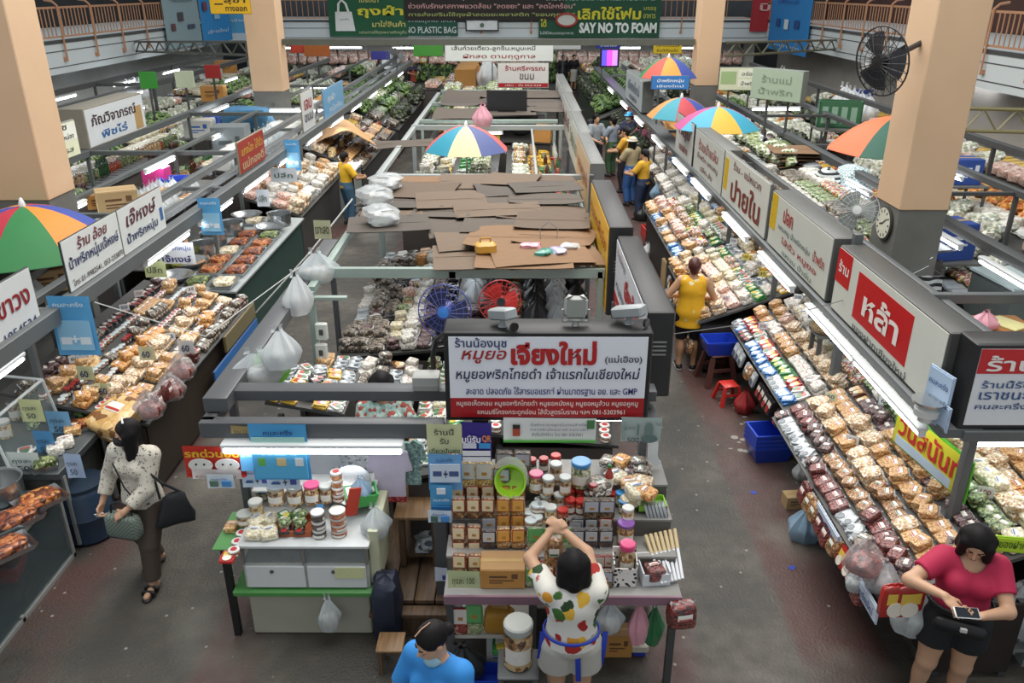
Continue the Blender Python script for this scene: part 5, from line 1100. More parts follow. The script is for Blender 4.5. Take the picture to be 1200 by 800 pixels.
o = MB().box(-.13, .13, -.06, .06, 0, .012, bev=.004).obj('blue_card', [mat('9ab4cc', .5)]); o.location = P(613, 305, 2.15); o.rotation_euler = (0, 0, -.15); tag(o, 'pale blue flat card at the near edge of the plastic litter', 'card')
scn = thing('monitor', 'flat dark monitor lying back on the farther grey roof', 'monitor', P(594, 130, 2.2)); MB().box(-.45, .45, 0, .05, 0, .45, bev=.01).obj('screen', BLACK, scn); MB().box(-.2, .2, -.05, .15, -.02, .0).obj('foot', BLACK, scn)
put('pb_p', P(566, 148, 2.15), label='pink plastic carrier bag tied up behind the striped umbrella', scale=1.3)
# cartons, tubs and cabinets behind the signs
def at(key, u, v, z, label, rz=0.0, s=1.0, y=None, **k):
    return put(key, P(u, v, z), rz, label, scale=s, **k)
def support(c, w, l, label, col='6a6a66', name='storage_rack'):
    """a plain rack that carries what stands above: four legs and a top board"""
    t = thing(name, label, 'rack', (c[0], c[1], 0))
    z = c[2]
    MB().box(-w / 2, w / 2, -l / 2, l / 2, z - .03, z - .001).obj('rack_top', mat(col, .6), t)
    MB().box(-w / 2, w / 2, -l / 2, l / 2, z * .45, z * .45 + .02).obj('shelf', mat(col, .6), t)
    for sx in (-1, 1):
        for sy in (-1, 1): MB().box(sx * (w / 2 - .04) - .02, sx * (w / 2 - .04) + .02, sy * (l / 2 - .04) - .02, sy * (l / 2 - .04) + .02, 0, z - .03).obj('leg', DGREY, t)
support((-5.6, 8.0, 1.75), .9, 2.6, 'long storage rack with a board top behind the double sign')
at('c_tan', 62, 338, 1.75, 'tan carton leaning behind the near end of the double sign', .5, .8)
at('c_tan', 140, 248, 1.75, 'big tan carton on the rack behind the double sign', .5, 1.1)
at('c_brn', 118, 243, 1.75, 'brown carton half behind the big tan carton', .4, .8)
at('pb_c', 40, 350, 1.75, 'cloudy bag slumped between umbrella and double sign', 0, .8)
support((-5.8, 13.5, 1.5), .9, 2.8, 'storage rack before the grey cabinet')
fill(rowframe(-5.42, -6.2, 12.2, 14.0, 1.503, 1.51), [['pb_c', 'p_wht', 'p_yel'], ['mush', 'c_brn', 'pb_w'], ['green', 'p_sil', 'pb_c']], 'on the rack before the cabinet', 44, sc=.9)
at('c_gry', 276, 195, 1.2, 'tall grey metal cabinet on the rack behind the small red sign', .1, 1.15)
support((P(276, 195, 1.2).x, P(276, 195, 1.2).y, 1.2), .8, .8, 'low rack carrying the grey metal cabinet')
o = put('c_blu', P(186, 218, 1.5), 0, 'hot pink plastic tub on the rack by the second rail'); o.data = bpy.data.meshes.new_from_object(o); o.data.materials[0] = mat('d03a84', .4); o.name = 'pink_tub'; o['category'] = 'tub'
for ch in list(o.children): bpy.data.objects.remove(ch)
MB().box(-.19, .19, -.15, .15, .30, .345, bev=.01).obj('lid', mat('d8508f', .4), o)
at('k_blu', 205, 220, 1.5, 'blue plastic crate beside the hot pink tub', .1, 1.2)
for (u, v, s, k, lb) in [(236, 160, 1.6, 'c_wht', 'white carton with blue print before the grey cabinet'), (250, 150, .9, 'c_blu', 'dark blue small carton on the rack near the white carton'), (252, 118, 1.8, 'c_brn', 'brown carton on the outer rack under the blue posters'), (266, 86, 2.0, 'c_brn', 'brown carton far out below the blue posters'), (248, 92, 1.9, 'c_wht', 'white carton beside the far brown carton')]:
    p = P(u, v, 1.35); support((p.x, p.y, 1.35), .55 * s, .5 * s, 'rack below the ' + lb); put(k, p, .1, lb, scale=s)
p = P(309, 143, 1.5); p = Vector((p.x, 20.6, 1.45)); support((p.x, p.y, 1.5), 1.4, .9, 'rack with a blue bundle in front of the peach far column')
m = MB().pillow(1.2, .7, .55, 14, 7, seed=3, e=.4, rough=.07); o = m.obj('tarpaulin_bundle', [mat('4a7ea4', .6, var=.2, bump=.4)]); o.location = (p.x, p.y, 1.5); tag(o, 'blue tarpaulin bundle before the peach column by the posters', 'bundle')
# brown cloth over the jars and the white cooler top on the chilli row
p = P(394, 175, 1.35)
def cloth(u, v): return (.75 * (u - .5) * 2.2, 1.1 * (v - .5) * 2, .35 - .5 * (abs(u - .5) * 2) ** 2 * .9 + .03 * math.sin(14 * u + 5 * v))
m = MB().sheet(cloth, 18, 12).sheet(lambda u, v: tuple(Vector(cloth(1 - u, v)) - Vector((0, 0, .01))), 18, 12)
o = m.obj('striped_cloth', [wood('b98a5a', 'd0a878', .8, (1, 60, 1), 'striped_cloth')]); o.location = (P(398, 168, 1.2).x, P(398, 168, 1.2).y, 1.3); o.rotation_euler = (0, 0, .3); tag(o, 'tan striped cloth thrown over goods past the yellow-vested seller', 'cloth')
t = thing('chest_freezer', 'white-topped chest freezer beside the yellow-vested seller', 'freezer', (-4.05, 18.85 - .1, 0)); MB().box(-.42, .42, -.5, .5, 0, .95, bev=.02).obj('body', mat('8b9290', .4), t); MB().box(-.45, .45, -.53, .53, .95, 1.02, bev=.015).obj('lid', WHITE, t); MB().box(.45, .47, -.1, .1, .93, .96).obj('handle', DGREY, t)
# behind the snack row: stacked card, striped cloths, green crate, boxes
p = P(928, 196, 1.6); support((p.x, p.y, 1.55), 1.0, 1.1, 'rack with a stack of folded cartons behind the tall-lettered sign')
for i in range(7):
    card(p.x + rn.uniform(-.04, .04), p.y, 1.57 + i * .062, .82, .9, rn.uniform(-.12, .12), [3, 1, 3, 0, 3, 1, 3][i], 'folded carton, %s from the pile bottom behind the tall-lettered sign' % ORD[i + 1], .012)
p = P(990, 232, 1.45); support((p.x, p.y, 1.45), 1.0, .9, 'rack with cloth-covered goods beside the grey pedestal fan')
def checks(a, b2, sc):
    m, nt, b = _nodes('checked_cloth'); c = nt.nodes.new('ShaderNodeTexChecker'); c.inputs['Scale'].default_value = sc; nt.links.new(coords(nt), c.inputs[0]); c.inputs[1].default_value = (*lin(a), 1); c.inputs[2].default_value = (*lin(b2), 1); nt.links.new(c.outputs[0], b.inputs['Base Color']); b.inputs['Roughness'].default_value = .8; return m
def stripes(a, b2, sc, name='striped_fabric', ax=2):
    m, nt, b = _nodes(name); s = nt.nodes.new('ShaderNodeSeparateXYZ'); nt.links.new(coords(nt), s.inputs[0])
    q = nt.nodes.new('ShaderNodeMath'); q.operation = 'MULTIPLY'; q.inputs[1].default_value = sc; nt.links.new(s.outputs[ax], q.inputs[0])
    r = nt.nodes.new('ShaderNodeMath'); r.operation = 'FRACT'; nt.links.new(q.outputs[0], r.inputs[0])
    nt.links.new(ramp(nt, r.outputs[0], [(0, lin(a)), (.5, lin(b2))], 'CONSTANT'), b.inputs['Base Color']); b.inputs['Roughness'].default_value = .8; return m
o = MB().pillow(.62, .6, .55, 16, 8, seed=8, e=.7, rough=.06).obj('checked_cloth_bundle', [checks('d3dfe0', '7f9aa0', 26)]); o.location = P(996, 232, 1.45); tag(o, 'pale blue checked cloth bundle behind the grey pedestal fan', 'cloth bundle')
o = MB().pillow(.4, .5, .5, 16, 8, seed=9, e=.7, rough=.06).obj('striped_cloth_bundle', [stripes('26282c', 'c2c8c8', 14)]); o.location = P(966, 232, 1.45); tag(o, 'dark striped cloth bundle beside the pale checked one', 'cloth bundle')
p = P(982, 150, 1.6); support((p.x, p.y, 1.6), 1.1, .8, 'rack carrying the green bottle crate')
t = thing('bottle_crate', 'green plastic crate of pale bottles beside the black wall fan', 'crate', p, -.25)
MB().box(-.5, .5, -.02, .02, 0, .62).box(-.5, .5, .4, .44, 0, .62).box(-.5, -.46, -.02, .44, 0, .62).box(.46, .5, -.02, .44, 0, .62).box(-.5, .5, -.02, .44, 0, .04).obj('crate_shell', mat('3c6e4c', .5), t)
for i in range(4): MB().box(-.42 + .22 * i, -.28 + .22 * i, -.03, -.018, .1, .5, bev=.005).obj('window_slot', mat('8fb09a', .4), t)
at('c_blu', 1125, 214, 1.5, 'dark blue carton with pale oval print beside the peach column', .0, 1.3); p = P(1125, 214, 1.5); support((p.x, p.y, 1.5), .7, .7, 'rack carrying the dark blue oval-print carton')
for (u, v, k, s, lb) in [(1105, 300, 'c_blu', 1.5, 'blue box on the shelf behind the column foot'), (924, 218, 'pb_g', .8, 'green plastic bag beside the folded card pile'), (915, 100, 'pb_w', 2.0, 'white sack on goods under the far rail, fan side'), (1010, 120, 'c_blu', 1.2, 'dark carton by the green crate')]:
    p = P(u, v, 1.2); support((p.x, p.y, 1.2), .5 * s, .5 * s, 'rack below the ' + lb); put(k, p, .2, lb, scale=s)
# blue-grey boxy goods, pink bag and brown top behind the nearest snack sign
p = P(1150, 392, 1.75); support((p.x + .1, p.y, 1.75), 1.0, 1.0, 'brown topped rack behind the nearest snack row sign', col='a06a34')
put('pb_p', P(1152, 385, 1.75), .3, 'pink and white plastic bag on the brown rack top', scale=(.9, .8, .55))
o = MB().box(-.12, .12, -.16, .16, 0, .02, bev=.004).obj('papers', [mat('c9c48a', .6)]); o.location = P(1180, 380, 1.75); o.rotation_euler = (0, 0, .5); tag(o, 'yellowish papers beside the pink and white bag', 'papers')
t = thing('glass_case', 'grey glass-topped case at the picture edge behind the brown rack', 'case', (P(1190, 345, 1.3).x, P(1190, 345, 1.3).y, 0), .1); MB().box(-.35, .35, -.4, .4, 0, 1.5, bev=.01).obj('case_body', mat('59605f', .4), t); MB().box(-.37, .37, -.42, .42, 1.5, 1.53).obj('case_top', mat('a9b8b8', .2), t)
p = P(1098, 372, 1.0)
t = thing('clothes_hanger', 'striped shirt on a wire hanger by the grey column foot', 'garment', (4.55, 8.6, 1.93))
MB().tube([(-.2, 0, -.12), (0, 0, 0), (.2, 0, -.12), (-.2, 0, -.12)], .005, 5).tube([(0, 0, 0), (0, 0, .08), (.03, 0, .1)], .004, 5).obj('hanger', STEEL, t)
MB().sheet(lambda u, v: ((.2 + .03 * v) * (2 * u - 1), .03 * math.sin(9 * u), -.1 - .07 * abs(2 * u - 1) - .6 * v), 14, 8).obj('shirt', stripes('1e2024', 'c8cccc', 12), t)
support((4.55, 8.55, 1.0), .9, .5, 'low dark rack beside the grey column foot', col='1e2024')
# ------------------------------------------------------------------ the two front stalls of the middle block
def sheet_at(label, u0, u1, v0, v1, y, col, texts=(), rects=(), name='poster', cat='poster', group=None, thick=.004):
    a, b = PY(u0, v1, y), PY(u1, v0, y)
    w, h = b.x - a.x, b.z - a.z
    t = thing(name, label, cat, ((a.x + b.x) / 2, y, a.z), 0, group)
    MB().sheet(lambda i, j: (w * (i - .5), .006 * math.sin(3 * i + 2 * j), h * j), 8, 6).sheet(lambda i, j: (w * (.5 - i), .006 * math.sin(3 * (1 - i) + 2 * j) + thick, h * j), 8, 6).obj('paper', mat(col, .5, var=.04), t)
    for k, (c, x0, x1, z0, z1) in enumerate(rects): MB().box(w * (x0 - .5), w * (x1 - .5), -.016 - .001 * k, -.009, h * z0, h * z1).obj('printed_band', mat(c, .5, var=.03), t)
    for (body, c, x, z, tw, th, bd) in texts: lettering(t, body, c, w * (x - .5), h * z, w * tw, h * th, y=-.026, bold=bd)
    return t
# --- small snack cart
t = thing('snack_cart', 'white-drawered snack cart with green edge board near the wooden steps', 'cart', (-1.62, 5.0, 0))
MB().box(-.47, .48, .05, .55, .0, .42, bev=.01).obj('plinth', mat('a9a797', .8, var=.12, scale=4, bump=.2), t)
MB().box(-.56, .56, -.03, .66, .43, .485, bev=.012).obj('green_edge_board', mat('4f8f4a', .5, var=.2, scale=8), t)
MB().box(-.46, .5, .02, .62, .49, .72).obj('cabinet_body', mat('b9bdb8', .5), t)
for x0, x1 in ((-.44, .01), (.03, .48)):
    o = MB().box(x0, x1, -.004, .02, .505, .705, bev=.004).obj('drawer', mat('d6d9da', .35, var=.05), t)
    MB().lathe([(.016, 0), (.012, .012), (0, .014)], 10, M=Matrix.Translation((x0 + .2, -.004, .66)) @ Matrix.Rotation(H90, 4, 'X')).obj('drawer_lock', DGREY, o)
MB().box(.24, .47, -.01, -.002, .6, .7).obj('price_card', mat('cfd2a0', .6), t)
MB().box(-.46, .5, .5, .62, .72, .88).box(-.46, .5, .02, .5, .72, .73).obj('shelf_recess', mat('6a5c50', .6), t)
m = MB()
for x in (-.46, .0, .48): m.box(x, x + .022, 0, .025, .72, .88)
m.obj('case_posts', STEEL, t)
MB().box(-.45, .49, .008, .012, .73, .87).obj('glass_front', clear('c8d4d4', .2, .05, 'case_glass'), t)
MB().box(-.48, .52, -.02, .66, .88, .91, bev=.006).obj('top_board', mat('c9ccca', .4), t)
MB().box(-.68, -.48, .02, .5, .83, .85, bev=.005).obj('side_tray', mat('5f9a5a', .5), t)
MB().box(-.48, .5, .46, .76, 1.06, 1.08, bev=.004).obj('upper_shelf', mat('d2d5d3', .4), t)
MB().box(-.46, -.44, .48, .74, .91, 1.06).box(.46, .48, .48, .74, .91, 1.06).obj('shelf_brackets', STEEL, t)
for x in (-.62, ): MB().box(x, x + .05, .02, .07, 0, .83).obj('leg', BLACK, t)
MB().box(.5, .58, .05, .6, .5, 1.0, bev=.01).obj('side_rack', mat('c2c4a6', .5), t)
ZT, ZU = .911, 1.081
def on(key, u, v, z, label, s=1.0, rz=0.0, g=None, **k):
    return put(key, P(u, v, z), rz, label, group=g, scale=s, **k)
on('j_gry', 325, 589, ZU, 'wide brown jar under the blue poster, on the cart shelf', (1.35, 1.35, 1.1)); on('j_gry', 347, 589, ZU, 'square clear jar between the wide brown jar and pink-lidded jar', (1.3, 1.3, 1.1))
on('j_pink', 367, 588, ZU, 'pink-lidded jar on the cart shelf'); on('j_gry', 383, 587, ZU, 'grey-lidded jar beside the pink-lidded jar on the cart shelf')
for i in range(4): put('t_red', P(397, 586, ZU) + Vector((0, 0, .067 * i)), i, 'round clear tub, %s from the bottom of the stack beside the grey-lidded jar' % ORD[i + 1], scale=(.9, .9, 1), group='tubs stacked at the cart shelf end')
for i in range(2): put('j_blu', P(305, 598, ZT) + Vector((-.02 + .02 * i, .16, .19 * i * .5)), 0, ['lower', 'upper'][i] + ' blue-lidded jar at the cart corner', scale=(.7, .7, .5))
on('j_wht', 302, 607, ZT, 'white-lidded jar with red sticker on the cart corner', 1.1)
on('j_gry', 288, 612, ZT, 'squat clear jar at the aisle corner of the cart', (1.3, 1.3, .6))
for i, (u, v) in enumerate([(299, 628), (316, 628), (301, 614), (318, 612)]): on('noodle', u, v, ZT, 'white noodle bag, %s of four on the cart corner' % ORD[i + 1], .75, .4 * i)
t2 = thing('wooden_tray', 'orange-fronted wooden tray of wrapped leaves on the cart', 'tray', P(344, 628, ZT))
MB().box(-.14, .14, -.01, .01, 0, .045).box(-.14, .14, .2, .22, 0, .06).box(-.14, -.12, 0, .22, 0, .05).box(.12, .14, 0, .22, 0, .05).box(-.14, .14, 0, .22, 0, .01).obj('tray_sides', mat('a8552c', .5), t2)
for i in range(6): on(['p_blk', 'p_blk', 'green', 'green', 'p_grn', 'green'][i], 334 + 17 * (i % 2), 622 - 9 * (i // 2), ZT + .03 + .03 * (i // 2), 'leaf-wrapped packet, %s row %s in the orange-fronted tray' % (ORD[1 + i // 2], ['aisle side', 'step side'][i % 2]), .62, .2 * i)
for i in range(3): put('t_blk', P(375, 628, ZT) + Vector((0, 0, .077 * i)), i, 'dark blue-rimmed tub, %s from the bottom of its stack on the cart' % ORD[i + 1], scale=(1.15, 1.15, 1), group='dark tubs stacked on the cart')
for i in range(4): put('t_ora', P(398, 626, ZT) + Vector((0, 0, .0715 * i * .8)), i, 'round biscuit tub, %s from the bottom of the stack at the cart front' % ORD[i + 1], scale=(1.2, 1.2, .8), group='biscuit tubs at the cart front')
for i, (u, v) in enumerate([(284, 630), (279, 640), (275, 650)]): on('t_red', u, v, .851, 'tub with red-dot lid, %s from the far end of the green side tray' % ORD[i + 1], .85)
on('j_blu', 376, 606, ZT, 'small blue-lidded jar behind the dark tub stack', .6); on('t_wht', 396, 600, ZT, 'small tub with grey lid under the shelf end', 1)
on('p_red', 268, 654, .851, 'orange wrapped bag on the side tray end', .8); on('cracker', 272, 620, .851, 'cracker bag at the back of the side tray', .6)
o = MB().box(-.05, .05, -.008, .008, 0, .24, bev=.003).obj('red_folder', [mat('b5341f', .4)]); o.location = P(411, 604, .99); o.rotation_euler = (0, .25, .6); tag(o, 'red plastic folder standing at the cart end by the tub stack', 'folder')
put('k_grn', P(424, 588, 1.0), .3, 'green and blue bag-filled basket at the cart end', scale=.7); put('pb_b', P(424, 584, 1.04), .5, 'pale blue bag in the basket at the cart end', scale=.6)
o = MB().lathe([(.1, 0), (.16, .03), (.17, .035), (.1, .01), (0, .008)], 24).obj('steel_plate', [STEEL]); o.location = P(411, 570, 1.1); o.rotation_euler = (.6, .1, 0); tag(o, 'oval steel plate leaning behind the tub stack', 'plate')
def hang_bag(key, u, v, y, label, s, name=None):
    q = PY(u, v, y); return put(key, q, .3, label, scale=s)
support((3.66, 8.68, 1.55), .5, .5, 'slim rack carrying the grey pedestal fan')
hang_bag('pb_c', 387, 737, 4.93, 'knotted clear bag with white contents hanging on the cart front', (.55, .4, .95))
hang_bag('pb_c', 441, 628, 5.15, 'grey clear bag hanging off the cart end before the wooden table', (.75, .6, .85))
o = MB().pillow(.22, .3, .62, 12, 8, e=.5, rough=.06).obj('dark_cloth_roll', [mat('1b2336', .6, var=.2, bump=.4)]); o.location = (-1.0, 5.02, 0); tag(o, 'dark blue hanging cloths bundled between cart and wooden steps', 'tarpaulin')  # plain roll standing in for dark blue hanging cloths
# posters and clothes under the small stall's beam
sheet_at('big blue notice with small pictograms hanging over the snack cart', 299, 358, 497, 562, 5.12, '4b9fd6', [('คนละครึ่ง', '1c3c7a', .52, .88, .5, .09, .02), ('ลงทะเบียน', 'd8ecf6', .5, .5, .6, .05, .01)], [('a9d6cc', .04, .96, .55, .78), ('58b0dd', .04, .96, .05, .5), ('6ab04c', .12, .24, .28, .42), ('d8c08a', .44, .6, .28, .42), ('d8dfe0', .76, .9, .28, .42)])
sheet_at('pale blue notice half behind the big blue one over the cart', 283, 303, 522, 552, 5.16, '6cb8e6', [('เราชนะ', 'e6f2f8', .5, .7, .7, .14, .02)])
for i, (u0, u1, v0, v1, lb) in enumerate([(285, 315, 549, 571, 'white half-and-half sign with bowl drawing behind the cart jars, aisle side'), (314, 350, 550, 573, 'white half-and-half sign with bowl drawing above the brown jars')]):
    sheet_at(lb, u0, u1, v0, v1, 5.2 - .05 * i, 'cfe0f0', [('+', '2a3450', .58, .45, .12, .3, .03), ('คนละครึ่ง', '3a5a8a', .5, .86, .6, .12, .01)], [('3a5a8a', .14, .42, .3, .36), ('3a5a8a', .18, .38, .36, .42), ('48569a', .72, .9, .3, .6)])
t = sheet_at('red sign with yellow Thai word and two white worm drawings by the aisle', 219, 284, 523, 558, 5.18, 'c23124', [('รถด่วนอบ', 'e0b52a', .5, .83, .9, .27, .03)], [('c23124', 0.01, .99, .01, .05)])
w = PY(284, 540, 5.18).x - PY(219, 540, 5.18).x
for s in (-1, 1):
    o = MB().lathe([(1, 0), (1, .006)], 20, M=Matrix.Rotation(H90, 4, 'X')).obj('drawn_worm', mat('e3e2da', .5), t); o.scale = (w * .22, 1, .055); o.location = (s * w * .24, -.015, .11)
    for e in (-1, 1):
        o = MB().lathe([(1, 0), (1, .004)], 10, M=Matrix.Rotation(H90, 4, 'X')).obj('drawn_eye', BLACK, t); o.scale = (.008, 1, .008); o.location = (s * w * .24 + e * .03, -.024, .12)
sheet_at('narrow white strip sign under the red worm sign', 226, 282, 550, 561, 5.15, 'e2d8d4', [('หนอนไม้ไผ่ ทอดกรอบ', '6a3a3a', .5, .5, .8, .5, .01)])
sheet_at('small white card with a green and a blue round logo under the red sign', 244, 273, 556, 572, 5.1, 'dfe8ee', [('คนละครึ่ง', '3f6aa8', .5, .82, .6, .16, .01)], [('5a7a6a', .12, .42, .2, .6), ('4a8fd0', .56, .9, .2, .6)])
sheet_at('small tan name plate fixed on the grey beam', 271, 295, 499, 508, 5.15, 'a08c5c', [('ร้าน 12', '4a3c24', .5, .5, .6, .5, .01)], name='name_plate', cat='name plate')
def shirt(label, u, v, y, w, h, m2, trim=None):
    q = PY(u, v, y); t = thing('hanging_shirt', label, 'garment', q)
    out = [(-w * .2, h), (-w * .5, h * .9), (-w * .62, h * .58), (-w * .42, h * .55), (-w * .4, 0), (w * .4, 0), (w * .42, h * .55), (w * .62, h * .58), (w * .5, h * .9), (w * .2, h), (w * .1, h * .94), (-w * .1, h * .94)]
    MB().poly(out, .03).obj('shirt_cloth', m2, t)
    if trim:
        MB().box(-w * .41, w * .41, -.004, .034, 0, h * .1).obj('hem_trim', trim, t)
    return t
shirt('lavender shirt with red printed hem hanging under the beam, by the wooden table', 459, 588, 5.62, .30, .52, mat('c9bfd2', .8), bits(['9a2f34', 'c25a58', '6a1f28'], 60, .8, 0))
shirt('white speckled shirt hanging under the beam behind the tube lamp', 410, 580, 5.72, .5, .5, bits(['c9ccd0', 'd8dadc', 'bfc4c8', 'e4e6e8', '8a8f98'], 45, .8, 0))
shirt('pale shirt hanging behind the clear bag under the beam', 368, 580, 5.7, .42, .5, mat('b9bfc4', .8))
shirt('grey-green patterned shirt sleeve hanging at the beam end', 480, 568, 5.66, .24, .42, bits(['7fa09c', '9ab8b0', '688884'], 50, .8, 0))
o = MB().tube([(-2.2, 5.72, 1.87), (-1.5, 5.72, 1.86), (-.6, 5.68, 1.87)], .008, 6).obj('clothes_line', [DGREY]); tag(o, 'thin line under the beam that the shirts hang from', 'line')
# wooden table and steps
WOOD = wood('4a3a2c', '6d553f', .6, (10, 1, 1), 'dark_plank'); WOODL = wood('6a4f34', '8c6d4a', .5, (10, 1, 1), 'table_plank')
t = thing('wooden_table', 'brown wooden table between the cart and the big-sign stall', 'table', (-.80, 5.48, 0))
MB().box(-.19, .19, 0, .72, .78, .815, bev=.006).obj('table_top', WOODL, t)
for sx in (-.16, .11):
    for sy in (.03, .64): MB().box(sx, sx + .05, sy, sy + .05, .3, .78).obj('leg', WOOD, t)
MB().box(-.15, .15, .05, .66, .38, .4).obj('lower_shelf', WOOD, t)
for i in range(4): put('p_sil', (-.78 + .04 * (i % 2), 5.62 + .12 * (i // 2), .401 + .036 * (i % 2)), .4 * i, 'folded silvery packet, %s on the wooden table shelf' % ORD[i + 1], scale=.9)
o = MB().box(-.04, .04, -.05, .05, 0, .02, bev=.006).obj('tissue_pack', [WHITE]); o.location = (-.66, 5.75, .816); tag(o, 'white tissue pack on the wooden table', 'tissue pack')
t = thing('wooden_platform', 'dark plank platform with a step behind the blue-shirted woman', 'platform', (-.85, 5.0, 0))
for i in range(4): MB().box(-.28 + .165 * i, -.125 + .165 * i, .12, 1.2, .24, .28, bev=.004).obj('plank', WOOD, t)
MB().box(-.3, .42, .0, .11, .2, .24, bev=.004).obj('step_board', WOOD, t); MB().box(-.28, .4, .04, .1, .0, .2).box(-.28, .4, 1.1, 1.16, 0, .24).obj('riser', WOOD, t)
t = thing('step_stool', 'low worn wooden stool behind the blue-shirted woman', 'stool', P(458, 792, 0)); MB().box(-.1, .1, 0, .2, .22, .245, bev=.005).obj('seat', WOODL, t)
for sx in (-.09, .06):
    for sy in (.01, .16): MB().box(sx, sx + .03, sy, sy + .03, 0, .22).obj('leg', WOOD, t)

# --- the big-sign stall: stepped display
STEPS = [(4.50, 4.76, .86), (4.76, 5.01, 1.0), (5.01, 5.26, 1.14), (5.26, 5.62, 1.28)]
t = thing('stepped_display', 'stepped display table of nuts, jars and sweets beneath the big sign', 'display table', (0, 0, 0))
for (y0, y1, z) in STEPS:
    MB().box(-.5, 1.16, y0, y1, z - .025, z - .001, bev=.004).obj('shelf_board', mat('8b8985', .4, var=.15), t)
    MB().box(-.49, 1.15, y1 - .012, y1, z, z + .13).obj('riser', mat('5c5a57', .5), t) if z < 1.2 else None
MB().box(-.5, 1.16, 4.49, 4.51, .79, .86).obj('front_rail', mat('8a6a78', .5), t)
for x in (-.49, .1, 1.1):
    for y in (4.54, 5.5): MB().box(x, x + .05, y, y + .05, 0, .83).obj('leg', DGREY, t)
MB().box(-.48, .1, 4.56, 5.4, .42, .45).obj('lower_shelf', mat('b9b6ae', .5), t)
MB().box(-.46, 1.12, 5.35, 5.38, .05, .8).obj('back_panel', mat('3a4440', .6), t)
Z1, Z2, Z3, Z4 = .86, 1.0, 1.14, 1.28
# header-card pouches
def pouch_kind(key, name, desc, cols, head, w=.105, d=.07, h=.17, edge='a8402c'):
    m = MB().pillow(w, d, h, 14, 8, seed=4, e=.4, rough=.03)
    m.mat(1).sheet(lambda i, j: (w * .44 * (2 * i - 1), .004 * math.sin(12 * i), h * .93 + .03 * j), 6, 1)
    q = MB().box(-w * .40, w * .40, -d * .54, -d * .44, h * .45, h * 1.02, bev=.004)
    q.mat(1).box(-w * .44, w * .44, -d * .52, -d * .42, h * .42, h * 1.05, bev=.003)
    q.mat(2).box(-w * .12, w * .16, -d * .56, -d * .535, h * .6, h * .72)
    kind(key, name, 'pouch', desc, (w, d, h + .03), m.mesh(name, [bits(cols, 70), FILM]), [('header_card', q.mesh('header_card', [mat(head, .5, var=.08, scale=20), mat(edge, .5), mat('b8863c', .5)]))])
NUTC = ['7a4c26', 'a87840', '5a3418', 'c8a068', '8e5c30']
pouch_kind('n1', 'nut_pouch', 'nut pouch with cream header', NUTC, 'ead9b4'); pouch_kind('n2', 'cashew_pouch', 'cashew pouch with gold header', ['b98a4a', 'd8b070', 'e4c894', '9a6c34'], 'e0a850'); pouch_kind('n3', 'golden_nut_pouch', 'tall pouch of golden nuts', ['c89a3c', 'e4c470', 'a87a2c', 'f0dca0'], 'd8d4c4', .12, .08, .19, 'c4c4bc')
pouch_kind('n4', 'green_pouch', 'green-printed clear pouch', ['9aa878', 'c4cca4', 'b0a080', '7a9a5c'], '6ab06a', .12, .05, .17, '4a9a52'); pouch_kind('n5', 'dark_pouch', 'dark pouch with silver head', ['3a2420', '5a3830', '2a1816'], 'c0c4c8', .11, .06, .15, '2a2a2c'); pouch_kind('n6', 'brown_pouch', 'brown mushroom pouch', ['5a4430', '8a6c4c', '3e2e20', 'a88c68'], 'b9bcc4', .12, .07, .15, '6a6a70'); pouch_kind('n7', 'red_pouch', 'red-printed pouch', ['a04038', 'd8a090', '7a2a24'], 'e4dcd4', .11, .05, .15, 'b8302c')
C1 = 'beneath the big sign'
def row(kinds, us, v, z, desc, sc=1.0, rz=.0):
    for i, (k, u) in enumerate(zip(kinds, us)): on(k, u, v, z, '%s, %s from the steps, %s' % (KIND[k]['desc'], ORD[i + 1], desc), sc, rz + .06 * math.sin(7 * i + v), g='pouches ' + desc)
row(['n1', 'n1'], [539, 557], 671, Z1, 'front shelf of the display', 1.0); row(['n1', 'n1'], [538, 556], 654, Z1 + .02, 'second rank on the front shelf', .95)
row(['n1', 'n1'], [538, 556], 638, Z2, 'second shelf of the display', 1.0); row(['n5', 'n2', 'n2'], [573, 590, 607], 641, Z2, 'second shelf beside the cream headers', 1.0); row(['n6', 'n2', 'n2'], [573, 590, 607], 624, Z2 + .01, 'rear of the second shelf', 1.0)
row(['n1', 'n1', 'n1', 'n2', 'n2'], [538, 555, 572, 590, 607], 606, Z3, 'third shelf of the display', 1.0); row(['n1', 'n1', 'n1', 'n2', 'n2'], [537, 554, 572, 590, 607], 590, Z3 + .01, 'rear of the third shelf', 1.0)
row(['n3', 'n3', 'n6'], [548, 568, 588], 570, Z4, 'top shelf of the display', 1.15); row(['n6', 'n6'], [591, 612], 552, Z4 + .02, 'behind the green colander', 1.15)
row(['n4', 'n4', 'n4'], [627, 645, 660], 642, Z2, 'second shelf by the raised arms', 1.05); row(['n7', 'n7', 'n7'], [622, 640, 655], 676, Z1, 'front shelf by the woman in flowers', 1.0); row(['n6', 'n6'], [692, 710], 606, Z3, 'third shelf before the purple lid', 1.05); row(['n5', 'n5', 'n5'], [676, 692, 709], 640, Z2, 'second shelf beside the cow-print box', 1.0); row(['n5', 'n5', 'n7'], [676, 692, 709], 625, Z2 + .01, 'rear second shelf beside the cow-print box', .95); row(['n7', 'n7'], [700, 712], 670, Z1, 'front shelf beside the cow-print box', 1.0); row(['n5', 'n5'], [690, 708], 655, Z1 + .02, 'second rank beside the cow-print box', .95)
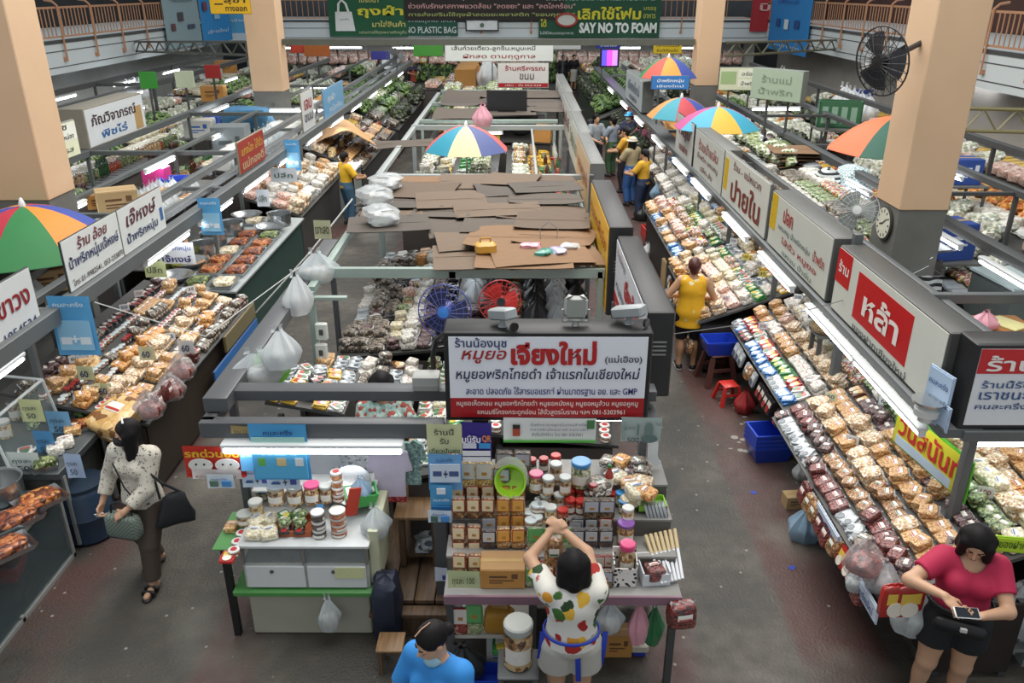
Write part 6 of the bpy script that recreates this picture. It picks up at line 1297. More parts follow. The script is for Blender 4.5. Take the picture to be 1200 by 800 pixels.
for i, (k, u, v, z, s, lb) in enumerate([('j_pink', 628, 574, Z4, .9, 'pink-lidded jar right of the green colander'), ('j_gry', 651, 562, Z4, 1.0, 'clear-lidded jar at the back among the nut jars'), ('j_gry', 642, 578, Z4, .95, 'clear-lidded jar in front of the back nut jars'), ('j_gry', 662, 577, Z4, .95, 'clear-lidded jar before the big blue lid'), ('j_gry', 639, 596, Z3, .9, 'nut jar above the white tubs'), ('j_gry', 655, 596, Z3, .9, 'nut jar beside the red-lidded jars'),
        ('j_blu', 680, 568, Z4, 1.25, 'big blue-lidded jar before the baht note'), ('j_dk', 623, 552, Z4, 1.0, 'dark jar at the back of the display'), ('j_dk', 637, 551, Z4, 1.0, 'dark white-topped jar at the back of the display'), ('j_red', 651, 548, Z4, 1.0, 'red jar at the back of the display'), ('j_red', 668, 600, Z3, 1.0, 'red-lidded jar in the front pair by the raised arms'), ('j_red', 680, 601, Z3, 1.0, 'red-lidded jar nearest the brown pouches'), ('j_red', 668, 588, Z3, 1.0, 'red-lidded jar in the rear pair by the raised arms'), ('j_red', 680, 588, Z3, 1.0, 'red-lidded jar behind the brown pouches'), ('j_dk', 681, 612, Z2, .9, 'dark red jar below the red-lidded jars'), ('j_red', 659, 612, Z3, 1.0, 'red-topped orange jar by the white tubs'), ('j_wht', 645, 611, Z3, .9, 'white-lidded orange jar beside the tubs'),
        ('j_blu', 726, 590, Z3 + .02, .62, 'rear blue-lidded tub before the noodles'), ('j_blu', 730, 600, Z3, .62, 'front blue-lidded tub before the noodles'), ('j_wht', 735, 612, Z3, .9, 'white-lidded jar behind the purple lid'), ('j_pur', 732, 636, Z2, 1.05, 'purple-lidded jar behind the pink-lidded one'), ('b_red', 713, 574, Z4, 1.0, 'orange sauce bottle with green label')]):
    on(k, u, v, z, lb, s)
for i, (u, v) in enumerate([(627, 600), (633, 592), (629, 612), (641, 605), (620, 606), (622, 616)]): on('t_wht', u, v, Z3, 'small white-lidded tub, %s of the cluster below the green colander' % ORD[i + 1], 1.0, g='white tubs below the colander')
for i in range(2): put('t_wht', P([629, 636][i], 606, Z3) + Vector((0, 0, .062)), 0, 'small white-lidded tub stacked on the cluster, %s one' % ['aisle-end', 'jar-side'][i], group='white tubs below the colander')
row(['n4', 'n2', 'n7', 'n5', 'n1', 'n6'], [624, 641, 658, 675, 692, 709], 686, Z1, 'front edge of the display', .9); row(['n7', 'n2', 'n6', 'n4'], [622, 639, 656, 672], 656, Z1 + .02, 'second rank by the raised arms', .9); row(['n6', 'n1', 'n5', 'n6'], [622, 640, 657, 673], 627, Z2 + .01, 'rear shelf by the raised arms', .9)
for i, (k, u) in enumerate([('j_gry', 690), ('j_wht', 704), ('j_red', 718), ('j_dk', 695), ('t_ora', 710)]): on(k, u, [592, 590, 590, 580, 578][i], Z3 + (0 if i < 3 else .14), '%s behind the brown pouches, %s from the jars' % (KIND[k]['desc'], ORD[i + 1]), .85)
# green colander
m = MB().lathe([(.05, 0), (.09, .03), (.11, .1), (.125, .105), (.115, .09), (.085, .02), (0, .012)], 22)
o = m.obj('colander', [mat('9acb2c', .35, coat=.3)]); o.location = P(603, 562, Z4 + .08); o.rotation_euler = (1.15, 0, -.35); tag(o, 'lime green colander leaning among the nut pouches', 'colander')
o = MB().lathe([(.1, 0), (.135, .02), (.14, .022), (.1, .006), (0, .005)], 22).obj('white_dish', [WHITE]); o.location = P(599, 556, Z4 + .09); o.rotation_euler = (1.15, 0, -.35); tag(o, 'white dish behind the lime green colander', 'dish')
# cow-print box with tall jar, white box with meat bag, sticks
def spots():
    m, nt, b = _nodes('cow_print'); v = nt.nodes.new('ShaderNodeTexVoronoi'); v.inputs['Scale'].default_value = 34; nt.links.new(coords(nt), v.inputs['Vector'])
    nt.links.new(ramp(nt, v.outputs['Distance'], [(0, lin('1e1a1a')), (.36, lin('e6e2de'))], 'CONSTANT'), b.inputs['Base Color']); return m
t = thing('patterned_box', 'black-on-white cow-print box holding the tall pink-lidded jar', 'box', P(732, 688, Z1), -.03)
MB().box(-.085, .085, 0, .01, 0, .16).box(-.085, .085, .14, .15, 0, .24).box(-.085, -.075, 0, .15, 0, .2).box(.075, .085, 0, .15, 0, .2).box(-.085, .085, 0, .15, 0, .008).obj('box_walls', spots(), t)
on('j_pink', 733, 676, Z1 + .01, 'tall pink-lidded jar standing in the cow-print box', (.95, .95, 1.75))
t = thing('white_bin', 'white open plastic bin beside the cow-print box', 'bin', P(769, 687, Z1), .1); MB().box(-.09, .09, 0, .008, 0, .1).box(-.1, .1, .2, .21, 0, .14).box(-.1, -.09, 0, .2, 0, .12).box(.09, .1, 0, .2, 0, .12).box(-.1, .1, 0, .2, 0, .008).obj('bin_walls', mat('d6dade', .35), t)
on('chilli', 766, 676, Z1 + .03, 'bag of dark pink meat slices in the white bin', (.85, .7, 1.3), .3)
for i in range(7):
    a, b2 = P(776 + 4.0 * i, 684 - 1.0 * i, Z1 + .03), P(757 + 5.6 * i, 628 - 1.2 * i, Z2 + .06)
    o = MB().tube([(0, 0, 0), (b2 - a) * .5, b2 - a], .012, 8).mat(1).tube([(b2 - a) * .62, b2 - a + (b2 - a) * .02], .0145, 8).obj('wafer_stick', [mat('e4e6ea', .3), mat('c9b48a', .4)]); o.location = a
    tag(o, 'white wrapped roll of cotton wool, %s counting towards the aisle' % ORD[i + 1], 'roll', 'white rolls at the display corner')
t = thing('green_tray', 'lime-edged tray of upright grey packets at the display corner', 'tray', P(764, 600, Z3 + .02)); MB().box(-.11, .11, 0, .01, 0, .05).box(-.11, .11, .15, .16, 0, .05).box(-.11, -.1, 0, .16, 0, .05).box(.1, .11, 0, .16, 0, .05).box(-.11, .11, 0, .16, 0, .006).obj('tray_sides', mat('8cc43c', .4), t)
for i in range(6): put('p_sil', P(756 + 4.2 * i, 598, Z3 + .03), 0, 'grey upright packet, %s in the lime-edged tray' % ORD[i + 1], rot=(H90 - .3, .2, H90 - .1), scale=.7, group='packets in the lime-edged tray')
for i, (k, u, v, z, s, lb) in enumerate([('noodle', 738, 588, Z3 + .04, .95, 'pale yellow noodle bag in front of the dried fruit'), ('noodle', 746, 580, Z4 - .02, .95, 'pale yellow noodle bag behind the front noodle bag'), ('noodle', 722, 562, Z4, .8, 'pale noodle bag before the dried mushrooms'), ('banana', 757, 582, Z4, .7, 'orange dried fruit bag at the aisle edge'), ('rind', 752, 570, Z4, .7, 'yellow dried fruit bag above the orange one'), ('mush', 752, 556, Z4 + .02, .75, 'black and white seed bag below the baht note'), ('plum', 735, 557, Z4, .75, 'dark seed bag beside the black and white one'), ('mush', 747, 545, Z4 + .05, .7, 'dark seed bag at the back below the baht note'), ('banana', 727, 545, Z4 + .05, .7, 'orange peel bag at the back below the long label'), ('mush', 712, 545, Z4 + .05, .7, 'grey dried fungus bag at the back'), ('green', 744, 570, Z4, .7, 'green pickle bag among the dried fruit'), ('cracker', 735, 569, Z4, .7, 'tan fruit bag among the dried fruit'), ('mush', 700, 575, Z4, 1.0, 'big clear bag of pale fungus beside the blue lid')]):
    on(k, u, v, z, lb, s, .3 * i)
put('c_brn', P(589, 690, Z1) + Vector((0, .11, 0)), 0, 'golden-brown carton on the display front beside the pale green price card', scale=(.78, .72, .62)).data.materials[0] = mat('c08a48', .7, var=.1)
sheet_at('pale green handwritten price card at the display front', 525, 562, 669, 689, 4.52, 'c9d0a0', [('ถุงละ 100', '5a6a4a', .5, .5, .7, .5, .012)], name='price_card', cat='price card')
# papers hung at the stall front
YP = 5.1
sheet_at('pale green handwritten paper under the sign corner', 501, 541, 497, 532, YP, 'cfd2a4', [('ร้านนี้', '2e3a34', .5, .8, .56, .2, .015), ('รับ', '2e3a34', .5, .5, .25, .2, .015), ('เที่ยวปันสุข', '2e3a34', .5, .16, .86, .22, .015)], name='notice_paper', cat='notice')
sheet_at('light blue notice with bowl and plus drawing below the pale green paper', 503, 541, 532, 574, YP - .03, '6da7d8', [('คนละครึ่ง', '2c4a86', .5, .88, .5, .1, .012), ('+', '22305a', .52, .5, .12, .2, .02)], [('cfdcec', .05, .95, .25, .75), ('4a5a8a', .14, .4, .42, .56), ('4a5a8a', .62, .9, .42, .56)], name='notice_paper', cat='notice')
sheet_at('small blue notice overlapping the bowl notice', 505, 530, 568, 598, YP - .06, '4f9ccc', [('คนละครึ่ง', 'dfeaf4', .5, .5, .7, .12, .012)], [('dfe6ee', .3, .7, .68, .9), ('2c6ea8', .05, .95, .04, .2)], name='notice_paper', cat='notice')
sheet_at('white card with two round badges on the grey post', 502, 529, 598, 612, YP - .12, 'd8e4f0', [('ร้านค้า', '3f6aa8', .5, .82, .6, .2, .01)], [('4a6a62', .12, .42, .15, .6), ('4a8fd0', .55, .9, .15, .6)], name='notice_card', cat='notice')
sheet_at('white tag with blue mark low on the grey post', 510, 524, 665, 681, 5.08, 'd4dcec', [], [('3a4a9a', .6, .85, .2, .5)], name='notice_card', cat='notice')
sheet_at('purple payment notice reading QR under the big sign', 541, 576, 495, 540, YP, '3a2a86', [('มนี้รับ', 'ece6f2', .34, .62, .6, .2, .03), ('QR', 'e08a3a', .84, .62, .3, .2, .03)], [('d8dce8', .06, .5, .36, .48), ('3f9ad8', .58, .96, .36, .48), ('e6e6ea', .04, .96, .17, .29), ('e6e6ea', .04, .96, .02, .13)], name='payment_notice', cat='notice')
sheet_at('long white label with jar picture and green border under the sign', 590, 699, 490, 517, YP, 'e6e7e4', [('น้ำพริกตาแดงสูตรโบราณเชียงใหม่', '6a6c80', .6, .78, .62, .16, .01), ('ทำจากพริกแห้งคุณภาพดี สะอาด อร่อย', '6a6c80', .6, .58, .62, .15, .01), ('สั่งซื้อได้ที่ร้าน โทร 081-5303961', '6a6c80', .58, .38, .55, .15, .01)], [('5ab04a', 0, 1, 0, .09), ('b04a34', .1, .18, .28, .6), ('2a2420', .1, .18, .6, .75), ('4a7a4a', .9, .98, .6, .95)], name='product_label', cat='label sign')
t = sheet_at('grey-green banknote picture sign at the stall corner', 727, 776, 489, 517, YP + .05, 'a9b8b4', [('500', '4a5c5c', .3, .14, .3, .2, .02), ('ธนาคาร', '5f7272', .2, .62, .26, .14, .01), ('๕๐๐', '5f7272', .9, .8, .14, .14, .01)], [('8fa39e', .03, .1, .1, .9), ('6a7f7e', .4, .44, .3, .75)], name='banknote_sign', cat='sign')
w = PY(776, 500, YP).x - PY(727, 500, YP).x; h = PY(727, 489, YP).z - PY(727, 517, YP).z
o = MB().lathe([(1, 0), (1, .004)], 16, M=Matrix.Rotation(H90, 4, 'X')).obj('engraved_head', mat('6d807e', .5), t); o.scale = (w * .1, 1, h * .3); o.location = (w * .18, -.02, h * .56)
o = MB().lathe([(1, 0), (1, .004)], 16, M=Matrix.Rotation(H90, 4, 'X')).obj('engraved_shoulders', mat('5f7472', .5), t); o.scale = (w * .2, 1, h * .16); o.location = (w * .2, -.021, h * .17)
q = PY(765, 540, 5.4); o = MB().poly([(0, .0), (.07, -.06), (.11, -.05), (.075, .03), (.07, .3), (.0, .3)], .02).obj('foam_blade', [mat('e2e5e6', .4)]); o.location = (q.x - .03, 5.45, q.z - .02); tag(o, 'white foam blade shape hanging from the stall corner', 'hanging blade')
# below the display
on('n7', 540, 742, .451, 'pink packet hanging stack lower left under the price card', (1.1, 1, 1.6)); on('n4', 556, 742, .451, 'green-topped packet stack under the display', (1.1, 1, 1.6)); on('n7', 534, 735, .46, 'tall red-topped packet behind the pink one under the display', (1, 1, 1.5))
t = thing('handbag', 'mustard handbag with ring handle under the display', 'bag', P(585, 738, .451)); MB().pillow(.22, .12, .2, 14, 7, e=.4, rough=.03).obj('bag_body', mat('b5852c', .5), t); MB().tube([(math.cos(a) * .07, 0, .2 + math.sin(a) * .08) for a in [k * math.pi / 10 for k in range(-1, 12)]], .012, 8).obj('ring_handle', mat('a8762a', .4), t)
on('c_wht', 590, 770, .0, 'white carton with green-lettered paper under the display', (.6, .6, 1.0)); on('p_grn', 588, 758, .27, 'green and white packet on the white carton under the display', 1.0)
on('k_blu', 568, 800, .0, 'blue plastic basket on the floor beneath the display', .7); put('pb_k', P(540, 800, 0), .3, 'clear black bag slumped behind the blue-shirted woman', scale=(1.2, .9, 1.1))
t = thing('plastic_stool', 'small grey stool under the big clear jar', 'stool', (.02, 4.28, 0)); MB().box(-.14, .14, -.14, .14, .44, .47, bev=.01).obj('seat', mat('5d5f60', .5), t)
for sx in (-1, 1):
    for sy in (-1, 1): MB().box(sx * .12 - .015, sx * .12 + .015, sy * .12 - .015, sy * .12 + .015, 0, .44).obj('leg', mat('5d5f60', .5), t)
put('j_gry', (.02, 4.28, .471), 0, 'big clear jar of layered nuts on the stool beside the woman in flowers', scale=(2.1, 2.1, 2.4))
put('pb_c', PY(712, 738, 4.55), 0, 'clear bag with white paper hanging under the display', scale=(.7, .5, .8)); put('pb_p', PY(747, 752, 4.55), .3, 'pink and white bag hanging beneath the display corner', scale=(.5, .4, 1.1)); put('pb_g', PY(764, 752, 4.7), .3, 'dark green bag hanging behind the pink one', scale=(.5, .5, 1.0))
put('chilli', PY(795, 712, 4.52), 0, 'bag of dark red chillies hanging off the display corner', rot=(H90, 0, .2), scale=(1.3, 1, 1.5))
on('c_brn', 722, 762, 0, 'reddish brown box on the floor under the display', (.55, .5, .8)).data = bpy.data.objects['cardboard_carton'].data
t = thing('kitchen_scale', 'small cream scale on a blue foot at the display corner', 'scale', P(748, 764, 0)); MB().box(-.05, .05, -.05, .05, 0, .04, bev=.01).obj('foot', mat('2a3fa8', .4), t); MB().box(-.07, .07, -.06, .06, .04, .12, bev=.015).obj('body', mat('c8c2b0', .4), t)
# on top of the big sign
def cctv(label, c, rz, tilt=-.3):
    t = thing('cctv_camera', label, 'camera', c, rz); MB().box(-.05, .05, -.15, .1, .05, .13, bev=.012, M=Matrix.Rotation(tilt, 4, 'X')).obj('housing', mat('9aa0a2', .4), t); MB().lathe([(.03, 0), (.035, .02)], 14, (0, 0, 0), M=Matrix.Translation((0, -.13, .04)) @ Matrix.Rotation(H90, 4, 'X')).obj('lens', BLACK, t); MB().lathe([(.035, 0), (.02, .02), (.015, .06)], 10).obj('mount', mat('9aa0a2', .4), t)
cctv('grey security camera on the sign top toward the fans', PY(589, 382, 5.3) * 1, .6); bpy.context.view_layer.update()
cctv('grey security camera on the sign corner by the ridge boxes', (.80, 5.36, 2.56), .9)
t = thing('floodlight', 'round-cornered grey floodlight standing on the sign top', 'floodlight', (.42, 5.33, 2.56)); MB().box(-.085, .085, -.03, .04, .05, .22, bev=.04).obj('housing', mat('b0b2ae', .4), t); MB().box(-.065, .065, -.036, -.028, .07, .2, bev=.02).obj('glass', mat('8f938c', .15), t); MB().tube([(-.09, 0, .12), (-.09, 0, .03), (.09, 0, .03), (.09, 0, .12)], .01, 6).lathe([(.03, 0), (.015, .03)], 10).obj('bracket', mat('9a9c98', .4), t)
t = thing('junction_box', 'pale grey electric box on the beam beside the big sign', 'electric box', (PY(501, 474, 5.5).x, 5.5, 1.972)); MB().box(-.1, .1, -.06, .08, 0, .12, bev=.008).obj('box_body', mat('a4a6a2', .5), t); MB().box(-.09, .09, -.065, -.058, .01, .05).obj('cover', mat('8f918d', .5), t)
c0 = PY(505, 470, 5.5); o = MB().tube([c0, c0 + Vector((.02, .1, .1)), PY(507, 418, 5.62), PY(512, 398, 5.6), PY(522, 390, 5.46)], .02, 8).obj('cable', [BLACK]); tag(o, 'thick black cable looping from the electric box to the sign', 'cable')
for i, (a, b2, r, lb) in enumerate([((0, 664), (452, 133), .012, ''), ((805, 368), (1100, 391), .004, '')]): pass
def line(label, pts, r=.006, c='c9cbc8', name='cord', cat='cord'):
    o = MB().tube(pts, r, 6).obj(name, [mat(c, .5)]); tag(o, label, cat); return o
line('pale rope stretched from the middle frame along the chilli-paste aisle', [PX(300, 366, -3.5), PX(362, 297, -2.7), PX(413, 233, -2.2)], .012)
line('thin wire stretched from the ridge box to the metal sign box', [(1.2, 6.0, 2.2), (2.2, 6.6, 2.08), (3.08, 7.2, 2.05)], .004, '6a6c6c')
line('white cord slung from the double sign frame down the aisle', [(-4.1, 7.4, 1.94), (-3.2, 7.7, 1.45), (-2.2, 9.35, 1.95)], .006)
# switch boxes on the pale post, hanging paper bags under the grey beam
for i, v in enumerate([388, 412]):
    q = PY(377, v, 7.63); t = thing('switch_box', 'white electric switch box on the pale post, %s one' % ['upper', 'lower'][i], 'switch box', (q.x, 7.66, q.z)); MB().box(-.06, .06, -.06, 0, -.09, .09, bev=.01).obj('box_body', mat('d4d8d0', .4), t); MB().box(-.02, .02, -.068, -.058, -.03, .03).obj('switch', DGREY, t)
for (u, v, y, s, k, lb) in [(350, 368, 7.2, (.9, .6, 1.2), 'pb_w', 'white plastic bag hanging from the grey beam by the paper sign'), (372, 330, 8.0, (1.4, .9, 1.0), 'pb_c', 'grey cloudy bag hanging over the grey beam end'), (302, 450, 5.9, (1.6, .8, .9), 'pb_c', 'cloudy bag draped over the front end of the grey beam'), (330, 430, 5.9, (1.0, .7, 1.0), 'pb_w', 'whitish bag behind the lime plate')]:
    put(k, PY(u, v, y), .4, lb, scale=s)
o = MB().lathe([(.02, 0), (.15, .01), (.155, .015), (.02, .012)], 24).obj('lime_plate', [mat('7ac43c', .4)]); o.location = PY(318, 430, 6.0); o.rotation_euler = (1.0, .5, 0); tag(o, 'lime green plate stuck between the cloudy bags', 'plate')
sheet_at('small handwritten paper sign above the grey beam', 369, 387, 258, 280, 8.6, 'b9b896', [('เงาะสด', '3a3a30', .5, .5, .8, .4, .02)], name='paper_sign', cat='sign')
for (u0, u1, v0, v1, y, lb) in [(237, 257, 232, 275, 9.8, 'pale blue hanging notice strip before the double sign end'), (70, 104, 347, 416, 6.75, 'pale blue hanging notice strip nearest the glass showcases'), (336, 350, 164, 200, 13.6, 'pale blue hanging notice strip past the small red sign')]:
    a = PX((u0 + u1) / 2, (v0 + v1) / 2, -4.02); sheet_at(lb, u0, u1, v0, v1, a.y, '5aa8dc', [('คนละครึ่ง', 'dcecf6', .5, .88, .7, .08, .012), ('+', 'e8f0f6', .5, .3, .2, .12, .02)], [('8ec4e4', .1, .9, .1, .6), ('dfe9f0', .15, .4, .2, .32), ('dfe9f0', .6, .85, .2, .32)], name='notice_strip', cat='notice')
sheet_at('white cardboard sign with blue brush lettering on the chilli-paste counter', 188, 226, 284, 309, PX(207, 296, -4.25).y, 'dfe2e4', [('น้ำพริกหนุ่ม', '4a5a9a', .5, .74, .86, .3, .015), ('เจ๊หงษ์', '27306a', .5, .27, .8, .34, .025)], name='card_sign', cat='sign')
for (u0, u1, v0, v1, x, c, lb) in [(171, 193, 306, 325, -4.4, 'c9d29a', 'pale green price card near the blue-lettered card sign'), (318, 347, 197, 213, -4.1, 'd8dfe6', 'white paper tag hanging before the bowls'), (302, 314, 222, 242, -4.3, 'd8dfe6', 'white paper tag standing behind the steel bowls')]:
    sheet_at(lb, u0, u1, v0, v1, PX((u0 + u1) / 2, v1, x).y, c, [('ปลีก', '4a5a4a', .5, .5, .7, .4, .015)], name='price_card', cat='price card')
for i, (u, v, x, c) in enumerate([(92, 412, -4.3, 'dfe4ea'), (100, 438, -4.3, 'd6dcb0'), (122, 458, -4.1, 'd6dcb0'), (172, 415, -3.8, 'dcd8b0'), (218, 408, -3.7, 'dfe4ea')]):
    sheet_at('little price card, %s along the fried snack counter' % ORD[i + 1], u - 8, u + 8, v - 9, v + 7, PX(u, v, x).y, c, [('60', '3a4a6a', .5, .5, .5, .5, .03)], name='price_card', cat='price card')
# blue front board, hanging goods at the chilli-paste counter, big bag of rings, drum
sign('blue board with yellow Thai word leaning on the chilli-paste counter front', (-3.50, 9.35, .06), H90, 1.7, .6, .02, '2d6fb4', '2a4a7a', texts=[('น้ำพริกหนุ่ม', 'd8c84a', 0, .32, 1.4, .3, .02)])
sign('brown board standing on the chilli-paste counter front above the blue one', (-3.51, 9.6, .67), H90, 1.2, .22, .03, '7a7050', '6a5a3a')
bag_kind('ring', 'ring_snack_bag', 'bag of fried rings', ['d8a860', 'f0d098', '8a5a2c', 'e4bc78'], .42, .5, .2, seed=15, scale=14)
o = put('ring', P(143, 497, .82), -.3, 'big clear bag of fried rings at the near end of the snack counter', rot=(.35, 0, -.5), scale=1.05)
put('ring', P(100, 437, .95), .3, 'second big bag of fried rings under the blue notice strip', rot=(.2, 0, .6), scale=.8)
t = thing('drum', 'dark blue plastic drum under the glass showcase counter', 'drum', (-4.02, 6.35, 0)); MB().lathe([(.2, 0), (.23, .03), (.23, .25), (.24, .27), (.23, .29), (.23, .5), (.2, .55)], 20).obj('drum_body', mat('27394e', .4), t); MB().lathe([(.21, .55), (.21, .58), (0, .59)], 20).obj('lid', mat('22303f', .4), t)
for i, (u, v, x, k) in enumerate([(180, 452, -3.5, 'chilli'), (192, 440, -3.5, 'chilli'), (203, 448, -3.5, 'pb_ch'), (178, 470, -3.5, 'pb_ch'), (215, 425, -3.5, 'pb_ch')]):
    put(k, PX(u, v + 18, x), .2, 'red bag hanging from the snack counter edge, %s from the near end' % ORD[i + 1], rot=(H90 - .1, 0, H90) if k == 'chilli' else None, scale=.9)
# --- glass showcases
AL = mat('b4b8b6', .35, .6, var=.08)
t = thing('glass_showcase', 'low aluminium-edged glass showcase by the picture edge with dark interior', 'showcase', (-4.0, 4.35, 0))
MB().box(-.95, -.03, .03, 1.62, .05, .09).box(-.95, -.9, .03, 1.62, .09, .66).obj('case_inside', mat('2a3236', .5), t)
m = MB()
for (a, b2) in [((-.02, 0, .02), (-.02, 1.65, .02)), ((-.02, 0, .68), (-.02, 1.65, .68)), ((-.02, 1.65, .0), (-.02, 1.65, .7)), ((-.02, 0, 0), (-.02, 0, .7)), ((-.97, 1.65, .68), (-.02, 1.65, .68)), ((-.97, 0, .68), (-.02, 0, .68)), ((-.97, 1.65, .0), (-.97, 1.65, .7)), ((-.97, 0, 0), (-.97, 0, .7)), ((-.97, 1.65, .02), (-.02, 1.65, .02)), ((-.02, .82, .0), (-.02, .82, .04))]:
    a, b2 = Vector(a), Vector(b2); m.box(min(a.x, b2.x) - .018, max(a.x, b2.x) + .018, min(a.y, b2.y) - .018, max(a.y, b2.y) + .018, min(a.z, b2.z) - .018, max(a.z, b2.z) + .018)
m.obj('case_frame', AL, t)
GL = clear('56666a', .30, .05, 'showcase_glass')
MB().box(-.022, -.018, 0, 1.65, .03, .67).obj('front_glass', GL, t); MB().box(-.96, -.03, 1.646, 1.65, .03, .67).obj('end_glass', GL, t); MB().box(-.97, -.01, 0, 1.66, .695, .705).obj('glass_top', mat('5a6468', .15, var=.1), t)
put('k_red', (-4.4, 5.6, .1), .2, 'red tub inside the dark glass showcase', scale=1.0); put('pb_k', (-4.5, 5.0, .1), .2, 'dark bag inside the glass showcase', scale=1.1)
for i, (u, v) in enumerate([(20, 612), (48, 590), (8, 648)]): put(['y_sau', 'y_cur', 'y_sau'][i], P(u, v, .706), .9, 'tray of fried pork under clear film on the low showcase, %s' % ['middle one', 'next to the dark counter', 'nearest the picture edge'][i], scale=.95)
put('pot', P(2, 585, .706), 0, 'steel pot at the picture edge on the low showcase')
t = thing('display_counter', 'dark counter with a slanted glass guard beside the low showcase', 'counter', (-4.0, 6.05, 0))
MB().box(-1.0, 0, 0, .9, .78, .85, bev=.006).obj('counter_top', mat('3f4446', .4), t); MB().box(-.9, -.1, .02, .88, 0.02, .78).obj('cabinet', mat('4a4c4a', .5), t)
MB().box(-.02, 0.006, .05, .09, .05, .78).box(-.02, .006, .8, .84, .05, .78).obj('edge_posts', AL, t)
m = MB()
for y in (0.02, .88): m.tube([(-.42, y, .85), (-.5, y, 1.33)], .014, 6).tube([(-.5, y, 1.33), (-.95, y, 1.38)], .014, 6)
m.tube([(-.5, 0.02, 1.33), (-.5, .88, 1.33)], .016, 6).tube([(-.42, 0.02, .86), (-.42, .88, .86)], .014, 6)
m.obj('guard_frame', mat('c4c9c8', .35), t)
MB().add([(-.42, .02, .86), (-.42, .88, .86), (-.5, .88, 1.33), (-.5, .02, 1.33)], [[0, 1, 2, 3]]).obj('guard_glass', clear('a9b8ba', .22, .05, 'guard_glass'), t)
ZC = .851
for (k, u, v, s, lb) in [('y_grn', 54, 549, (.55, .6, 1), 'plate of cut greens at the counter corner'), ('white', 66, 530, .85, 'bag of white fermented sausage, near one on the dark counter'), ('white', 78, 522, .85, 'bag of white fermented sausage, far one on the dark counter'), ('cracker', 86, 507, .9, 'bag of fried pork near the dark counter end'), ('y_sau', 95, 502, (.6, .7, .8), 'tray of fried pork at the far end of the dark counter'), ('g_leaf', 100, 486, .6, 'wrapped leaf bundle in the pale tray'), ('g_leaf', 113, 478, .5, 'second wrapped leaf bundle by the big ring bag'), ('green', 40, 500, .8, 'green pickle bag behind the glass guard'), ('j_gry', 20, 490, 1.3, 'clear jar behind the glass guard'), ('j_wht', 8, 512, 1.2, 'white-lidded jar behind the glass guard near the edge'), ('p_wht', 30, 530, .9, 'white packet behind the glass guard')]:
    put(k, P(u, v, ZC), .5, lb, scale=s)
for (u0, u1, v0, v1, y, c, lb) in [(59, 80, 482, 510, 6.75, '7fb4dc', 'pale blue bowl notice on the dark counter far end'), (45, 61, 505, 535, 6.4, '4f8fc0', 'blue notice standing on the dark counter'), (13, 44, 530, 555, 6.12, 'd8dfd8', 'white price card with green writing at the counter corner'), (27, 47, 468, 494, 6.5, 'cfd29a', 'pale yellow price card on the glass guard'), (80, 94, 532, 560, 5.98, 'a9bfdc', 'white badge card on the counter edge')]:
    sheet_at(lb, u0, u1, v0, v1, y, c, [('ถุงละ', '3a4a5a', .5, .62, .6, .2, .012), ('50', '3a4a5a', .5, .32, .4, .24, .015)], name='price_card', cat='price card')
# --- along the snack row's foot and in the aisle
def tub(label, u, v, c, s=1.0, n=1):
    for i in range(n): put({'b': 'k_blu', 'r': 'k_red'}[c], P(u, v, 0) + Vector((0, 0, .05 * i)), .1, label if n == 1 else '%s, %s from the bottom of its stack' % (label, ORD[i + 1]), scale=s)
def stool(label, u, v, c, s=1.0, h=.42):
    t = thing('plastic_stool', label, 'stool', P(u, v, 0), .2, scale=s)
    vs = lambda r, z: [(-r, -r, z), (r, -r, z), (r, r, z), (-r, r, z)]
    MB().box(-.14, .14, -.14, .14, h - .03, h, bev=.012).obj('seat', mat(c, .4), t)
    for sx in (-1, 1):
        for sy in (-1, 1): MB().add([(sx * .19 + dx, sy * .19 + dy, 0) for dx, dy in ((-.03, -.03), (.03, -.03), (.03, .03), (-.03, .03))] + [(sx * .125 + dx, sy * .125 + dy, h - .03) for dx, dy in ((-.025, -.025), (.025, -.025), (.025, .025), (-.025, .025))], [[3, 2, 1, 0], [4, 5, 6, 7], [0, 1, 5, 4], [1, 2, 6, 5], [2, 3, 7, 6], [3, 0, 4, 7]]).obj('leg', mat(c, .4), t)
    MB().box(-.15, .15, -.15, -.13, h * .45, h * .55).box(-.15, .15, .13, .15, h * .45, h * .55).obj('stretcher', mat(c, .4), t)
    return t
stool('brown plastic stool carrying a blue basket in the aisle', 838, 446, '5d3a34', 1.0); put('k_blu', P(838, 446, 0) + Vector((0, 0, .421)), .1, 'blue basket on the brown stool in the aisle', scale=1.2)
stool('low red plastic stool next to the brown stool', 852, 470, 'c4302a', .7, .36)
put('pb_r', P(872, 482, 0), .3, 'pinkish red plastic bag beside the low red stool', scale=.9)
tub('blue basket on the floor by the snack row', 899, 534, 'b', 1.25, 4)
tub('red square tub by the ridge', 768, 288, 'r', 1.5, 4)
put('c_tan', P(788, 336, 0), .1, 'tall beige carton at the yellow-topped shopper side', scale=(.75, .75, 1.6)); put('pb_k', P(752, 258, 0), .1, 'black bags hung on the ridge end', scale=1.2); put('pb_b', P(770, 232, .6), .1, 'blue plastic bag before the shoppers', scale=1.0)
put('pb_w', P(758, 300, 0), .1, 'white bag beside the red tubs', scale=.8)
for (u, v, k, s, lb) in [(943, 630, 'pb_b', 1.1, 'pale bluish carrier bag on the floor, aisle-most of the bags by the snack counter'), (968, 618, 'pb_w', 1.15, 'whitish carrier bag on the floor behind the bluish one'), (990, 640, 'pb_c', 1.0, 'cloudy carrier bag on the floor nearest the counter foot'), (940, 560, 'pb_w', .7, 'small whitish bag by the blue baskets')]:
    put(k, P(u, v, 0), .3, lb, scale=s)
put('c_tan', P(929, 592, 0), .1, 'small tan box on the floor before the floor bags', scale=(.4, .4, .45))
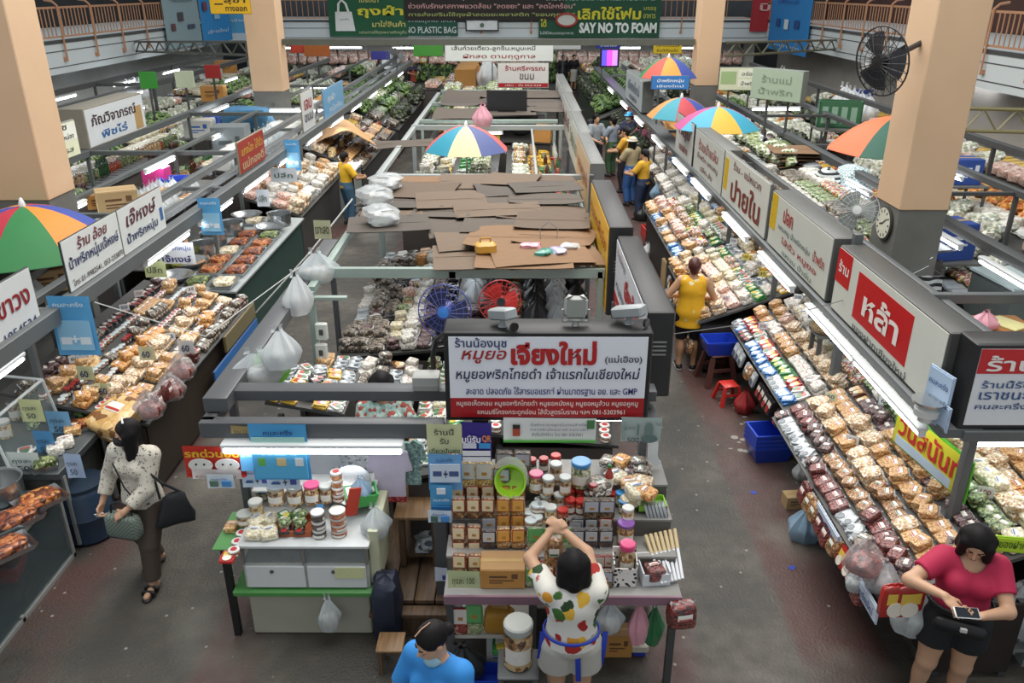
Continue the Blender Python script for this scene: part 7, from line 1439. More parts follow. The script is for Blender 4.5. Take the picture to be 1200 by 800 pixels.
for i, (u, v, x, k, s) in enumerate([(1010, 672, 2.5, 'pb_ch', .95), (1003, 690, 2.55, 'pb_c', .6), (1045, 705, 2.75, 'pb_ch', .8), (1030, 690, 2.65, 'pb_c', .8), (1068, 735, 2.8, 'pb_c', 1.2), (1085, 690, 3.0, 'pb_c', .7)]):
    q = PX(u, v, x); put(k, q, .4, '%s hung at the snack counter corner, %s from the aisle' % (KIND[k]['desc'], ORD[i + 1]), scale=s)
for i in range(2): put('p_red', PY(1046 + 16 * i, 700, 4.42), 0, 'red striped snack packet hung at the counter corner, %s one' % ['aisle-side', 'inner'][i], rot=(H90, 0, .1), scale=1.5)
put('pb_w', P(1185, 735, .25), .3, 'big white carrier bag behind the pink-shirted woman', scale=1.3); put('pb_w', P(1195, 760, .0), .5, 'white sack on the low crate behind the pink-shirted woman', scale=1.0)
t = thing('pallet', 'grey slatted pallet behind the pink-shirted woman', 'pallet', P(1180, 758, 0)); 
for i in range(5): MB().box(-.45, .5, -.2 + .1 * i, -.13 + .1 * i, .14, .17).obj('slat', LGREY, t)
for x in (-.42, .0, .42): MB().box(x, x + .06, -.2, .28, 0, .14).obj('bearer', LGREY, t)
sign('yellow and green slanted sign with red Thai name above the snack bags', (PX(1094, 508, 3.28).x, PX(1094, 508, 3.28).y, 1.2), -H90 + .15, .95, .36, .02, 'd9d23a', '5ab82c', border=.02, texts=[('วนัสนันท์', 'c4302a', 0, .22, .8, .2, .025)], rects=[('b9cede', -.42, .3, .02, .10)])
sign('lime green handwritten card behind the pink-shirted woman', (PY(1185, 632, 4.28).x, 4.26, PY(1185, 645, 4.28).z), -.15, .22, .12, .01, 'b4d432', '9ac02a', texts=[('ของฝาก', '3f5a1c', 0, .07, .16, .06, .01)], name='price_card')
for (u0, u1, v0, v1, x, c, lb) in [(967, 1000, 552, 610, 2.62, 'd0dcec', 'blue-lettered white card on the snack counter edge, farther one'), (1019, 1044, 625, 668, 2.6, 'd0dcec', 'blue-lettered white card on the snack counter edge, nearer one')]:
    q = PX(u0, v0, x); sign(lb, (x - .06, PX((u0 + u1) / 2, (v0 + v1) / 2, x).y, .62), -H90, .5, .14, .008, 'd0dcec', 'b4c0d0', texts=[('ของฝากเชียงใหม่', '2c4a8a', 0, .07, .4, .07, .012)], name='price_card')
for (u0, u1, v0, v1, x, lb) in [(1084, 1106, 425, 478, 3.05, 'blue-white notice taped to the end of the red-panel sign'), (1084, 1104, 463, 498, 3.04, 'small blue notice under the taped one')]:
    q = PX((u0 + u1) / 2, v1, x); sign(lb, (x, q.y, q.z), -H90 + .2, .26, q.z and (PX((u0 + u1) / 2, v0, x).z - q.z), .006, 'b4cbe4', 'a9bcd4', texts=[('คนละครึ่ง', '34568a', 0, .2, .2, .05, .01)], name='notice_paper')
m = MB().lathe([(.14, 0), (.17, .02), (.18, .05), (.17, .05), (.13, .02), (0, .015)], 22); o = m.obj('wicker_tray', [bits(['b99a5c', 'd8c08a', '8a6c3c'], 60)]); o.location = P(970, 388, 1.35); tag(o, 'round wicker tray of peanuts under the metal sign box', 'tray'); 
support((o.location.x, o.location.y, 1.35), .3, .3, 'slim stand under the round wicker tray')
t = thing('weighing_scale', 'white round-faced scale on the rail at the red-panel sign end', 'scale', (PY(1107, 420, 5.15).x, 5.22, 1.86)); MB().lathe([(.05, 0), (.05, .03), (.085, .05), (.09, .1), (.06, .13), (.03, .15)], 16).obj('body', mat('d2d5d2', .4), t); MB().lathe([(.11, .15), (.12, .17), (0, .165)], 18).obj('pan', STEEL, t)
for i, (u, v) in enumerate([(776, 566), (883, 577), (928, 665)]):
    o = MB().box(-.03, .03, -.025, .025, 0.0, .003).obj('blue_tape', [mat('2a3fa0', .6)]); o.location = P(u, v, .001); o.rotation_euler = (0, 0, .4 * i); tag(o, 'blue tape square on the floor, %s' % ['beside the display', 'mid aisle', 'toward the floor bags'][i], 'tape')
m = MB(); rnn = random.Random(3)
for (u, v, n) in [(860, 242 + 218, 9), (866, 520, 9), (880, 490, 6)]:
    for k in range(n): q = P(u + rnn.uniform(-12, 12), v + rnn.uniform(-9, 9), .002); m.lathe([(rnn.uniform(.01, .05), 0), (.004, .001)], 7, tuple(q), 1, rnn.uniform(.4, 1))
o = m.obj('floor_scuffs', [mat('8f8d86', .7)]); o['kind'] = 'stuff'; tag(o, 'pale chipped scuff marks along the snack aisle floor', 'scuff marks')
# ------------------------------------------------------------------ people: one smooth surface grown round a posed skeleton
def V3(*a): return np.array(a, float)
def cone(a, b, ra, rb, k=.03, flat=(1, 1, 1), cut=None): return ('c', np.array(a, float), np.array(b, float), ra, rb, k, np.array(flat, float), cut)
def ell(c, r, k=.03, R=None): return ('e', np.array(c, float), np.array(r, float), k, np.eye(3) if R is None else R)
def _sub(prims, off): return [(p[0], p[1], p[2], p[3] + off, p[4] + off, *p[5:]) if p[0] == 'c' else (p[0], p[1], p[2] + off, *p[3:]) for p in prims]
def _bounds(p, m):
    if p[0] == 'c':
        r = max(p[3], p[4]) * p[6]; return np.minimum(p[1], p[2]) - r - m, np.maximum(p[1], p[2]) + r + m
    r = p[2].max(); return p[1] - r - m, p[1] + r + m
def _dist(p, X):
    if p[0] == 'c':
        s = p[6]; a, b = p[1], p[2]
        d = (X - a) / s; ab = (b - a) / s
        t = np.clip((d @ ab) / max(ab @ ab, 1e-9), 0, 1)
        q = np.linalg.norm(d - t[..., None] * ab, axis=-1) - (p[3] + t * (p[4] - p[3]))
        q = q * s.min()
        if p[7] is not None: q = np.maximum(q, (X - p[7][0]) @ p[7][1])
        return q
    d = (X - p[1]) @ p[4]; k = np.linalg.norm(d / p[2], axis=-1); k2 = np.linalg.norm(d / p[2] ** 2, axis=-1)
    return k * (k - 1) / np.maximum(k2, 1e-6)
def grow(prims, res, minus=(), planes=(), shell=None):
    """surface nets over the smooth union of prims, less minus, kept on the inner side of planes (point, outward normal)"""
    lo = np.min([_bounds(p, .03)[0] for p in prims], 0); hi = np.max([_bounds(p, .03)[1] for p in prims], 0)
    n = np.ceil((hi - lo) / res).astype(int) + 2
    ax = [lo[i] + res * np.arange(n[i]) for i in range(3)]
    F = np.full(n, .2, np.float32)
    def region(b0, b1):
        i0 = np.clip(((b0 - lo) / res).astype(int), 0, n - 1); i1 = np.clip(((b1 - lo) / res).astype(int) + 2, 1, n)
        sl = tuple(slice(i0[i], i1[i]) for i in range(3))
        X = np.stack(np.meshgrid(*[ax[i][sl[i]] for i in range(3)], indexing='ij'), -1)
        return sl, X
    for p in prims:
        sl, X = region(*_bounds(p, .07))
        if X.size == 0: continue
        d = _dist(p, X); k = p[5] if p[0] == 'c' else p[3]; f = F[sl]
        h = np.maximum(k - np.abs(f - d), 0) / k
        F[sl] = np.minimum(f, d) - h * h * k * .25
    for p in minus:
        sl, X = region(*_bounds(p, .04))
        if X.size == 0: continue
        F[sl] = np.maximum(F[sl], -_dist(p, X))
    if planes:
        X = np.stack(np.meshgrid(*ax, indexing='ij'), -1)
        for q, nn in planes: F = np.maximum(F, (X - q) @ nn)
    S = F < 0
    c = [S[a:n[0] - 1 + a, b:n[1] - 1 + b, d:n[2] - 1 + d] for a in (0, 1) for b in (0, 1) for d in (0, 1)]
    tot = sum(x.astype(np.int8) for x in c); act = (tot > 0) & (tot < 8)
    ids = -np.ones(act.shape, np.int64); idx = np.argwhere(act); ids[act] = np.arange(len(idx))
    acc = np.zeros((len(idx), 3)); cnt = np.zeros(len(idx))
    for a in range(3):
        for o in ((0, 0), (0, 1), (1, 0), (1, 1)):
            d0 = np.zeros(3, int); oth = [i for i in range(3) if i != a]; d0[oth[0]], d0[oth[1]] = o
            d1 = d0.copy(); d1[a] += 1
            f0 = F[tuple((idx + d0).T)]; f1 = F[tuple((idx + d1).T)]
            m = (f0 < 0) != (f1 < 0); t = np.where(m, f0 / np.where(m, f0 - f1, 1), 0)
            pt = d0 + np.zeros((len(idx), 3)); pt[:, a] += t
            acc += pt * m[:, None]; cnt += m
    v = lo + res * (idx + acc / np.maximum(cnt, 1)[:, None])
    faces = []
    for a in range(3):
        oth = [i for i in range(3) if i != a]
        sl0 = [slice(1, n[i] - 1) for i in range(3)]; sl0[a] = slice(0, n[a] - 1); sl1 = list(sl0); sl1[a] = slice(1, n[a])
        A, B = S[tuple(sl0)], S[tuple(sl1)]
        e = np.argwhere(A != B)
        if not len(e): continue
        base = e.copy()
        for i in oth: base[:, i] += 1
        q = []
        for o in ((1, 1), (0, 1), (0, 0), (1, 0)):
            w = base.copy(); w[:, oth[0]] -= o[0]; w[:, oth[1]] -= o[1]; q.append(ids[tuple(w.T)])
        q = np.stack(q, 1); ins = A[tuple(e.T)]
        flip = ins if a != 1 else ~ins
        q[~flip] = q[~flip][:, ::-1]
        faces.append(q)
    f = np.concatenate(faces); f = f[(f >= 0).all(1)]
    return v, f
def flesh(name, prims, m, parent, res, minus=(), planes=()):
    v, f = grow(prims, res, minus, planes)
    me = bpy.data.meshes.new(name); me.from_pydata(v.tolist(), [], f.tolist()); me.materials.append(m)
    me.polygons.foreach_set('use_smooth', [True] * len(f)); me.update()
    return link(name, me, parent)
def rotm(yaw=0, pitch=0, roll=0): return np.array((Matrix.Rotation(yaw, 3, 'Z') @ Matrix.Rotation(pitch, 3, 'X') @ Matrix.Rotation(roll, 3, 'Y')))
def ik(s, w, l1, l2, hint):
    d = w - s; L = np.linalg.norm(d); L2 = min(L, (l1 + l2) * .995); u = d / max(L, 1e-6)
    a = (l1 * l1 - l2 * l2 + L2 * L2) / (2 * L2); h = math.sqrt(max(l1 * l1 - a * a, 0))
    k = hint - u * (hint @ u); k = k / max(np.linalg.norm(k), 1e-6)
    return s + u * a + k * h, s + u * L2
def unit(v): return v / max(np.linalg.norm(v), 1e-9)
def hand(w, d, nrm, side, S, curl, k=.008, spread=1.0):
    """palm, four fingers and a thumb; d along the hand, nrm out of the palm, side towards the thumb"""
    d = unit(d); nrm = unit(nrm - d * (nrm @ d)); s = np.cross(d, nrm); s = s if s @ side > 0 else -s
    R = np.stack([s, nrm, d], 1)
    out = [ell(w + d * .045 * S, V3(.038, .015, .052) * S, .02, R)]
    for i, (o, L) in enumerate([(.027, .068), (.009, .078), (-.009, .072), (-.026, .056)]):
        b = w + (d * .082 + s * o) * S; c = curl * (1 + .12 * i)
        d1 = unit(d * math.cos(c * .6) + nrm * math.sin(c * .6) + s * o * 4 * spread); p1 = b + d1 * L * .5 * S
        d2 = unit(d * math.cos(c * 1.5) + nrm * math.sin(c * 1.5) + s * o * 3 * spread); p2 = p1 + d2 * L * .5 * S
        out += [cone(b, p1, .0092 * S, .0086 * S, k), cone(p1, p2, .0086 * S, .0072 * S, k)]
    b = w + (d * .03 + s * .03) * S; p1 = b + unit(d * .7 + s * .7 + nrm * .25) * .038 * S; p2 = p1 + unit(d * .85 + s * .25 + nrm * (.2 + .4 * curl)) * .03 * S
    out += [cone(b, p1, .012 * S, .0105 * S, .012), cone(p1, p2, .0105 * S, .0085 * S, k)]
    return out
SKIN = mat('c49a7c', .5, var=.06, scale=8); SKIN2 = mat('b58a6a', .5, var=.06, scale=8); HAIR = wood('0c0a0b', '191516', .62, (30, 30, 3), 'dark_hair'); HAIR.node_tree.nodes['Principled BSDF'].inputs['Specular IOR Level'].default_value = .25
def person(label, loc, rz, H=1.58, fat=1.0, arms=None, legs=None, lean=0.0, head=(0, 0, 0), shirt=None, pants=None, shoes=None, hair=None, skin=SKIN, res=.016, face=False, mask=None, bust=True, extras=None, name='person'):
    """faces local -y; arms/legs: targets in local metres"""
    t = thing(name, label, 'person', loc, rz)
    S = H / 1.58
    hip = V3(0, 0, .535 * H); RL = rotm(0, lean)      # lean > 0 tips the trunk forwards
    up = lambda x, y, z: hip + RL @ (V3(x, y, z) * H - V3(0, 0, .535 * H))
    f = fat; fl = (1, .74, 1)
    trunk = [ell(up(0, .004, .53), V3(.098 * f, .07 * f, .072) * H, .03), ell(up(0, .0, .61), V3(.082 * f, .062 * f, .09) * H, .05, RL), ell(up(0, .002, .72), V3(.09 * f, .062 * f, .1) * H, .05, RL),
             cone(up(-.088, .004, .795), up(.088, .004, .795), .036 * H, .036 * H, .05)]
    if bust: trunk += [ell(up(s * .042, -.048 * f, .725), V3(.036, .032, .036) * H * f, .03, RL) for s in (-1, 1)]
    nb = up(0, .004, .82); hc = up(0, -.008, .925)
    Rh = rotm(head[0], head[1], head[2])
    hc = nb + (hc - nb) * .6 + Rh @ V3(0, -.004, .04) * H
    hp = lambda x, y, z: hc + Rh @ (V3(x, y, z) * S)
    neck = [cone(nb, hp(0, .015, -.06), .036 * H * .95, .030 * H, .03)]
    skull = [ell(hp(0, .012, .02), V3(.073, .09, .088) * S, .02, Rh), ell(hp(0, -.028, -.045), V3(.055, .058, .062) * S, .03, Rh), ell(hp(0, -.06, -.085), V3(.024, .02, .018) * S, .02, Rh)]
    skull += [cone(hp(0, -.082, .0), hp(0, -.102, -.032), .007 * S, .012 * S, .012), ell(hp(0, -.086, -.062), V3(.022, .01, .009) * S, .01, Rh), ell(hp(-.03, -.075, .008), V3(.024, .012, .007) * S, .01, Rh), ell(hp(.03, -.075, .008), V3(.024, .012, .007) * S, .01, Rh)]
    for s in (-1, 1): skull.append(ell(hp(s * .074, .008, -.015), V3(.01, .018, .028) * S, .008, Rh))
    A = {}
    body = trunk + neck + skull
    L1, L2 = .178 * H, .155 * H
    arms = arms or {}
    for nm, s in (('r', -1), ('l', 1)):
        sh = up(s * .102, .004, .795); sp = arms.get(nm, {})
        tgt = np.array(sp.get('w', (s * .17 * H, -.03 * H, .49 * H)), float); hint = np.array(sp.get('e', (s * .4, .9, -.2)), float)
        el, wr = ik(sh, tgt, L1, L2, hint)
        body += [cone(sh, el, .035 * H * f ** .7, .0245 * H * f ** .5, .03), cone(el, wr, .0255 * H * f ** .5, .0165 * H, .02)]
        hd = np.array(sp.get('d', tuple(unit(wr - el))), float); nr = np.array(sp.get('n', (-s, .2, 0)), float); sd = np.array(sp.get('t', (0, -1, .2)), float)
        body += hand(wr, hd, nr, sd, S * (1.0 if res < .012 else 1.12), sp.get('curl', .5), spread=sp.get('spread', .6))
        A[nm] = (sh, el, wr, unit(hd))
    G = {}
    legs = legs or {}
    for nm, s in (('r', -1), ('l', 1)):
        hj = V3(s * .05 * f * H, 0, .505 * H); an = np.array(legs.get(nm, (s * .06 * H, .01, .045 * H)), float)
        kn, an2 = ik(hj, an, .238 * H, .228 * H, V3(0, -1, 0))
        fd = unit(np.array(legs.get(nm + 'd', (s * .18, -1, 0)), float))
        body += [cone(hj, kn, .06 * H * f, .036 * H * f ** .6, .04), cone(kn, an2, .035 * H * f ** .6, .022 * H, .03), ell(kn * .62 + an2 * .38 + V3(0, .012 * H, 0), V3(.031, .034, .07) * H * f ** .5, .03)]
        hz = an2[2] - .042 * H
        b0 = an2 * V3(1, 1, 0) + V3(0, 0, hz + .016 * H) - fd * .022 * H; b1 = b0 + fd * .115 * H - V3(0, 0, .004 * H)
        body += [cone(b0, b1, .02 * H, .0165 * H, .02), cone(an2, b0 + fd * .03 * H, .022 * H, .019 * H, .02)]
        G[nm] = (hj, kn, an2, b0, b1, fd)
    flesh('body', body, skin, t, res)
    # clothes
    if shirt:
        o = shirt.get('off', .014) + (.008 if res > .012 else 0); hem = shirt.get('hem', .5) * H
        pr = _sub(trunk, o)
        if hem < .5 * H or shirt.get('flare'):
            pr.append(cone(up(0, 0, .58), V3(0, .0, hem - .05), .075 * H * f + o, (.082 + shirt.get('flare', .0)) * H * f + o, .05, (1, .78, 1)))
        for nm, s in (('r', -1), ('l', 1)):
            sh, el, wr, hd = A[nm]; sl = shirt.get('sleeve', .6)
            if sl <= 0: continue
            if sl <= 1: pr.append(cone(sh, sh + (el - sh) * sl * 1.12, .036 * H * f ** .7 + o, .03 * H * f ** .6 + o, .03, cut=(sh + (el - sh) * sl, unit(el - sh))))
            else:
                pr.append(cone(sh, el, .036 * H * f ** .7 + o, .029 * H * f ** .5 + o, .03)); q = sl - 1
                pr.append(cone(el, el + (wr - el) * q * 1.1, .029 * H * f ** .5 + o, .023 * H + o, .02, cut=(el + (wr - el) * q, unit(wr - el))))
        nk = shirt.get('neck', .0)
        mn = [cone(nb - RL @ V3(0, .03 * H * nk, .01 * H), nb + RL @ V3(0, -.006 * H, .12 * H), .043 * H + .02 * nk * H, .05 * H, .01)]
        if shirt.get('sleeve', .6) <= 0: mn += [cone(up(s * .103, .0, .80), up(s * .16, 0, .80), .045 * H, .06 * H, .01) for s in (-1, 1)]
        flesh(shirt.get('name', 'shirt'), pr, shirt['m'], t, res, mn, [(V3(0, 0, hem), V3(0, 0, -1))])
    if pants:
        o = pants.get('off', .012) + (.012 if res > .012 else .002); cuff = pants.get('cuff', .06) * H; top = pants.get('top', .6) * H
        pr = [ell(V3(0, .004, .53 * H), V3(.098 * f, .07 * f, .072) * H + o, .03), ell(V3(0, 0, .58 * H), V3(.088 * f, .066 * f, .06) * H + o, .03)]
        wd = pants.get('wide', 0.0) * H
        if pants.get('skirt'): pr.append(cone(V3(0, 0, .52 * H), V3(0, 0, cuff - .04), .088 * H * f + o, .1 * H * f + o + wd, .04, (1, .8, 1)))
        else:
            for nm in 'rl':
                hj, kn, an, b0, b1, fd = G[nm]; pr += [cone(hj, kn, .06 * H * f + o, .04 * H * f ** .6 + o + wd, .008), cone(kn, an, .038 * H * f ** .6 + o + wd, .028 * H + o + wd, .008)]
        flesh(pants.get('name', 'trousers'), pr, pants['m'], t, res, (), [(V3(0, 0, cuff), V3(0, 0, -1)), (V3(0, 0, top), V3(0, 0, 1))])
    if shoes:
        for nm in 'rl':
            hj, kn, an, b0, b1, fd = G[nm]; z0 = b0[2] - .02 * H
            if shoes.get('sandal'):
                sd = np.cross(fd, V3(0, 0, 1))
                o2 = flesh('sandal', [cone(b0 - V3(0, 0, .018 * H), b1 - V3(0, 0, .014 * H), .025 * H, .026 * H, .01, (1, 1, .3))], shoes['m'], t, min(res, .01))
                for q in (.45, .78):
                    c = b0 + (b1 - b0) * q; flesh('strap', [cone(c - sd * .02 * H, c + sd * .02 * H, .0215 * H, .0215 * H, .01, cut=None)], shoes['m'], o2, min(res, .008), [ell(c - V3(0, 0, .02), V3(.01, .01, .01))], [(c + fd * .012, fd), (c - fd * .012, -fd)])
            else:
                o2 = flesh('shoe', [cone(b0 + V3(0, 0, .004), b1, .026 * H, .022 * H, .02), cone(an - V3(0, 0, .006), b0, .029 * H, .024 * H, .02)], shoes['m'], t, min(res, .012), (), [(V3(0, 0, max(.002, z0)), V3(0, 0, -1)), (an + V3(0, 0, .0), V3(0, 0, 1))])
                if shoes.get('sole'): flesh('sole', [cone(b0 - V3(0, 0, .012 * H), b1 - V3(0, 0, .008 * H), .029 * H, .026 * H, .01, (1, 1, .45))], shoes['sole'], o2, min(res, .012))
    if hair:
        st = hair.get('style', 'short'); hm = hair.get('m', HAIR)
        pr = [ell(hp(0, .02, .028), V3(.084, .098, .092) * S, .02, Rh)]
        mn = [ell(hp(0, -.095, -.035), V3(.062, .075, .09) * S, .01, Rh)]
        if st == 'long':
            for s in (-1, 0, 1): pr += [cone(hp(s * .055, .045 - .02 * abs(s), .0), hp(s * .075, .05 - .05 * abs(s), -.2), .05 * S, .034 * S, .03)]
            for s in (-1, 1): pr.append(cone(hp(s * .072, -.02, .0), hp(s * .08, -.045, -.2), .026 * S, .02 * S, .02))
        if st == 'bob':
            for s in (-1, 1): pr += [cone(hp(s * .06, .03, .02), hp(s * .072, .025, -.11), .055 * S, .048 * S, .03), cone(hp(s * .07, -.035, .03), hp(s * .078, -.05, -.10), .03 * S, .028 * S, .03)]
            pr.append(cone(hp(0, .05, .0), hp(0, .05, -.12), .075 * S, .06 * S, .03))
        if st == 'short': pr.append(cone(hp(0, .045, .0), hp(0, .045, -.06), .07 * S, .055 * S, .03))
        if st == 'back': pr = [ell(hp(0, .018, .026), V3(.080, .096, .09) * S, .02, Rh), ell(hp(0, .11, -.02), V3(.04, .035, .04) * S, .02, Rh)]; mn = [ell(hp(0, -.10, -.04), V3(.066, .07, .092) * S, .01, Rh)]
        if st == 'pony': pr += [cone(hp(0, .09, .01), hp(.02, .13, -.12), .03 * S, .022 * S, .02)]
        h = flesh('hair', pr, hm, t, min(res, .01 if res < .012 else .014), mn)
    if face:
        for s in (-1, 1):
            flesh('eye', [ell(hp(s * .03, -.078, -.008), V3(.0125, .006, .005) * S, .01, Rh)], mat('1f1715', .2), t, .0035)
            flesh('eyebrow', [cone(hp(s * .016, -.088, .016), hp(s * .046, -.076, .018), .0042 * S, .003 * S, .004)], HAIR, t, .0035)
        if not mask: flesh('lips', [ell(hp(0, -.094, -.062), V3(.02, .006, .0065) * S, .01, Rh)], mat('9c5a50', .4), t, .0035)
    if mask:
        dz = mask.get('drop', 0)
        flesh('face_mask', [ell(hp(0, -.052 + dz * .25, -.052 - dz), V3(.062, .062, .05) * S, .02, Rh), ell(hp(0, -.094 + dz * .3, -.04 - dz), V3(.02, .018, .03) * S, .03, Rh)], mask['m'], t, .008 if res < .012 else .012, [ell(hp(0, .03, -.04 - dz), V3(.09, .07, .1) * S, .01, Rh)])
    if extras: extras(t, dict(H=H, S=S, up=up, hp=hp, Rh=Rh, A=A, G=G, nb=nb, res=res, f=f))
    return t

def print_mat(base, spots_, scale=22, name='printed_cloth', size=.30):
    m, nt, b = _nodes(name); v = nt.nodes.new('ShaderNodeTexVoronoi'); v.inputs['Scale'].default_value = scale
    n2 = nt.nodes.new('ShaderNodeTexNoise'); n2.inputs['Scale'].default_value = scale * 1.2; c = coords(nt)
    nt.links.new(c, n2.inputs['Vector'])
    mx = nt.nodes.new('ShaderNodeVectorMath'); mx.operation = 'MULTIPLY_ADD'; mx.inputs[1].default_value = (.06, .06, .06); nt.links.new(n2.outputs['Color'], mx.inputs[0]); nt.links.new(c, mx.inputs[2])
    nt.links.new(mx.outputs[0], v.inputs['Vector'])
    sep = nt.nodes.new('ShaderNodeSeparateColor'); nt.links.new(v.outputs['Color'], sep.inputs[0])
    cc = ramp(nt, sep.outputs[0], [(i / len(spots_), lin(x)) for i, x in enumerate(spots_)], 'CONSTANT')
    k = ramp(nt, v.outputs['Distance'], [(size, (1, 1, 1)), (size + .06, (0, 0, 0))])
    nt.links.new(mix_rgb(nt, k, lin(base), cc), b.inputs['Base Color']); b.inputs['Roughness'].default_value = .75
    return m
cl = lambda c, r=.75: mat(c, r, var=.1, scale=10)
def shoulder_bag(t, pts, size, c, name='handbag', rot=0.0, m2=None):
    pass

# ---- 1: woman in the speckled blouse, walking up the aisle
def ex1(t, k):
    hp, S = k['hp'], k['S']
    flesh('hair_clip', [cone(hp(-.05, .0, .115), hp(.05, .0, .115), .009, .009, .01)], mat('e2e2e0', .3), t, .006)
    sh, el, wr, hd = k['A']['l']
    MB().tube([k['up'](-.06, -.09, .78), k['up'](.0, -.115, .66), k['up'](.06, -.11, .56)], .007, 6).obj('bag_strap', BLACK, t)
p0 = P(187, 674, 0)
w1 = person('woman in a cream speckled blouse with black face mask walking along the aisle', p0, -.22, 1.57, arms={'r': dict(w=(-.30, -.12, .80), e=(-.5, .8, 0), n=(1, 0, 0), t=(0, -1, 0), curl=1.1), 'l': dict(w=(.03, -.27, .86), e=(.8, .5, -.3), d=(-.7, -.3, -.45), n=(0, .6, -.7), t=(-.2, -.4, .8), curl=1.0)},
    legs={'r': (-.11, .16, .095), 'l': (.07, -.17, .07)}, head=(-.85, .12, 0), shirt=dict(m=print_mat('c9c3b6', ['4a4644', '6a5f58', '8a7a6c', '3a3836'], 34, 'speckled_blouse', .26), sleeve=1.72, hem=.50, off=.02, flare=.02, name='blouse'), pants=dict(m=cl('4f443a'), cuff=.075, wide=.006), shoes=dict(m=BLACK, sandal=True),
    hair=dict(style='long'), res=.0085, face=True, mask=dict(m=mat('17171a', .7)), extras=ex1)
Mw = Matrix.Translation(p0) @ Matrix.Rotation(-.22, 4, 'Z')
t = thing('handbag', 'grey-green woven handbag held by the woman in the speckled blouse', 'handbag', Mw @ Vector((-.02, -.25, .60)), -.22)
MB().pillow(.3, .11, .22, 16, 8, e=.35, rough=.02).obj('bag_body', checks('7f8a80', '59655c', 60), t)
MB().tube([(-.1, 0, .2), (-.08, 0, .3), (.0, 0, .34), (.08, 0, .3), (.1, 0, .2)], .009, 6).obj('handle', BLACK, t); MB().box(-.13, .13, -.05, .05, -.004, .02, bev=.01).obj('bag_base', BLACK, t)
t = thing('tote_bag', 'black soft tote bag hanging at the elbow of the woman in the speckled blouse', 'tote bag', Mw @ Vector((.30, -.02, .62)), .5)
m = MB().pillow(.34, .12, .3, 18, 10, e=.5, rough=.06); m.v = [(x * (1.05 - 1.9 * z) + .25 * z * z, y * (1 - z), z - .05 * abs(x)) for x, y, z in m.v]; m.obj('bag_body', mat('202327', .7, var=.2), t); MB().tube([(-.09, 0, .27), (-.1, 0, .42), (-.12, 0, .52), (-.06, 0, .42), (.09, 0, .27)], .012, 6).obj('strap', mat('202327', .7), t)
o = MB().box(-.035, .035, -.003, .003, -.05, .03).obj('slip_of_paper', [WHITE]); o.location = Mw @ Vector((-.31, -.17, .71)); o.rotation_euler = (.7, 0, .3); tag(o, 'small white slip of paper held by the woman in the speckled blouse', 'paper')

# ---- 2: woman in the flowered shirt, arms raised, seen from behind
def ex2(t, k):
    H = k['H']; f = k['f']
    pr = [ell(k['up'](0, 0, .585), V3(.098 * f, .08 * f, .03) * H + .021, .01)]
    flesh('apron_string', pr, mat('2540b0', .6), t, .008, [ell(k['up'](0, 0, .585), V3(.096 * f, .078 * f, .05) * H + .012, .01)], [(V3(0, 0, .594 * H), V3(0, 0, 1)), (V3(0, 0, .576 * H), V3(0, 0, -1))])
    for s, x, z1 in ((-1, -.03, .34), (1, .19, .42), (1, -.22, .38)): MB().sheet(lambda u, v: (x + .035 * (u - .5) + .02 * v * s, .105 - (.0 if abs(x) < .1 else .08) + .02 * math.sin(4 * v), .585 * H - (.585 - z1) * H * v), 3, 8).sheet(lambda u, v: (x + .035 * (.5 - u) + .02 * v * s, .109 - (.0 if abs(x) < .1 else .08) + .02 * math.sin(4 * v), .585 * H - (.585 - z1) * H * v), 3, 8).obj('apron_tie', mat('2540b0', .6), t)
p0 = Vector((.37, 4.17, 0))
loc2 = lambda x, y, z: tuple(Matrix.Rotation(math.pi, 3, 'Z') @ (Vector((x, y, z)) - p0))
person('woman in a white shirt with red flowers, arms raised, seen from behind', p0, math.pi, 1.5, fat=1.16, arms={'l': dict(w=loc2(.24, 4.52, 1.40), e=(.9, -.3, -.1), d=(-.6, .0, .5), n=(-.3, -.6, -.4), t=(0, 1, .5), curl=1.2), 'r': dict(w=loc2(.31, 4.53, 1.41), e=(-.9, -.3, .0), d=(.5, -.1, .4), n=(.3, -.6, -.4), t=(0, 1, .5), curl=1.2)},
    head=(0, .25, 0), shirt=dict(m=print_mat('dedbd2', ['a8261e', 'd8942c', 'dedbd2', '3f6a2c', 'a8261e', 'e0b03c', '24421f', 'dedbd2'], 11, 'flowered_shirt', .5), sleeve=.62, hem=.525, off=.02), pants=dict(m=cl('bdbab2'), cuff=.37, wide=.035, name='shorts', off=.016), shoes=dict(m=BLACK), hair=dict(style='bob'), res=.0085, extras=ex2)
t = thing('phone', 'dark phone held up by the woman in the flowered shirt', 'phone', (.275, 4.60, 1.40), 0); MB().box(-.07, .07, -.005, .005, -.035, .04, bev=.004).obj('phone_body', BLACK, t)
put('nut', (.27, 4.72, 1.1), .1, 'hanging bag of brown nuts behind the raised hands', rot=(H90, 0, 0), scale=(.9, 1.5, 1))

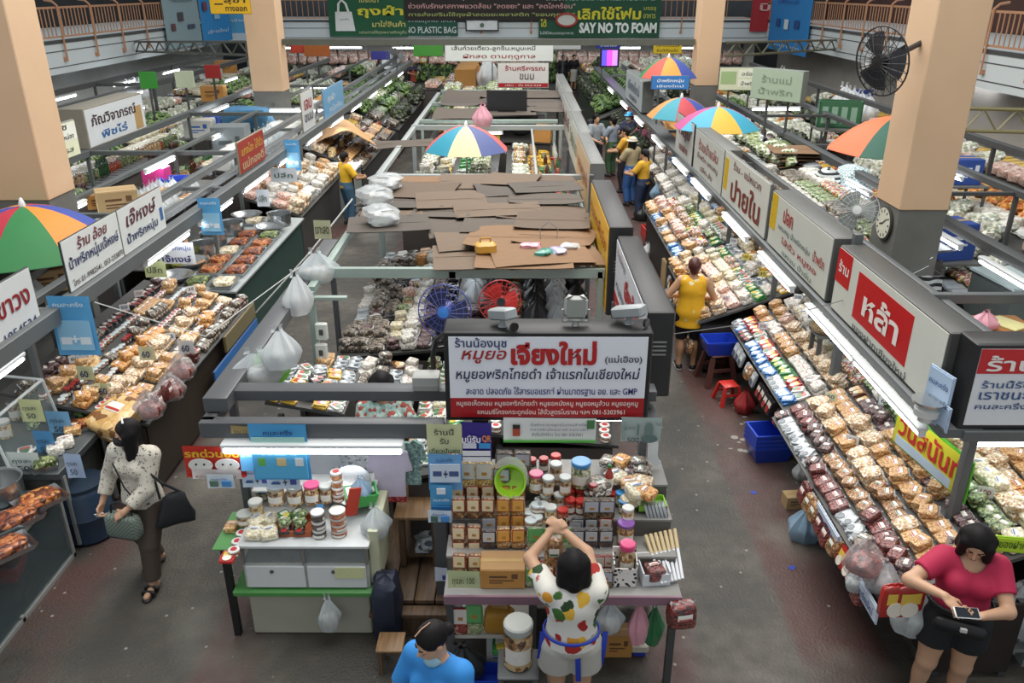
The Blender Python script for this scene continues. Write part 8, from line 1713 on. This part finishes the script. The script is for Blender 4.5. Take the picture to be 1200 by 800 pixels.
# ---- 3: woman in bright blue at the picture's lower edge
def ex3(t, k):
    MB().tube([k['hp'](0, -.06, .112), k['hp'](0, -.01, .124), k['hp'](0, .05, .117)], .0035, 5).obj('hair_parting', SKIN, t)
person('woman in a bright blue T-shirt with pale blue mask under her chin', P(503, 744, 1.5) * V3(1, 1, 0) + np.array((0, .03, 0)) if False else Vector((-.44, 3.50, 0)), -.5, 1.56, arms={'r': dict(w=(-.16, -.26, .85), e=(-.6, .6, 0), curl=.8), 'l': dict(w=(.14, -.28, .85), e=(.6, .6, 0), curl=.8)}, head=(-.45, .40, .0),
    shirt=dict(m=cl('2f86d0'), sleeve=.75, hem=.48, off=.014), pants=dict(m=cl('2a2c34'), cuff=.06), shoes=dict(m=BLACK), hair=dict(style='back'), res=.0085, face=True, mask=dict(m=mat('9ac4d8', .6), drop=.072), extras=ex3)

# ---- 4: woman in the crimson shirt with a phone
def ex4(t, k):
    H = k['H']; f = k['f']
    pr = [cone(V3(-.13, -.165, .545 * H), V3(.10, -.17, .53 * H), .05, .055, .02, (1, .7, 1))]
    o = flesh('waist_bag', pr, mat('141416', .5), t, .008); MB().box(-.02, .02, -.222, -.2, .545 * H, .56 * H).obj('clasp', mat('c8c8c6', .3), o)
    flesh('waist_strap', [ell(V3(0, 0, .6 * H), V3(.1 * f, .08 * f, .02) * H + .02, .01)], mat('141416', .5), t, .008, [ell(V3(0, 0, .6 * H), V3(.095 * f, .075 * f, .05) * H + .016, .01)], [(V3(0, 0, .612 * H), V3(0, 0, 1)), (V3(0, 0, .59 * H), V3(0, 0, -1))])
p0 = Vector((3.0, 4.36, 0))
Mq = Matrix.Rotation(.30, 3, 'Z')
q4 = lambda x, y, z: tuple(Mq @ (Vector((x, y, z)) - p0))
person('woman in a crimson T-shirt and black shorts tapping at her phone', p0, -.30, 1.6, fat=1.2, arms={'r': dict(w=(-.19, -.32, 1.21), e=(-.9, .4, -.3), d=(.5, -.5, -.25), n=(.1, .1, -1), t=(.6, -.3, 0), curl=.45, spread=1.6), 'l': dict(w=(.03, -.36, 1.14), e=(.8, .5, -.3), d=(-.85, -.35, .1), n=(0, .15, 1), t=(-.2, .8, .2), curl=.9)},
    legs={'r': (-.13, .03, .07), 'l': (.12, .05, .07), 'rd': (-.5, -1, 0)}, head=(-.25, .55, .05), shirt=dict(m=cl('b02048'), sleeve=.62, hem=.565, off=.018, neck=.5), pants=dict(m=cl('15161a'), cuff=.39, wide=.02, name='shorts', off=.016), shoes=dict(m=WHITE, sole=WHITE), hair=dict(style='bob'), res=.0085, face=True, extras=ex4)
t = thing('phone', 'white-edged phone in the hands of the woman in crimson', 'phone', p0 + Matrix.Rotation(-.30, 3, 'Z') @ Vector((-.075, -.415, 1.185)), -.1); MB().box(-.075, .075, -.037, .037, -.005, .005, bev=.004, M=Matrix.Rotation(.4, 4, 'X')).obj('phone_body', mat('d5d6d8', .3), t); MB().box(-.068, .068, -.033, .033, .0045, .0065, M=Matrix.Rotation(.4, 4, 'X')).obj('screen', mat('1c2026', .1), t)

# ---- 5: shopper in the yellow tunic
p0 = P(803, 431, 0)
person('shopper in a yellow sleeveless tunic with white flowers, seen from behind', p0, math.pi - .15, 1.57, fat=1.12, arms={'l': dict(w=(.20, -.16, .98), e=(.7, .7, -.2), curl=1.0), 'r': dict(w=(-.18, -.22, .95), e=(-.7, .7, -.2), curl=.6)}, head=(0, .2, 0), skin=SKIN2,
    shirt=dict(m=print_mat('e0a91c', ['e4d9a8', 'd8c890'], 7, 'yellow_tunic', .17), sleeve=0, hem=.40, off=.02, flare=.02, name='tunic'), pants=dict(m=cl('17171a'), cuff=.27, name='leggings', off=.006), shoes=dict(m=BLACK, sole=WHITE), hair=dict(style='short', m=wood('3f1d1a', '5a2b26', .4, (30, 30, 3), 'maroon_hair')), res=.012)
t = thing('handbag', 'grey patterned bag hanging at the arm of the yellow-tunic shopper', 'handbag', p0 + Vector((-.30, .05, .66)), .5); MB().pillow(.24, .1, .26, 14, 8, e=.35, rough=.02).obj('bag_body', checks('6a6e6c', '4a4e4e', 50), t); MB().tube([(-.08, 0, .24), (-.07, 0, .36), (.07, 0, .36), (.08, 0, .24)], .008, 6).obj('handle', BLACK, t)

# ---- shoppers further up the aisle and the sellers
def pack(t, k): 
    MB().pillow(.3, .17, .42, 14, 8, (0, .19, .62 * k['H'] * 1.05), e=.45, rough=.03).obj('backpack', cl('2a2c32'), t)
def brim(c):
    def f(t, k):
        hp = k['hp']; flesh('hat', [ell(hp(0, .015, .06), V3(.09, .102, .07), .02, k['Rh']), ell(hp(0, -.01, .03), V3(.13, .15, .014), .02, k['Rh'])], cl(c), t, .014)
    return f
def bib(c, lo=.3, hi=.74):
    def f(t, k):
        H = k['H']; MB().sheet(lambda u, v: (.15 * (2 * u - 1) * (1 - .25 * v), -(.115 + .02 * math.cos(math.pi * (u - .5))) * 1.0, lo * H + (hi - lo) * H * v), 8, 8).sheet(lambda u, v: (.15 * (1 - 2 * u) * (1 - .25 * v), -(.12 + .02 * math.cos(math.pi * (u - .5))), lo * H + (hi - lo) * H * v), 8, 8).obj('apron', cl(c), t)
    return f
FW = {'l': dict(w=(.14, -.34, 1.0), e=(.7, .6, -.3), curl=.8), 'r': dict(w=(-.14, -.34, 1.0), e=(-.7, .6, -.3), curl=.8)}
def gnd(u, v_top, H, zt=None):
    """where somebody of height H stands whose head top shows at (u, v_top)"""
    q = P(u, v_top, H); return Vector((q.x, q.y, 0))
SH = dict(m=cl('2a2a2c'))
def far(label, u, vt, rz, H, sc, pc, hair='short', pn='trousers', cuff=.06, **k):
    return person(label, gnd(u, vt, H), rz, H, arms=k.pop('arms', FW), shirt=dict(m=cl(sc), sleeve=k.pop('sleeve', .8), hem=k.pop('hem', .5), off=.014), pants=dict(m=cl(pc), cuff=cuff, name=pn), shoes=SH, hair=dict(style=hair), res=.017, **k)
far('shopper in yellow shirt and dark overalls with ponytail, nearest of the aisle crowd', 756, 174, -2.2, 1.56, 'd8a52c', '2b3a58', 'pony', extras=bib('2b3a58', .5))
far('shopper in tan top, pale sun hat and blue jeans', 742, 160, -2.5, 1.6, 'a89a78', '3a64a0', 'long', extras=brim('cfc8b8'))
far('shopper in mustard shirt and long pink apron', 734, 148, -2.0, 1.62, 'd09a30', '2c2830', 'short', extras=bib('c07a80', .3))
far('shopper in grey top and loose green trousers', 719, 136, -2.3, 1.6, '8a94a0', '3f5c3c', 'short')
far('shopper in grey T-shirt with a backpack facing the crowd', 699, 133, .5, 1.68, '8f969c', '24262c', 'short', extras=pack, bust=False)
far('seller with a bright blue cap and navy top behind the crowd', 738, 131, -.9, 1.6, '2c3450', '3a3a40', 'short', extras=brim('3f9ac8'), mask=dict(m=mat('d8e2e8', .6)))
far('seller with a pink head scarf behind the crowd', 752, 140, -1.1, 1.5, 'b0607c', '4a3a44', 'long', extras=brim('b86a8a'))
far('yellow-shirted seller with orange straps at the chilli-paste row', 403, 177, 2.2, 1.58, 'e0b024', '3f5f78', 'short', extras=bib('c86a2c', .3, .72), skin=SKIN2)
far('dark-clothed seller with a red apron far up the covered goods', 482, 70, .6, 1.62, '23283c', '2a2c38', 'short', extras=bib('b0503a', .4))
for i, (u, lb) in enumerate([(659, 'person in black standing at the far end of the ridge'), (672, 'person in black with a pale skirt beside the ridge far end')]): person(lb, Vector(((u - 605) / FPX * 40.5, 42.2 + .3 * i, 0)), .3, 1.72, shirt=dict(m=cl('1c1c20'), sleeve=1.8, hem=.45, off=.014), pants=dict(m=cl(['1c1c20', 'c8c4bc'][i]), cuff=[.06, .25][i], skirt=bool(i)), shoes=SH, hair=dict(style='short'), res=.018)
person('seller in a yellow-green shirt bending over the cooked dishes', Vector((-5.32, 11.6, 0)), 1.57, 1.58, lean=.75, arms={'l': dict(w=(.16, -.62, 1.0), e=(.5, .3, -.6), curl=.8), 'r': dict(w=(-.16, -.62, 1.0), e=(-.5, .3, -.6), curl=.8)}, shirt=dict(m=cl('8f9440'), sleeve=.7, hem=.5, off=.016), pants=dict(m=cl('33302c'), cuff=.06), shoes=SH, hair=dict(style='short'), res=.016, skin=SKIN2)
person('black-haired seller in a flowered top inside the middle stall, back to the sausages', Vector((-1.2, 6.5, 0)), .4, 1.64, arms=FW, head=(0, .2, 0), shirt=dict(m=bits(['a8c8c0', 'c8d8d0', 'b05a50', '8ab0a8'], 26, .8, 0), sleeve=.8, hem=.48, off=.014), pants=dict(m=cl('2a2c34'), cuff=.06), shoes=SH, hair=dict(style='bob'), res=.012)
far('dark-haired seller in the second row behind the small red sign', 318, 147, .3, 1.55, '4a4c54', '2a2a30', 'long')
